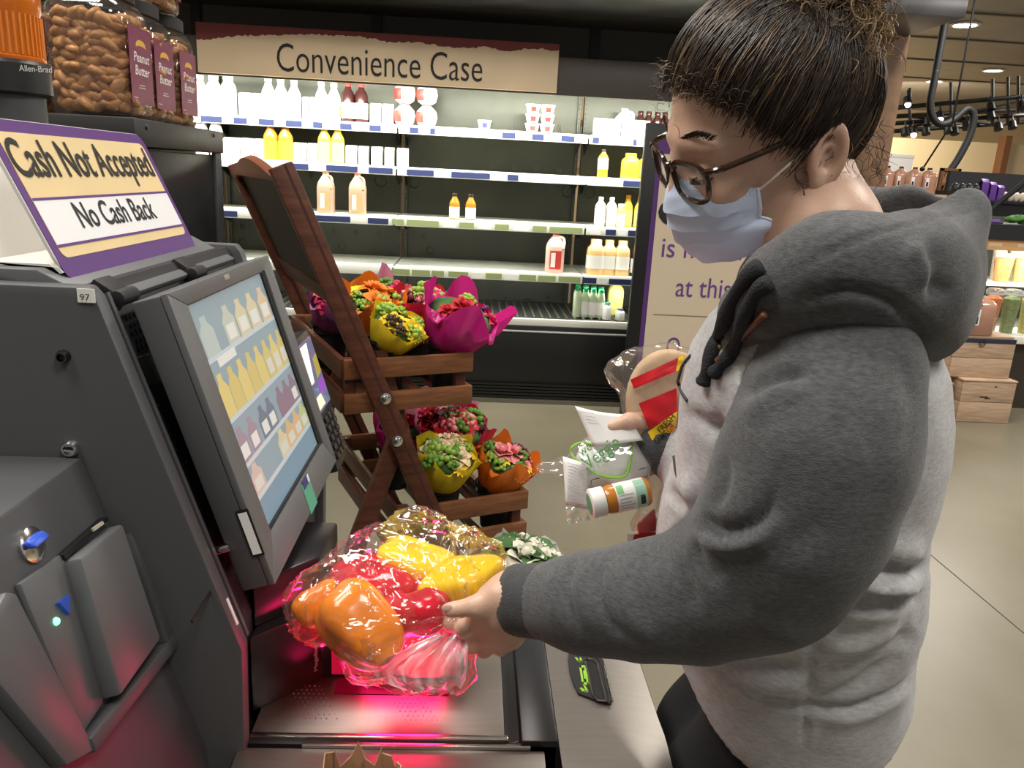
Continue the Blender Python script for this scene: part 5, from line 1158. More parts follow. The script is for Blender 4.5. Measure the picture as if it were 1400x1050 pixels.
def fcup(label, px, Y, z, wpx, hpx, colr, group):
    p = at_y(px, 400, Y); r = wpx*Y/F/2; h = hpx*Y/F; t = thing('fruit_cup', label, 'cup', (p[0], Y, z), group)
    MB().lathe([(r*.68, 0), (r*.9, h*.78), (r*.5, h*.84)], (p[0], Y, z), 16).build('cut_fruit', m_fr[colr], t)
    MB().lathe([(r*.72, 0), (r*.97, h*.86), (r, h*.88)], (p[0], Y, z), 16).build('cup_wall', film('cup_clear', (1, 1, 1), .3, .08, .05), t)
    MB().lathe([(r*1.03, h*.87), (r*1.0, h*.94), (r*.75, h)], (p[0], Y, z), 16).build('lid', film('lid_clear', (1, 1, 1), .4, .1, .15), t)
zd_ = kz(458)+.001; zs_ = kz(394)+.001; W3 = ['first', 'second', 'third', 'fourth', 'fifth']
for i, (px, c_) in enumerate(((1361, 'orange'), (1386, 'green'), (1412, 'yellow'), (1438, 'green'))): fcup(f'lidded cup of {c_} cut fruit in the lower row of the produce case, {W3[i]}', px, Yk+.10, zd_, 24, 62, c_, 'fruit cups in the lower row')
for i, (px, c_) in enumerate(((1364, 'orange'), (1391, 'yellow'), (1418, 'green'))): fcup(f'lidded cup of {c_} cut fruit on the shelf of the produce case, {W3[i]}', px, Yk+.42, zs_, 26, 40, c_, 'fruit cups on the shelf')
for i, px in enumerate((1356, 1378, 1400, 1422)): fcup(f'small white cup stacked highest in the produce case, {W3[i]} from the left', px, Yk+.62, zs_+.0, 20, 62, 'white', 'white cups at the back of the case')
# box stand left of the case
bs = thing('wooden_display_box', 'open wooden display box behind the cider jugs', 'box', (at_y(1318, 400, Yc+.36)[0], Yc+.36, 0)); x0, x1 = at_y(1290, 400, Yc+.36)[0], at_y(1339, 400, Yc+.36)[0]; za, zb_ = at_y(1320, 402, Yc+.36)[2], at_y(1320, 362, Yc+.36)[2]
MB().box((x0, Yc+.37, 0), (x1, Yc+.41, zb_)).build('back_panel', m_dkb, bs); MB().box((x1-.02, Yc+.355, 0), (x1, Yc+.41, zb_)).build('side_board', m_crate, bs); MB().box((x0, Yc+.355, zb_), (x1, Yc+.41, zb_+.02)).build('top_board', m_crate, bs); MB().box((x0, Yc+.355, 0), (x0+.02, Yc+.41, zb_)).build('side_board', m_crate, bs)
# greens and goods on the black top
gp = at_y(1393, 305, Yk+.3); gt = thing('parsley_bunch', 'bunch of curly green parsley on the black top of the produce case', 'vegetable', (gp[0], Yk+.3, kz(308)+.001)); z_ = kz(308)+.001
def pars(P): q = P-W32((gp[0], Yk+.3, z_+.035)); return s_ell(q, (0, 0, 0), (.11, .06, .036))+.022*np.abs(vnoise(P, 28))+.012*np.abs(vnoise(P, 60))-.006
sdf_obj('leaves', pars, A([gp[0], Yk+.3, z_+.035])-.14, A([gp[0], Yk+.3, z_+.035])+.14, .008, mat('parsley', (.06, .18, .03), .6, noise=.4, nscale=60), gt)
tr_ = at_y(1352, 318, Yk+.25); tt = thing('sign_tray', 'dark tray with purple and yellow card at the end of the produce case', 'tray', (tr_[0], Yk+.25, kz(308)+.001))
MB().box((tr_[0]-.10, Yk+.2, kz(308)+.001), (tr_[0]+.06, Yk+.32, kz(308)+.012)).build('tray_base', m_dkb, tt); MB().box((tr_[0]-.02, Yk+.21, kz(308)+.0125), (tr_[0]+.04, Yk+.25, kz(308)+.03)).build('purple_card', mat('card_purple', (.22, .10, .5), .5), tt); MB().box((tr_[0]-.09, Yk+.205, kz(308)+.0125), (tr_[0]-.03, Yk+.24, kz(308)+.02)).build('yellow_card', mat('card_yellow', (.7, .5, .06), .5), tt)
# dark wall case behind with purple packs and white trays
Yw = Yk+1.5; xw0 = at_y(1335, 270, Yw)[0]; wz = lambda py: at_y(1380, py, Yw)[2]
wc_ = thing('back_counter', 'dark counter behind the produce case with purple packs on it', 'counter', (xw0+.9, Yw+.3, 0))
MB().box((xw0, Yw, 0), (xw0+1.9, Yw+.6, wz(279))).build('counter_body', m_dkb, wc_); MB().box((xw0-.02, Yw-.02, wz(279)), (xw0+1.9, Yw+.6, wz(276))).build('counter_top', m_dk, wc_)
MB().box((xw0+.02, Yw+.5, wz(276)), (xw0+1.9, Yw+.55, wz(235))).build('dark_panel', mat('panel_charcoal', (.05, .05, .055), .5), wc_)
for i, (px, w_) in enumerate(((1345, 10), (1357, 9), (1368, 9))):
    p = at_y(px, 268, Yw+.2); s = (Yw+.2)/F; hh = (24-3*i)*s; ww = w_*s
    solo(MB().box((p[0]-ww/2, Yw+.2, wz(276)+.001), (p[0]+ww/2, Yw+.26, wz(276)+hh)).prism([(p[0]-ww/2, Yw+.2, wz(276)+hh), (p[0]-ww/2, Yw+.26, wz(276)+hh), (p[0]-ww/2, Yw+.23, wz(276)+hh*1.2)], (ww, 0, 0)), 'purple_pack', f'purple pack on the dark back counter, {W3[i]} from the left', 'pack', mat('pack_purple', (.20, .08, .42), .4), 'purple packs on the back counter', bevel=.004)
for i in range(5):
    px = 1378+i*8; p = at_y(px, 268, Yw+.2); solo(MB().ell((p[0], Yw+.24, wz(276)+.045), (.027, .03, .044), 10, 6), 'white_tub', f'round white tub on the dark back counter, {W3[i]} from the purple packs', 'tub', mat('tub_white', (.8, .72, .6), .5), 'white tubs on the back counter')
# table with a row of cider jugs beyond the hood
Yt = 6.6; tz = at_y(1240, 264, Yt)[2]; t0_, t1_ = at_y(1165, 262, Yt)[0], at_y(1285, 262, Yt)[0]
tb = thing('display_table', 'wooden display table behind her hood carrying a row of cider jugs', 'table', ((t0_+t1_)/2, Yt+.2, 0))
MB().box((t0_, Yt-.12, tz-.04), (t1_, Yt+.55, tz)).build('table_top', m_crate, tb, bevel=.004)
for x in (t0_+.05, t1_-.05):
    for y in (Yt-.08, Yt+.5): MB().box((x-.03, y-.03, 0), (x+.03, y+.03, tz-.04)).build('leg', m_crate, tb)
for i, px in enumerate((1211, 1229, 1248, 1268)): cider(f'cider jug in the row beyond her hood, {W3[i]} from the pillar', px, Yt+(.1 if i < 2 else 0), tz+.001, 16+i, 34, 'row of cider jugs beyond the hood', True, py=250)
q = at_y(1232, 228, Yt+.3); solo(MB().box((q[0]-.12, Yt+.3, tz+.001), (q[0]+.10, Yt+.42, at_y(1232, 213, Yt+.3)[2])).box((q[0]-.125, Yt+.295, at_y(1232, 216, Yt+.3)[2]), (q[0]+.105, Yt+.425, at_y(1232, 211, Yt+.3)[2])), 'white_box', 'white box behind the row of cider jugs', 'box', m_white, bevel=.004)
# brown lattice panel, far shelf silhouette
Yl = 8.2; a, b = at_y(1282, 262, Yl), at_y(1315, 231, Yl); lp = thing('lattice_panel', 'brown slatted wooden panel standing beyond the hose', 'panel', ((a[0]+b[0])/2, Yl, 0)); m_lat = mat('lattice_brown', (.22, .09, .04), .6); m_lat2 = mat('lattice_tan', (.42, .22, .10), .6)
MB().box((a[0], Yl+.02, 0), (b[0], Yl+.04, b[2])).build('back_board', m_lat, lp)
for x0, x1, z0, z1 in ((a[0], a[0]+.03, 0, b[2]), (b[0]-.03, b[0], 0, b[2]), (a[0], b[0], b[2]-.03, b[2])): MB().box((x0, Yl, z0), (x1, Yl+.02, z1)).build('frame_bar', m_lat, lp)
for k in range(5): f = .15+.17*k; MB().bar(A([a[0]+(b[0]-a[0])*.1, Yl+.01, a[2]]), A([a[0]+(b[0]-a[0])*f, Yl+.01, b[2]-.04]), (.02, 0, 0), (0, .012, 0)).build('slat', m_lat2, lp)
YR = Yw-.32; bm_ = at_y(1325, 262, YR); mg = thing('dark_merchandise_rack', 'black rack between the slatted panel and the purple packs', 'rack', (bm_[0], YR, 0)); MB().box((bm_[0]-.13, YR, 0), (bm_[0]+.10, 7.6, bm_[2])).build('rack_body', m_dkb, mg)
for k in range(4): MB().ell((bm_[0]-.10+k*.06, YR+.05, bm_[2]+.02), (.035, .035, .05), 8, 6).build('dark_bundle', m_dk, mg)
# lighting truss with spot heads and black hoses under the far ceiling
YT_ = 12.5; tz_ = lambda px, py: at_y(px, py, YT_)
tr2 = thing('lighting_truss', 'black pipe grid carrying spot heads below the far ceiling', 'truss', tz_(1320, 165))
for i, (p, q_) in enumerate((((1170, 152), (1480, 125)), ((1170, 162), (1480, 142)), ((1170, 172), (1480, 152)), ((1170, 183), (1480, 160)))): MB().tube([tz_(*p), tz_(*q_)+A([0, .9*(i % 2), 0])], .035, 8).build('pipe', m_black, tr2)
for px, y0_, y1_ in ((1244, 120, 182), (1300, 112, 178), (1357, 108, 172), (1378, 105, 170), (1392, 104, 168)): MB().tube([tz_(px, y0_), tz_(px, y1_)], .025, 6).build('drop_pipe', m_black, tr2)
for p, q_ in (((1190, 150), (1400, 168)), ((1250, 176), (1420, 134))): MB().tube([tz_(*p)+A([0, .5, 0]), tz_(*q_)+A([0, .5, 0])], .025, 6).build('brace_pipe', m_black, tr2)
for i, (px, py, lit) in enumerate(((1233, 181, 0), (1244, 180, 1), (1261, 180, 0), (1263, 168, 0), (1291, 178, 0), (1300, 180, 0), (1316, 173, 0), (1349, 147, 0), (1349, 159, 0), (1359, 174, 0), (1378, 172, 0), (1391, 145, 0), (1236, 139, 1), (1280, 159, 1))):
    p = tz_(px, py)-A([0, .1, 0]); t = thing('spot_head', f'{"lit" if lit else "black unlit"} spot head on the pipe grid, {["first","second","third","fourth","fifth","sixth","seventh","eighth","ninth","tenth","eleventh","twelfth","thirteenth","fourteenth"][i]} of the fourteen', 'spotlight', p, 'spot heads on the pipe grid')
    MB().lathe([(.03, .08), (.055, .06), (.065, -.05), (.05, -.052)], p, 10, axis=(0, .5, 1)).build('can', m_black, t); MB().tube([p+A([0, 0, .06]), p+A([0, .05, .16])], .015, 6).build('yoke', m_black, t)
    if lit: MB().ell(p+A([0, -.03, -.05]), (.05, .03, .05), 10, 6).build('lamp_face', m_lamp, t)
Yh = 9.0; hz_ = lambda px, py, Y=Yh: at_y(px, py, Y)
hs = thing('black_hose', 'thick black hose looping down from the ceiling beyond the truss', 'hose', hz_(1290, 245)); hp3 = [at_y(1280, 96, Yh), hz_(1277, 112), hz_(1272, 140), hz_(1275, 160), hz_(1287, 170), hz_(1305, 163), hz_(1322, 149), hz_(1331, 158), hz_(1326, 185), hz_(1308, 220), hz_(1286, 250)]
MB().tube(spline(hp3, 60), .040, 12).build('hose_tube', m_rub, hs, smooth=180)
ctop = at_y(1280, 96, Yh); MB().tube([ctop, A([ctop[0], ctop[1], CEIL])], .040, 12).build('ceiling_drop', m_rub, hs)
cb_ = thing('hanging_cable', 'thin black cable hanging beside the thick hose', 'cable', hz_(1262, 232)); MB().tube([A([hz_(1280, 170)[0], Yh-.3, CEIL]), hz_(1281, 170)-A([0, .3, 0]), hz_(1262, 230)], .010, 6).build('cable', m_black, cb_); q = hz_(1261, 231); MB().ell(q, (.03, .03, .03), 8, 6).build('plug', m_black, cb_)
h2 = thing('black_pipe_rail', 'black sloping pipe at the right edge above the parsley', 'pipe', at_y(1345, 296, Yk+.9)); MB().tube(spline([at_y(1412, 240, Yk+.9), at_y(1385, 262, Yk+.9), at_y(1360, 282, Yk+.9), at_y(1342, 302, Yk+.9)], 20), .022, 10).build('pipe_tube', m_rub, h2, smooth=180); q = at_y(1412, 240, Yk+.9); MB().tube([q, A([q[0]+.02, q[1], CEIL])], .022, 10).build('ceiling_drop', m_rub, h2)
# ---------------------------------------------------------------- the shopper

m_skin = mat('skin', (.60, .385, .285), .42, noise=.06, nscale=30, bump=.06, bscale=260, sss=.12)
m_lg = mat('hoodie_light_grey', (.47, .47, .485), .95, noise=.16, nscale=110, bump=.25, bscale=500, sheen=.2, stretch=(1, 1, 3))
m_dg = mat('hoodie_charcoal', (.074, .076, .082), .95, noise=.34, nscale=150, bump=.3, bscale=500, sheen=.25, stretch=(1, 1, 3))
m_cuff = mat('hoodie_cuff', (.045, .046, .050), .95, noise=.2, nscale=90, bump=.4, bscale=700, sheen=.2)
m_pants = mat('black_denim', (.010, .010, .012), .9, noise=.2, nscale=200, bump=.2, bscale=600)
person = thing('person', 'woman in grey two-tone hoodie, glasses and blue face mask holding peppers over the scanner', 'person', (at_d(1085, 940, .98)[0], at_d(1085, 940, .98)[1], 0))
# torso rings: pixel row, left and right pixel, depth, half lateral size
RINGS = [(985, 926, 1243, 1.0, .155), (880, 912, 1244, .945, .150), (830, 902, 1248, .918, .152), (785, 893, 1262, .895, .155), (740, 889, 1262, .875, .158), (690, 899, 1262, .856, .160), (640, 914, 1278, .838, .162),
         (590, 922, 1290, .82, .165), (540, 925, 1294, .803, .166), (490, 936, 1291, .787, .162), (445, 962, 1274, .77, .148), (400, 1000, 1245, .752, .115), (360, 1045, 1215, .735, .072), (325, 1078, 1190, .72, .050)]
RZ, RC, RA, RB = [], [], [], []
for py, xl, xr, d, b in RINGS:
    c = at_d((xl+xr)/2, py, d); RZ.append(c[2]); RC.append(c); RA.append((xr-xl)/2*d/F*.93); RB.append(b)
o_ = np.argsort(RZ); RZ = np.array(RZ)[o_]; RC = np.array(RC)[o_]; RA = np.array(RA)[o_]; RB = np.array(RB)[o_]
VD = ray(1090, 600); VD = nrm(A([VD[0], VD[1], 0])); LT = nrm(np.cross(A([0, 0, 1.]), VD))   # view direction and image-left on the level
BYAW = radians(10); BF = LT*cos(BYAW)-VD*sin(BYAW); BL = -VD*cos(BYAW)-LT*sin(BYAW)          # chest direction and her left side
print('hem z', RZ[0])
def torso(P):
    z = P[:, 2]; cx = np.interp(z, RZ, RC[:, 0]); cy = np.interp(z, RZ, RC[:, 1]); a = np.interp(z, RZ, RA); b = np.interp(z, RZ, RB)
    dx, dy = P[:, 0]-cx, P[:, 1]-cy; u = dx*LT[0]+dy*LT[1]; v = dx*VD[0]+dy*VD[1]
    k = (np.abs(u/a)**2.3+np.abs(v/b)**2.3)**(1/2.3); d = (k-1)*np.minimum(a, b)*.85
    return np.maximum(d, np.maximum(RZ[0]-.05-z, z-RZ[-1]))
def ch(pts): return [at_d(x, y, d) for x, y, d, r in pts], [r for *_, r in pts]
ARM = ch([(1148, 505, .632, .062), (1120, 612, .62, .0655), (1086, 705, .635, .065), (1046, 772, .662, .062), (960, 812, .70, .052), (880, 822, .722, .0455), (800, 824, .755, .0400), (752, 822, .778, .0352)])
FAR = ch([(1090, 440, .88, .065), (1010, 560, .93, .055), (985, 640, .95, .05), (930, 612, .93, .038), (905, 600, .92, .032)])
def arm(P): return s_chain(P, ARM[0], ARM[1], .03)
def far_arm(P): return s_chain(P, FAR[0], FAR[1], .02)
# folds: (pixels, depth of relief, width in pixels); negative is a crease. They are laid on the side of the cloth that faces the aisle
FOLDS = [([(1165, 744), (1190, 764), (1229, 778), (1270, 776)], -.013, 9), ([(1195, 738), (1225, 755), (1265, 752)], .006, 20), ([(1150, 778), (1200, 797), (1262, 796)], .013, 15),
         ([(1120, 829), (1135, 818), (1160, 811), (1229, 815), (1262, 812)], -.012, 9), ([(1070, 834), (1117, 832)], -.009, 8), ([(1140, 835), (1190, 836), (1240, 830)], .007, 14),
         ([(970, 897), (1031, 912), (1108, 914)], -.007, 10), ([(1118, 906), (1170, 905), (1229, 878), (1246, 860)], -.006, 12), ([(980, 925), (1060, 935), (1108, 932)], .005, 14), ([(1110, 890), (1180, 880), (1235, 850)], .006, 18),
         ([(1100, 962), (1160, 945), (1238, 893)], -.006, 8), ([(955, 893), (1001, 934), (1060, 958), (1105, 970), (1168, 969), (1215, 950), (1246, 926)], -.008, 6), ([(1120, 985), (1190, 972), (1243, 938)], .004, 12),
         ([(1118, 815), (1113, 880), (1104, 970), (1094, 1040)], -.003, 3), ([(905, 700), (935, 716), (963, 740)], -.004, 4), ([(928, 560), (955, 575), (985, 600)], -.006, 10), ([(975, 560), (990, 610), (985, 660), (955, 700)], -.010, 10), ([(930, 640), (950, 690), (966, 735)], .006, 14), ([(905, 668), (925, 680), (945, 705)], -.006, 8)]
SFOLDS = [([(1006, 548), (1030, 528), (1068, 512), (1110, 512)], -.015, 10), ([(1015, 575), (1060, 540), (1105, 535)], .008, 16), ([(955, 690), (960, 712), (985, 726), (1020, 722), (1046, 700), (1060, 660)], -.012, 12), ([(948, 722), (985, 744), (1035, 738), (1068, 705)], .012, 12),
          ([(985, 612), (990, 660), (975, 700)], -.008, 10), ([(952, 735), (958, 770), (985, 800)], -.007, 7), ([(930, 760), (942, 800), (950, 835)], -.005, 10), ([(975, 760), (1000, 800), (1020, 850)], -.005, 12), ([(1060, 770), (1090, 740), (1140, 700)], -.004, 18),
          ([(826, 768), (818, 800), (836, 850), (870, 880)], -.008, 7), ([(852, 764), (850, 800), (870, 850), (905, 878)], .005, 12), ([(786, 772), (776, 810), (792, 862)], -.006, 6), ([(800, 768), (795, 815), (815, 868)], .004, 9), ([(755, 776), (750, 815), (768, 862)], .004, 9), ([(900, 765), (905, 820), (925, 878)], .004, 14), ([(1190, 560), (1200, 640), (1180, 700)], -.004, 14), ([(1230, 480), (1246, 560), (1235, 620)], -.004, 10)]
def relief(P, folds, dmax, N):
    x, y, dd = proj(P); out = np.zeros(len(P))
    fac = np.clip((-(N@CW))*2.2+.25, 0, 1)*(dd < dmax)
    for pl, amp, wd in folds:
        C = spline([(a, b, 0) for a, b in pl], 26)[:, :2]; best = np.full(len(P), 1e9); tt = np.zeros(len(P))
        for i in range(len(C)-1):
            a, b = C[i], C[i+1]; ab = b-a; h = np.clip(((x-a[0])*ab[0]+(y-a[1])*ab[1])/(ab@ab+1e-9), 0, 1); q = np.hypot(x-a[0]-h*ab[0], y-a[1]-h*ab[1])
            m_ = q < best; best = np.where(m_, q, best); tt = np.where(m_, (i+h)/(len(C)-1), tt)
        out += amp*np.exp(-(best/wd)**2)*np.clip(np.minimum(tt, 1-tt)*4+.05, 0, 1)
    return out*fac
def clothy(folds, dmax, sc_=1., mask=False):
    def post(P, Q):
        N = vnormals(P, Q); rl = relief(P, folds, dmax, N)*sc_
        if mask: rl *= np.clip(poly_sd(*proj(P)[:2], RAG)*.0006/.010-.4, 0, 1)
        P = P+N*rl[:, None]
        return P+N*(.0022*vnoise(P*A([1, 1, .7]), 16)+.0012*vnoise(P, 38))[:, None]
    return post
body_u = lambda P: smin(torso(P), smin(arm(P), far_arm(P), .01), .022)
# raglan panel: her near shoulder up to the neck
RAG = [(1075, 400), (1052, 452), (1022, 505), (1006, 550), (1010, 600), (992, 640), (965, 690), (900, 745), (640, 740), (640, 900), (940, 900), (1040, 870), (1110, 782), (1180, 706), (1224, 652), (1250, 596), (1259, 540), (1252, 480), (1243, 430), (1180, 360)]
def poly_sd(x, y, pl):
    d = np.full(len(x), 1e9); ins = np.zeros(len(x), bool); n = len(pl)
    for i in range(n):
        a, b = pl[i], pl[(i+1) % n]; ex, ey = b[0]-a[0], b[1]-a[1]; h = np.clip(((x-a[0])*ex+(y-a[1])*ey)/(ex*ex+ey*ey), 0, 1); d = np.minimum(d, np.hypot(x-a[0]-h*ex, y-a[1]-h*ey))
        c = (a[1] > y) != (b[1] > y); xi = (b[0]-a[0])*(y-a[1])/(b[1]-a[1]+1e-12)+a[0]; ins ^= c & (x < xi)
    return np.where(ins, -d, d)
def sleeve_fn(P):
    x, y, d = proj(P); reg = poly_sd(x, y, RAG)*.0006; mid = np.interp(y, (300, 500, 700, 900), (.72, .745, .80, .86))
    reg = np.maximum(reg, (d-mid)*.7); near = np.maximum(arm(P)-.006, -(torso(P)+.004)+0*reg)
    return np.maximum(body_u(P)-.0022, np.minimum(reg, np.maximum(near, (d-mid)*.7)))
lo_t = A([RC[:, 0].min()-.24, RC[:, 1].min()-.26, RZ[0]-.05]); hi_t = A([RC[:, 0].max()+.26, RC[:, 1].max()+.26, RZ[-1]+.02])
def torso_only(P):
    return smin(torso(P), np.minimum(np.maximum(arm(P), -(np.linalg.norm(P-W32(ARM[0][0]), axis=1)*-1+.09)), np.maximum(far_arm(P), -1)), .022)
def hoodie_fn(P):
    x, y, d = proj(P); reg = np.clip(-poly_sd(x, y, RAG)*.0006/.012, 0, 1)*(d < np.interp(y, (300, 500, 700, 900), (.72, .745, .80, .86)))
    u = (P[:, 0]-RC[0][0])*LT[0]+(P[:, 1]-RC[0][1])*LT[1]
    v = (P[:, 0]-RC[0][0])*VD[0]+(P[:, 1]-RC[0][1])*VD[1]
    return np.maximum(torso_only(P)+.022*reg, RZ[0]+.106+.10*u+3.6*u*u+.55*np.minimum(v, .05)-P[:, 2])
sdf_obj('hoodie_body', hoodie_fn, lo_t, hi_t, .006, m_lg, person, clothy(FOLDS, .95, 1.5, True), relax=2)
alo = np.minimum.reduce(ARM[0])-.09; ahi = np.maximum.reduce(ARM[0])+A([.16, .22, .14])
sdf_obj('sleeve', sleeve_fn, alo, ahi, .0048, m_dg, person, clothy(SFOLDS, .86, .62), relax=2)
flo = np.minimum.reduce(FAR[0])-.08; fhi = np.maximum.reduce(FAR[0])+.08
sdf_obj('sleeve', lambda P: far_arm(P)-.002, flo, fhi, .006, m_dg, person)
# cuff
ca, cb = ARM[0][-1], ARM[0][-2]; cdv = nrm(cb-ca); cux = nrm(np.cross(cdv, A([0, 0, 1.]))); cuy = np.cross(cdv, cux)
rows = []
for f, rr_ in ((-.042, .026), (-.0445, .0335), (-.041, .0362), (-.03, .0362), (-.010, .0370), (.004, .0385), (.010, .0385), (.014, .034)):
    rows.append([ca+cdv*f+(cux*cos(a)+cuy*sin(a))*(rr_+.0005*(k % 2)) for k, a in enumerate(np.linspace(0, 2*pi, 97)[:-1])])
MB().grid(rows, closed=True).build('cuff', m_cuff, person, smooth=180)
# hood lying on the back
HB = ch([(1030, 432, .675, .026), (1078, 398, .625, .034), (1140, 368, .598, .037), (1195, 378, .60, .036), (1236, 400, .635, .042), (1258, 440, .68, .036)])
HT = ch([(1200, 370, .60, .022), (1250, 350, .62, .024), (1285, 326, .65, .021), (1310, 294, .665, .018), (1290, 345, .68, .022)])
HFR = ch([(1303, 305, .70, .022), (1280, 292, .77, .020), (1235, 288, .83, .022), (1170, 292, .87, .025), (1100, 330, .88, .03), (1050, 380, .84, .028), (1022, 425, .76, .024), (1030, 432, .68, .024)])
HX = ch([(1240, 400, .68, .045), (1235, 350, .74, .045), (1200, 390, .78, .05)])
hol_c = at_d(1238, 283, .735)
def hood(P):
    d = smin(s_chain(P, *HB, .03), s_chain(P, *HT, .03), .040); d = smin(d, s_chain(P, *HFR, .02), .025); d = smin(d, s_chain(P, *HX, .03), .04)
    q = P-W32(hol_c); u = q@W32(LT); v = q@W32(VD); z = q[:, 2]; k = np.sqrt((u/.060)**2+(v/.085)**2+(z/.060)**2)
    return smax(d, -(k-1)*.055, .008)
HFOLD = [([(1345, 283), (1300, 292), (1240, 306), (1190, 322), (1120, 352), (1060, 386)], -.003, 3), ([(1262, 330), (1280, 355), (1284, 390), (1296, 410)], -.006, 16), ([(1306, 400), (1290, 395), (1282, 372)], -.003, 9), ([(1240, 330), (1265, 360), (1268, 400)], .006, 16), ([(1085, 415), (1150, 396), (1210, 408), (1250, 440), (1290, 490)], -.006, 8)]
hp = HB[0]+HT[0]+HFR[0]+HX[0]
sdf_obj('hood', hood, np.minimum.reduce(hp)-.07, np.maximum.reduce(hp)+.07, .0045, m_dg, person, clothy(HFOLD, .75), relax=2)
# draw cords, strap and print lie on the cloth
def hit(px, py, fn, lift=0., t0=.5):
    v = ray(px, py); t = t0; bt, bd = t0, 9
    for _ in range(80):
        d = float(fn(W32([CC+v*t]))[0])
        if d < bd: bt, bd = t, d
        if abs(d) < 1e-4 or t > 1.2: break
        t += d*.7
    return CC+v*(bt-lift)
allcloth = lambda P: np.minimum(smin(torso(P), arm(P), .022), hood(P))
def cord(pxs, r, name, m, parent=person, lift=.004, n=40, fl=1.):
    P = [hit(x, y, allcloth, lift) for x, y, _ in spline([(a, b, 0) for a, b in pxs], 14)]
    return MB().tube(spline(P, n), [r*(1+.16*sin(k*.55)) for k in range(n)] if fl > 1 else r, 10).build(name, m, parent, smooth=180)
m_cord = mat('cord_black', (.022, .024, .028), .9, bump=.4, bscale=500)
cord([(1040, 362), (1012, 392), (992, 435), (978, 470), (966, 510), (962, 524)], .0068, 'drawstring', m_cord, fl=2)
cord([(1052, 385), (1030, 404), (1016, 440), (1002, 478), (985, 500), (975, 512)], .0062, 'drawstring', m_cord, fl=2)
cord([(1046, 430), (1020, 455), (998, 478), (980, 494)], .003, 'shoulder_strap', mat('strap_brown', (.14, .05, .025), .5))
m_prt = mat('print_charcoal', (.05, .05, .055), .9); m_pgold = mat('print_gold', (.50, .30, .05), .8)
cord([(944, 486), (933, 500), (927, 520)], .0016, 'chest_print', m_prt, lift=.0015, n=16); cord([(926, 520), (932, 536), (940, 548)], .0018, 'chest_print', m_prt, lift=.0015, n=16); cord([(923, 625), (926, 645), (933, 668)], .003, 'chest_print', m_prt, lift=.0015, n=16)
cord([(986, 472), (974, 484), (968, 500)], .002, 'chest_print', m_pgold, lift=.002, n=14)
# ---- trousers and shoes
Ch = RC[0]; CHz = RZ[0]
def legs(P):
    d = None
    for s in (-1, 1):
        h0 = A([Ch[0], Ch[1], CHz+.06])+BL*s*.058+BF*.012; h1 = A([Ch[0], Ch[1], CHz-.10])+BL*s*.064+BF*.075; k = A([Ch[0], Ch[1], .46])+BL*s*.085+BF*.06; an = A([Ch[0], Ch[1], .09])+BL*s*.09-BF*.02
        e = s_chain(P, [h0, h1, k, an], [.086, .090, .066, .048], .03); d = e if d is None else smin(d, e, .02)
    return d
sdf_obj('trousers', legs, A([Ch[0]-.26, Ch[1]-.27, .04]), A([Ch[0]+.26, Ch[1]+.27, CHz+.2]), .010, m_pants, person)
for s in (-1, 1):
    an = A([Ch[0], Ch[1], .0])+BL*s*.09-BF*.02
    sdf_obj('shoe', lambda P: np.maximum(smin(s_cone(P, an+A([0, 0, .045])-BF*.03, an+A([0, 0, .03])+BF*.15, .042, .036), s_cone(P, an+A([0, 0, .05]), an+A([0, 0, .10]), .045, .045), .03), .002-P[:, 2]), an-A([.22, .22, .02]), an+A([.22, .22, .2]), .008, mat('shoe_black', (.02, .02, .02), .5), person)

# ---- head
HD = ray(1055, 185); HV = nrm(A([HD[0], HD[1], 0])); HLT = nrm(np.cross(A([0, 0, 1.]), HV)); HO = at_d(1039, 172, .757); HS = .94
hy, hpit, hro = radians(29), radians(19.5), radians(13)
f0 = HLT*cos(hy)-HV*sin(hy); l0 = -HV*cos(hy)-HLT*sin(hy); HFv = f0*cos(hpit)-A([0, 0, sin(hpit)]); HU0 = nrm(np.cross(HFv, l0)); HU0 = HU0 if HU0[2] > 0 else -HU0
HLv = nrm(l0*cos(hro)-HU0*sin(hro)); HU = nrm(np.cross(HFv, HLv)); HU = HU if HU[2] > 0 else -HU
HB3 = np.stack([HFv, HLv, HU]); 
def hl(f, l, u): return HO+(HFv*f+HLv*l+HU*u)*HS
def tol(P): return (P-W32(HO))@W32(HB3/HS).T
NK = [hl(-.035, 0, -.05), at_d(1125, 320, .75), at_d(1150, 395, .765)]
def skull(q):
    d = s_ell(q, (-.008, 0, .022), (.099, .075, .093)); d = smin(d, s_ell(q, (.036, 0, -.045), (.060, .056, .078)), .03)
    d = smin(d, s_ell(q, (.066, 0, -.100), (.018, .022, .015)), .02)
    for s in (-1, 1):
        d = smin(d, s_cone(q, (.0, s*.052, -.070), (.058, s*.016, -.104), .017, .013), .022); d = smin(d, s_ell(q, (.058, s*.036, -.045), (.026, .022, .024)), .015)
        d = smin(d, s_cone(q, (.086, s*.010, .012), (.074, s*.046, .010), .009, .008), .014)
    for s in (-1, 1): d = smax(d, -s_ell(q, (.094, s*.031, -.013), (.015, .016, .011)), .010); d = smin(d, s_ell(q, (.0735, s*.031, -.014), (.0145, .0150, .0125)), .003)
    d = smin(d, s_cone(q, (.092, 0, -.004), (.101, 0, -.044), .0065, .0095), .010)
    for s in (-1, 1): d = smin(d, s_ell(q, (.096, s*.012, -.048), (.010, .007, .008)), .006)
    d = smin(d, s_ell(q, (.092, 0, -.076), (.012, .022, .008)), .008); d = smin(d, s_ell(q, (.090, 0, -.086), (.011, .019, .007)), .006)
    return d
def head(P):
    q = tol(P); d = skull(q)*HS
    return smin(d, s_chain(P, [W32(n_) for n_ in NK], [.052, .050, .056], .02), .022)
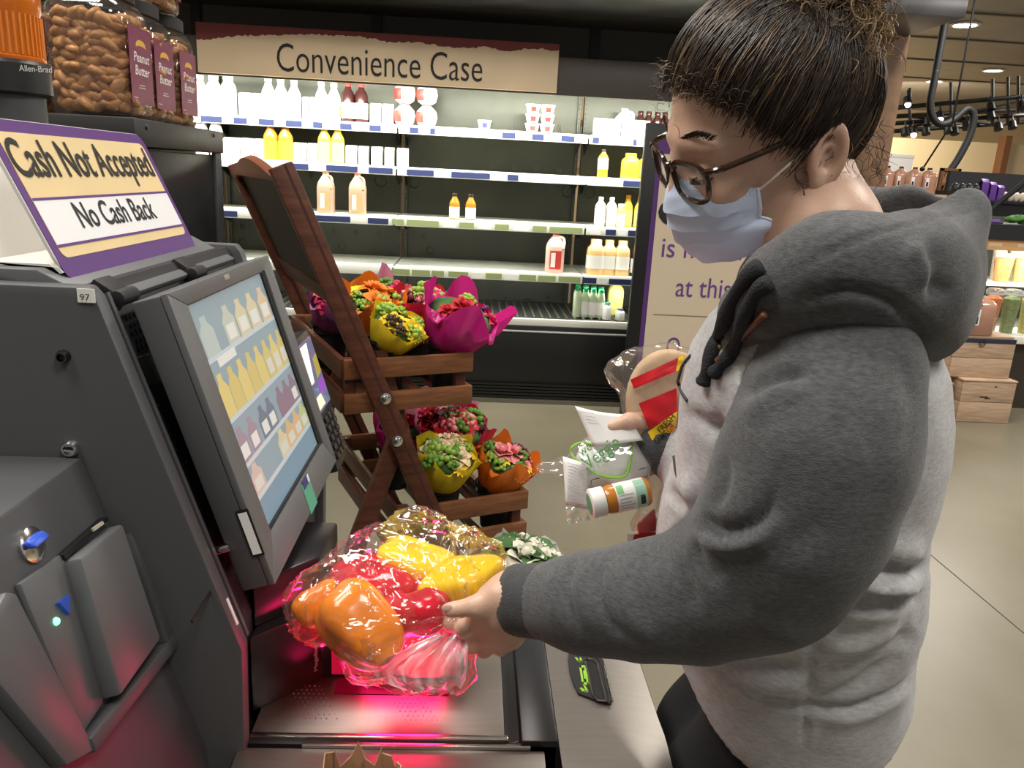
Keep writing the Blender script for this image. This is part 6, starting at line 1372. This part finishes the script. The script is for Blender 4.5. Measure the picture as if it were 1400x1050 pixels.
hp_ = [hl(.14, 0, 0), hl(-.12, 0, 0), hl(0, .1, 0), hl(0, -.1, 0), hl(0, 0, .13), hl(0.05, 0, -.15)]+NK
sdf_obj('head', head, np.minimum.reduce(hp_)-.05, np.maximum.reduce(hp_)+.05, .0030, m_skin, person, relax=1)
def ear(s):
    c = A([-.020, s*.078, -.022])
    def fn(P):
        q = tol(P)-W32(c); a = radians(14); f = q[:, 0]*cos(a)+q[:, 2]*sin(a); u = -q[:, 0]*sin(a)+q[:, 2]*cos(a); l = q[:, 1]*s-.25*np.maximum(-f, 0)+.0*f
        rim = np.sqrt((f/.017)**2+((u-.004)/.029)**2); th = .0045
        outer = np.sqrt(np.square((rim-.86)*.016)+np.square(l-.006))-.0045; plate_ = np.maximum((rim-1)*.016, np.abs(l)-.0032)
        lobe = np.sqrt((f-.004)**2+(u+.026)**2+(l-.002)**2)-.0085; anti = np.sqrt(np.square((np.sqrt(((f+.002)/.0095)**2+((u+.002)/.017)**2)-.9)*.009)+np.square(l-.004))-.0026
        d = smin(smin(outer, plate_, .003), lobe, .006); return smin(d, anti, .002)
    p = hl(*c); return sdf_obj('ear', fn, p-.05, p+.05, .0014, m_skin, person)
ear(1); ear(-1)
m_brow = mat('brow_dark', (.035, .020, .014), .8)
for s in (-1, 1):
    mb = MB(); r_ = random.Random(5)
    for k in range(90):
        f = k/90; l_ = .013+.040*f; u_ = .016+.010*sin(f*2.4)-.004*f; ff = .0945-.26*max(0, l_-.012)-.9*max(0, l_-.035)**1.3; a = hl(ff+.0008, s*l_, u_+r_.uniform(-.003, .002)); b = hl(ff-.003, s*(l_+.006), u_+.0035+r_.uniform(-.0015, .001)); mb.tube([a, (a+b)/2+HFv*.0012, b], [.0005, .0006, .0001], 3, cap=False)
    o = mb.build('eyebrow', m_brow, person); 
    lm = MB()
    for k in range(26): f = k/25; l_ = .018+.027*f; u_ = -.0205-.003*sin(f*pi); q0 = hl(.0885-.004*abs(f-.4)*4, s*l_, u_); lm.tube([q0, q0+HFv*.006-HU*.003+HLv*s*.002*(f-.3), q0+HFv*.009-HU*.002+HLv*s*.004*(f-.3)], [.0005, .0004, .0001], 3, cap=False)
    lm.build('eyelashes', m_brow, person)
# ---- hair
HAIR = [mat('hair_dark', (.018, .011, .008), .42, spec=.6), mat('hair_brown', (.036, .021, .013), .42, spec=.6), mat('hair_light', (.17, .105, .055), .45, spec=.5), mat('hair_blond', (.34, .23, .12), .5, spec=.5)]
hc = A([-.012, 0, .026]); hr = A([.108, .085, .104])
def hline(f, l): return np.interp(f, (-.12, -.075, -.05, -.03, -.005, .015, .035, .055, .075, .09, .11), (-.105, -.095, -.085, -.045, -.012, .004, .022, .040, .052, .058, .062))
def cap_fn(P):
    q = tol(P); d = s_ell(q, hc, hr); d = smin(d, s_ell(q, (-.056, 0, .018), (.052, .066, .080)), .03); d = smin(d, s_ell(q, (-.056, 0, .098), (.040, .040, .034)), .04)
    d = d+.004*vnoise(q, 45)+.003*np.abs(vnoise(q*W32([1, 3, .6]), 60)); n = .006*vnoise(q, 60)
    return smax(d, (hline(q[:, 0], q[:, 1])+n-q[:, 2])*.9, .006)
sdf_obj('hair', cap_fn, np.minimum.reduce(hp_)-.07, np.maximum.reduce(hp_)+.09, .0034, HAIR[0], person)
bun = A([-.062, .012, .112])
def tubes(name, paths, radii, m, n=3):
    V, Fs = [], []; base_ = 0
    for P, r in zip(paths, radii):
        P = np.asarray(P); k = len(P); t = np.gradient(P, axis=0); t /= np.linalg.norm(t, axis=1)[:, None]+1e-9; u = np.cross(t, A([.31, .52, .79])); u /= np.linalg.norm(u, axis=1)[:, None]+1e-9; w_ = np.cross(t, u)
        rr_ = r*np.sin(np.linspace(.35, pi-.12, k))**.5
        ring_ = np.stack([P+rr_[:, None]*(cos(2*pi*j/n)*u+sin(2*pi*j/n)*w_) for j in range(n)], 1).reshape(-1, 3); V.append(ring_)
        i = np.arange(k-1)[:, None]*n; j = np.arange(n)[None]; q = np.stack([i+j, i+(j+1) % n, i+n+(j+1) % n, i+n+j], -1).reshape(-1, 4)+base_; Fs.append(q); base_ += k*n
    me = raw_mesh(name, np.concatenate(V), np.concatenate(Fs)); return obj_from_mesh(name, me, m, person, 180)
def on_cap(dv, lift):  # point of the hair shell in direction dv from hc (local)
    dv = dv/np.linalg.norm(dv); return hc+dv*(1/np.linalg.norm(dv/hr)+lift)
rh = np.random.default_rng(11); bun_d = (bun-hc)/np.linalg.norm(bun-hc); sets = [[], [], [], []]; rads = [[], [], [], []]
for k in range(4200):
    side = rh.choice([1, 1, 1, -1]); f = rh.uniform(-.09, .098); l_ = side*.075*sqrt(max(.02, 1-(f/.115)**2)); l_ *= rh.uniform(.0, 1.) if f > .07 else rh.uniform(.5, 1)
    u = float(hline(f, l_))+rh.uniform(-.002, .06); u = max(u, .012) if -.05 < f < .0 else u; s0 = A([f, l_, u])-hc; s0 /= np.linalg.norm(s0); ang = np.arccos(np.clip(s0@bun_d, -1, 1)); e1 = rh.uniform(.55, 1.0); pts = []; lf = rh.uniform(.000, .007); ph = rh.uniform(0, 6.28); wv = rh.uniform(.0, .05); fr = rh.uniform(5, 12); side_v = np.cross(s0, bun_d)
    for t in np.linspace(0, e1, 15):
        d_ = (np.sin((1-t)*ang)*s0+np.sin(t*ang)*bun_d)/max(np.sin(ang), .05); d_ = d_+side_v*(wv*sin(fr*t+ph)+.10*sin(pi*t)*(-1 if side > 0 else 1)*.6); q = on_cap(d_, lf*sin(pi*min(1, t*1.4+.08))+.003+.030*max(0, t-.6)); pts.append(hl(*q))
    ci = rh.choice([0, 0, 0, 1, 1, 1, 2], p=None); sets[ci].append(pts); rads[ci].append(rh.uniform(.00035, .0008))
def curl(start, dirv, ln, rad, turns, col_, grow=1., r0=.00045):
    dirv = dirv/np.linalg.norm(dirv); u = np.cross(dirv, A([.3, .9, .1])); u /= np.linalg.norm(u); w_ = np.cross(dirv, u); ph = rh.uniform(0, 6.28); dr = rh.normal(0, .25, 3); pts = []
    for t in np.linspace(0, 1, int(8+turns*9)):
        a = ph+2*pi*turns*t; r = rad*min(1, t*3)*(1+(grow-1)*t); q = start+dirv*ln*t+dr*ln*t*t*.5+(u*cos(a)+w_*sin(a))*r; pts.append(hl(*q))
    sets[col_].append(pts); rads[col_].append(r0*rh.uniform(.8, 1.4))
for k in range(170):  # frizz at the forehead and temples
    f = rh.uniform(.03, .1); l_ = rh.uniform(-.06, .078); u = float(hline(f, l_))+rh.uniform(0, .03); s0 = on_cap(A([f, l_, u])-hc, .001); curl(s0, A([.8, l_*4, rh.uniform(-.4, .9)]), rh.uniform(.008, .022), rh.uniform(.0015, .004), rh.uniform(.6, 1.4), int(rh.choice([0, 1, 1, 2])), r0=.00025)
for k in range(140):  # loose hair at ear, nape
    s0 = A([rh.uniform(-.09, .01), .078, rh.uniform(-.06, .0)]) if k % 2 else A([rh.uniform(-.10, -.06), rh.uniform(.0, .06), rh.uniform(-.10, -.05)]); curl(s0, A([rh.uniform(-.3, .6), .25, -1]), rh.uniform(.012, .04), rh.uniform(.002, .006), rh.uniform(.5, 1.5), int(rh.choice([0, 1, 1, 2])), r0=.0003)
for k in range(900):  # the curly bun
    a, b = rh.uniform(0, 6.28), rh.uniform(-.5, 1.4); dv = A([cos(a)*cos(b), sin(a)*cos(b), sin(b)]); s0 = bun+dv*A([.050, .048, .036])*rh.uniform(.35, 1.); curl(s0, dv*.5+rh.normal(0, .7, 3)+A([0, 0, -.15]), rh.uniform(.02, .055), rh.uniform(.004, .013), rh.uniform(1., 2.4), int(rh.choice([1, 2, 2, 3, 3, 3])), r0=.00055)
for k in range(120):  # curls that fall from the bun
    a = rh.uniform(-.6, 3.7); s0 = bun+A([.048*cos(a), .048*sin(a), -.012]); curl(s0, A([.3*cos(a), .6*sin(a), -1.]), rh.uniform(.03, .065), rh.uniform(.004, .010), rh.uniform(1., 2.), int(rh.choice([2, 3, 3])), r0=.0005)
NM = ['hair_strands', 'hair_strands', 'hair_highlights', 'hair_curls']
for i in range(4): tubes(NM[i], sets[i], rads[i], HAIR[i])['kind'] = 'stuff'
def bun_fn(P): q = tol(P); return s_ell(q, bun, (.044, .042, .032))+.006*vnoise(q, 60)+.004*vnoise(q, 120)
bc = hl(*bun); sdf_obj('hair_bun', bun_fn, bc-.075, bc+.075, .003, mat('hair_bun_brown', (.10, .062, .034), .55), person)
# ---- face mask
m_mask = mat('mask_blue', (.58, .68, .88), .75, bump=.12, bscale=700); m_mask2 = mat('mask_edge', (.66, .74, .9), .7); m_loop = mat('ear_loop', (.78, .74, .66), .6)
HALF = [[(.1185, 0, -.030), (.103, .026, -.036), (.072, .050, -.041), (.046, .063, -.044)], [(.1265, 0, -.050), (.112, .028, -.052), (.077, .053, -.054), (.046, .0645, -.056)], [(.1275, 0, -.068), (.113, .030, -.068), (.076, .054, -.068), (.045, .064, -.068)],
        [(.1255, 0, -.086), (.110, .031, -.085), (.074, .054, -.083), (.043, .063, -.080)], [(.1215, 0, -.103), (.105, .032, -.101), (.068, .055, -.096), (.034, .063, -.088)], [(.1135, 0, -.120), (.096, .032, -.117), (.056, .055, -.109), (.008, .064, -.094)], [(.0985, 0, -.136), (.082, .030, -.131), (.044, .052, -.121), (-.006, .062, -.107)]]
rowsM = []
HALF = [[(f-.013*(l < .04)-.004-(.040*max(0, i-3)/3 if l > .056 else 0), l+(.014 if l > .056 and i > 3 else 0), -.024+(u+.030)*.93-(.004*max(0, i-4)/2)) for f, l, u in h_] for i, h_ in enumerate(HALF)]
for h_ in HALF:
    full = [(f, -l, u) for f, l, u in h_[:0:-1]]+h_; rowsM.append(spline(full, 41))
rowsM = np.array(rowsM); cols = [spline(rowsM[:, j], 43) for j in range(41)]; G = np.array(cols)   # (41, 43, 3)
gridM = []
for i in range(43):
    t = i/42; pl_d = 0
    for c_ in (.30, .50, .70): x_ = (t-c_)*42; pl_d += .0042*np.exp(-max(0, -x_+.2)*.25)*(1 if x_ < .6 else 0)-.0*x_ if abs(x_) < 7 and x_ < .6 else 0
    row = []
    for j in range(41): p = G[j, i]; edge = min(1, min(j, 40-j)/6); row.append(hl(p[0]+pl_d*edge*.9, p[1], p[2]-pl_d*edge*.25+.0008*sin(j*.9+i)))
    gridM.append(row)
mk = MB().grid(gridM).build('face_mask', m_mask, person, thick=.0009, smooth=60)
for i in (0, 3, 5):
    st_ = MB(); pts = [A(gridM[i][j])+(HFv*.0006) for j in range(41)]
    fine = spline(pts, 160)
    for k in range(2, 158, 3): st_.tube([fine[k]+HLv*.0004, (fine[k]+fine[k+1])/2+HLv*.0008, fine[k+1]+HLv*.0004], .00035, 4)
    st_.build('stitching', mat('stitch_blue', (.16, .22, .40), .7), mk)['kind'] = 'stuff'
for s, j in ((1, 40), (-1, 0)):
    MB().tube([A(gridM[i][j])+HLv*s*.0006 for i in range(0, 28)], .0016, 6).build('mask_edge', m_mask2, mk)
    top = A(gridM[3][j]); e_t = hl(-.022, s*.084, .004); MB().tube(spline([top, hl(.022, s*.078, -.022), e_t, hl(-.036, s*.082, .0)], 20), .0012, 6).build('ear_loop', m_loop, mk)
    bot = A(gridM[36][j]); MB().tube(spline([bot, hl(-.018, s*.073, -.066), hl(-.026, s*.076, -.052)], 14), .0012, 6).build('ear_loop', m_loop, mk)
# ---- glasses
m_tort = mat('tortoise', (.006, .004, .003), .15, col2=(.045, .018, .006), nscale=90, coat=.5); m_lens = film('lens_glass', (.98, .98, .98), .0, .02, .01)
glb = bpy.data.objects.new('glasses', None); COL.objects.link(glb); glb.parent = person
def lens_pts(s, grow=0., n=40):
    out = []
    for k in range(n):
        a = 2*pi*k/n; c_, s_ = cos(a), sin(a); q = (abs(c_)**3.0+abs(s_)**3.0)**(-1/3.0); x = (.0265+grow)*q*c_; y = (.0200+grow)*q*s_; x *= 1+.10*s_
        l_ = .0345+x; u_ = -.022+y; f_ = .1030-.14*max(0, l_-.015)-.004*(l_/.06)**2+.10*y
        out.append(hl(f_, s*l_, u_))
    return out
for s in (1, -1):
    P_ = lens_pts(s); MB().tube(P_+P_[:2], .0027, 8, cap=False).build('lens_rim', m_tort, glb)
    MB().add(P_, [tuple(range(len(P_)))]).build('lens', m_lens, glb, smooth=None)
    MB().tube(spline([hl(.0945, s*.0625, -.006), hl(.088, s*.0705, -.0045), hl(.074, s*.0745, -.003)], 8), .0030, 8).build('hinge', m_tort, glb)
    MB().tube(spline([hl(.082, s*.0735, -.004), hl(.04, s*.0775, .001), hl(-.012, s*.0815, .008), hl(-.036, s*.0815, .002), hl(-.046, s*.080, -.014)], 24), [.0030]*10+[.0026]*14, 8).build('temple', m_tort, glb)
MB().tube(spline([hl(.1020, -.0105, -.012), hl(.1065, 0, -.009), hl(.1020, .0105, -.012)], 10), .0024, 8).build('bridge', m_tort, glb)
# ---- hands
def hand(parts, lo, hi, nails, h=.0019):
    fn = lambda P: fold_min(P, parts)
    o = sdf_obj('hand', fn, lo, hi, h, m_skin, person, relax=1); return o
def fold_min(P, parts):
    d = None
    for pts, rs, k in parts: e = s_chain(P, pts, rs, .006); d = e if d is None else smin(d, e, k)
    return d
def C3(*a): return [at_d(x, y, d) for x, y, d in a]
NH = [(C3((735, 820, .785), (700, 820, .80)), [.027, .029], .02),
      (C3((700, 822, .80), (672, 832, .803), (655, 842, .806)), [.026, .021, .013], .014), (C3((700, 838, .80), (680, 858, .812), (668, 868, .818)), [.022, .019, .013], .014), (C3((705, 845, .808), (695, 868, .828), (690, 874, .83)), [.02, .016, .012], .014),
      (C3((702, 806, .793), (682, 815, .785), (650, 829, .783), (615, 834, .787)), [.016, .0125, .0098, .0078], .010),
      (C3((662, 845, .806), (636, 860, .812), (617, 852, .832), (612, 842, .848)), [.0105, .0092, .0084, .0072], .006), (C3((668, 864, .814), (645, 880, .822), (625, 871, .845), (622, 858, .858)), [.0105, .0092, .0084, .0072], .006),
      (C3((680, 872, .822), (662, 887, .834), (642, 878, .858), (640, 866, .868)), [.0098, .0088, .008, .007], .006), (C3((694, 874, .830), (684, 886, .846), (664, 880, .868), (660, 870, .875)), [.0085, .0078, .007, .0062], .006)]
hpz = [p for c, _, _ in NH for p in c]; hand(NH, np.minimum.reduce(hpz)-.03, np.maximum.reduce(hpz)+.03, None)
tn = at_d(611, 831, .7795); MB().ell((0, 0, 0), (.0055, .0042, .0012), 10, 6).build('thumbnail', mat('nail', (.66, .40, .33), .3), person, local=True)
o = bpy.data.objects['thumbnail']; offp = A(person['_off']); Mn = Matrix.Identity(4); 
for i in range(3): Mn[i][0], Mn[i][1], Mn[i][2], Mn[i][3] = nrm(CR)[i], CU[i], -CW[i], (tn-offp)[i]
o.matrix_local = Mn
FH = [(C3((945, 612, .93), (905, 596, .925), (890, 590, .925)), [.024, .026, .024], .02),
      (C3((900, 580, .915), (880, 574, .905), (860, 576, .90), (836, 583, .90)), [.013, .0105, .0092, .0075], .010),
      (C3((885, 585, .935), (862, 588, .945), (850, 598, .950), (858, 606, .945)), [.0105, .009, .008, .007], .006), (C3((888, 598, .938), (866, 606, .948), (858, 616, .948), (868, 622, .943)), [.0105, .009, .008, .007], .006), (C3((894, 610, .938), (874, 620, .948), (868, 630, .946), (878, 634, .940)), [.01, .0088, .008, .007], .006), (C3((902, 620, .938), (886, 632, .946), (882, 640, .944), (890, 644, .940)), [.0085, .0078, .007, .006], .006)]
hpz = [p for c, _, _ in FH for p in c]; hand(FH, np.minimum.reduce(hpz)-.03, np.maximum.reduce(hpz)+.03, None)
# ---------------------------------------------------------------- groceries held against her chest
S8 = lambda a, b: (720+a/2.6235, 380+b/2.6235)
def patch(quad, fn, lift, name, m, parent, n=8, t0=.6):
    (a, b, c, d) = [A(p, ) for p in quad]; rows = []
    for i in range(n+1):
        r = []
        for j in range(n+1): u, v = j/n, i/n; p = (a*(1-u)+b*u)*(1-v)+(d*(1-u)+c*u)*v; r.append(hit(p[0], p[1], fn, lift, t0))
        rows.append(r)
    return MB().grid(rows).build(name, m, parent, smooth=180)
def rot_basis(deg): a = radians(deg); return np.stack([CR*cos(a)+CU*sin(a), -CR*sin(a)+CU*cos(a), -CW])
# flat breads in a printed bag
BBm = rot_basis(14); bc_ = at_d(922, 560, .915)
def stripes(P):
    q = (P-W32(bc_))@W32(BBm).T; return s_ell(q, (0, 0, 0), (.056, .072, .024))+.0012*np.sin(q[:, 2]*420)
bb = thing('bread_bag', 'clear bag of flat breads with red and yellow print held at her chest', 'bread', at_d(915, 630, .91))
sdf_obj('flat_bread', stripes, bc_-.085, bc_+.085, .003, mat('bread_tan', (.62, .44, .28), .8, noise=.15, nscale=40), bb)
def bbag(P):
    q = (P-W32(bc_))@W32(BBm).T; d = s_ell(q, (0, 0, 0), (.062, .079, .029)); d = smin(d, s_ell(q, (-.040, .060, .0), (.030, .022, .014)), .02)
    return d+.006*np.abs(vnoise(P, 40))+.003*np.abs(vnoise(P, 90))-.003
sdf_obj('bag_film', bbag, bc_-.1, bc_+.1, .0032, film('bread_film', (1, .98, .96), .3, .08, .05), bb)
m_r = mat('print_red', (.55, .012, .02), .3); m_y = mat('print_yellow', (.82, .55, .02), .3)
Q = lambda *p: [S8(*x) for x in p]
patch(Q((372, 365), (545, 285), (535, 335), (385, 398)), bbag, .0025, 'red_print', m_r, bb)
patch(Q((402, 450), (538, 395), (540, 478), (440, 545)), bbag, .0025, 'red_print', m_r, bb)
patch(Q((435, 552), (540, 478), (528, 600), (468, 622)), bbag, .0025, 'yellow_print', m_y, bb)
patch(Q((545, 285), (568, 274), (548, 330), (535, 335)), bbag, .0025, 'yellow_print', m_y, bb)
def htext(body, a, b, h, fn, m, parent, lift=.0032, bold=.01):
    pa, pb2 = hit(*S8(*a), fn, lift), hit(*S8(*b), fn, lift); ex = nrm(pb2-pa); ey = nrm(np.cross(CW, ex)); ey = ey if ey@CU > 0 else -ey; ey = nrm(ey-ex*(ey@ex))
    o = text(body, pa-CW*.002, ex, ey, h, np.linalg.norm(pb2-pa), m, parent, bold=bold, depth=.0002)
htext('FRESH', (480, 556), (534, 500), .0068, bbag, m_ink, bb); htext('SAME', (470, 598), (508, 560), .0068, bbag, m_ink, bb); htext('GR', (512, 558), (536, 535), .0085, bbag, m_r, bb)
# receipt
rows = []
for i in range(9):
    r = []
    for j in range(11):
        u, v = j/10, i/8; p = (A([786, 555])*(1-u)+A([858, 566])*u)*(1-v)+(A([811, 611])*(1-u)+A([879, 602])*u)*v; r.append(at_d(p[0], p[1]+3*sin(u*3)*(1-v), .898+.012*(u-.5)**2-.006*v))
    rows.append(r)
MBr = MB().grid(rows); m_rec = mat('receipt_paper', (.84, .83, .82), .6)
rc = thing('receipt', 'blank white paper slip under her thumb', 'paper', at_d(830, 600, .895)); MBr.build('sheet', m_rec, rc, thick=.0003, smooth=180)
for k in range(3): p0_, p1_ = at_d(796+k*3, 563+k*5, .893), at_d(812+k*3, 565.5+k*5, .893); MB().tube([p0_, p1_], .0004, 4).build('faint_print', mat('print_faint', (.55, .55, .58), .6), rc)
# vegetable bag with the green heart
VM = rot_basis(-6); vc_ = at_d(838, 636, .915)
def veg(P):
    q = (P-W32(vc_))@W32(VM).T; return s_ell(q, (0, 0, 0), (.046, .036, .020))+.003*np.abs(vnoise(P, 45))
vb = thing('vegetable_bag', 'white printed bag with green heart outline under the paper slip', 'bag', at_d(838, 665, .91))
sdf_obj('bag_front', veg, vc_-.07, vc_+.07, .0028, mat('veg_bag_white', (.74, .74, .72), .3, noise=.04, nscale=20), vb)
def vegf(P):
    q = (P-W32(vc_))@W32(VM).T; d = smin(s_ell(q, (0, 0, 0), (.050, .040, .024)), s_cone(q, (-.03, -.005, 0), (-.085, -.012, 0), .018, .006), .02); return d+.006*np.abs(vnoise(P, 50))+.003*np.abs(vnoise(P, 110))-.002
sdf_obj('bag_film', vegf, vc_-.115, vc_+.09, .003, film('veg_film', (1, 1, 1), .35, .06, .06), vb)
m_hg = mat('heart_green', (.24, .52, .04), .5); m_tg = mat('text_green', (.10, .38, .10), .5)
hp2 = [S8(*p) for p in ((240, 600), (200, 590), (165, 605), (160, 630), (200, 670), (270, 710), (350, 712), (372, 660), (376, 595), (350, 580))]
MB().tube(spline([hit(x, y, veg, .004, .6) for x, y in hp2], 50), .0016, 6).build('heart_outline', m_hg, vb, smooth=180)
htext('we', (196, 640), (236, 612), .010, veg, m_tg, vb, .006, .0); htext('Veggie', (222, 690), (340, 600), .017, veg, m_tg, vb, .007, .0)
bx = [S8(*p) for p in ((232, 725), (432, 680), (434, 712), (230, 755))]
MB().tube([hit(x, y, veg, .004, .6) for x, y in bx+bx[:1]], .0005, 4).build('box_rule', m_ink, vb)
# leaflet and crinkled film end
lf = thing('leaflet', 'white leaflet with small print lines hanging below the green heart bag', 'paper', at_d(788, 695, .90)); rows = []
for i in range(9):
    v = i/8; rows.append([at_d(*( (A(S8(130, 640))*(1-u)+A(S8(232, 672))*u)*(1-v)+(A(S8(140, 815))*(1-u)+A(S8(222, 832))*u)*v), .902-.008*sin(u*3+v*2)) for u in np.linspace(0, 1, 8)])
MB().grid(rows).build('sheet', m_rec, lf, thick=.0003, smooth=180)
ln_ = MB()
for k in range(11): v = .1+k*.07; a = (A(S8(130, 640))*(1-v)+A(S8(140, 815))*v); b = (A(S8(232, 672))*(1-v)+A(S8(222, 832))*v); ln_.tube([at_d(*(a*.85+b*.15), .892), at_d(*(a*.2+b*.8), .890)], .00035, 4)
ln_.build('small_print', mat('print_grey2', (.35, .35, .38), .6), lf)['kind'] = 'stuff'
fb = thing('film_scrap', 'crumpled clear film hanging below the leaflet', 'plastic', at_d(790, 716, .90)); rows = []
for i in range(7): v = i/6; rows.append([at_d(*((A(S8(135, 800))*(1-u)+A(S8(215, 815))*u)*(1-v)+(A(S8(150, 885))*(1-u)+A(S8(228, 868))*u)*v), .897+.005*sin(u*9+v*5)+.004*sin(v*11)) for u in np.linspace(0, 1, 12)])
MB().grid(rows).build('film', film('scrap_film', (1, 1, 1), .5, .05, .12), fb, smooth=180)
# supplement bottle
ba, be = at_d(806, 689, .872), at_d(886, 671, .880); bax = nrm(be-ba); bl_ = np.linalg.norm(be-ba)
sb = thing('supplement_bottle', 'small amber bottle with white ribbed cap and green label lying in her hand', 'bottle', (ba+be)/2-ZF*.017)
MB().lathe([(.0150, bl_*.26), (.0165, bl_*.32), (.0165, bl_*.96), (.0145, bl_)], ba, 28, axis=bax).build('bottle_body', mat('bottle_amber', (.52, .20, .03), .2), sb, smooth=40)
cp = MB().lathe([(.0, 0), (.0145, .0), (.0168, .0015), (.0168, bl_*.24), (.0155, bl_*.25)], ba, 36, axis=bax).build('cap', m_white, sb)
MB().lathe([(.0, -.0006), (.0125, -.0006), (.0125, .0002)], ba, 24, axis=bax).build('cap_seal', mat('seal_green', (.10, .36, .18), .4), cp)
MB().lathe([(.0168, bl_*.42), (.0168, bl_*.92)], ba, 28, axis=bax).build('label', m_white, sb)
gx = nrm(np.cross(bax, CW)); gx = gx if gx@CU > 0 else -gx; gz = np.cross(bax, gx); gz = gz if gz@CW < 0 else -gz
def lab(u0, u1, a0, a1, m, name):
    rows = [[ba+bax*bl_*u+(gz*cos(a)+gx*sin(a))*.0170 for u in (u0, u1)] for a in np.linspace(radians(a0), radians(a1), 8)]; MB().grid(rows).build(name, m, sb)
lab(.74, .92, -60, 70, mat('label_mint', (.32, .55, .42), .4), 'label_panel'); lab(.44, .55, 20, 60, mat('label_leaf', (.20, .50, .20), .4), 'label_panel'); lab(.80, .88, -40, 0, m_ink, 'label_mark')
for k in range(5): lab(.46+.0*k, .70-.03*(k % 3), 15-14*k-3, 15-14*k, mat('print_grey2', (.35, .35, .38), .6), 'label_line')
# red bag closure
rb_ = thing('bread_bag_tail', 'twisted red bread bag tail with printed red tag below the bottle', 'bag', at_d(882, 745, .93))
MB().tube(spline([at_d(895, 640, .945), at_d(893, 670, .94), at_d(884, 700, .93), at_d(881, 728, .925)], 16), [.018]*5+[.013]*5+[.011, .013, .016, .018, .017, .015], 14).build('bag_neck', film('neck_film', (1, .95, .92), .4, .08, .10), rb_, smooth=180)
MB().prism([at_d(*p, .928) for p in ((872, 718), (896, 696), (900, 726), (874, 733))], CW*.012).build('red_twist', m_r, rb_, bevel=.003)
MB().prism([at_d(*p, .922) for p in ((867, 731), (900, 727), (902, 745), (864, 746))], CW*.003).build('red_tag', m_r, rb_); MB().prism([at_d(*p, .921) for p in ((858, 729), (867, 731), (864, 746), (857, 745))], CW*.002).build('clear_edge', m_rec, rb_)
q0 = at_d(879, 741, .9212); text('FL', q0, CR*.99-CU*.05, CU, .005, .010, m_lw, rb_, depth=.0002)
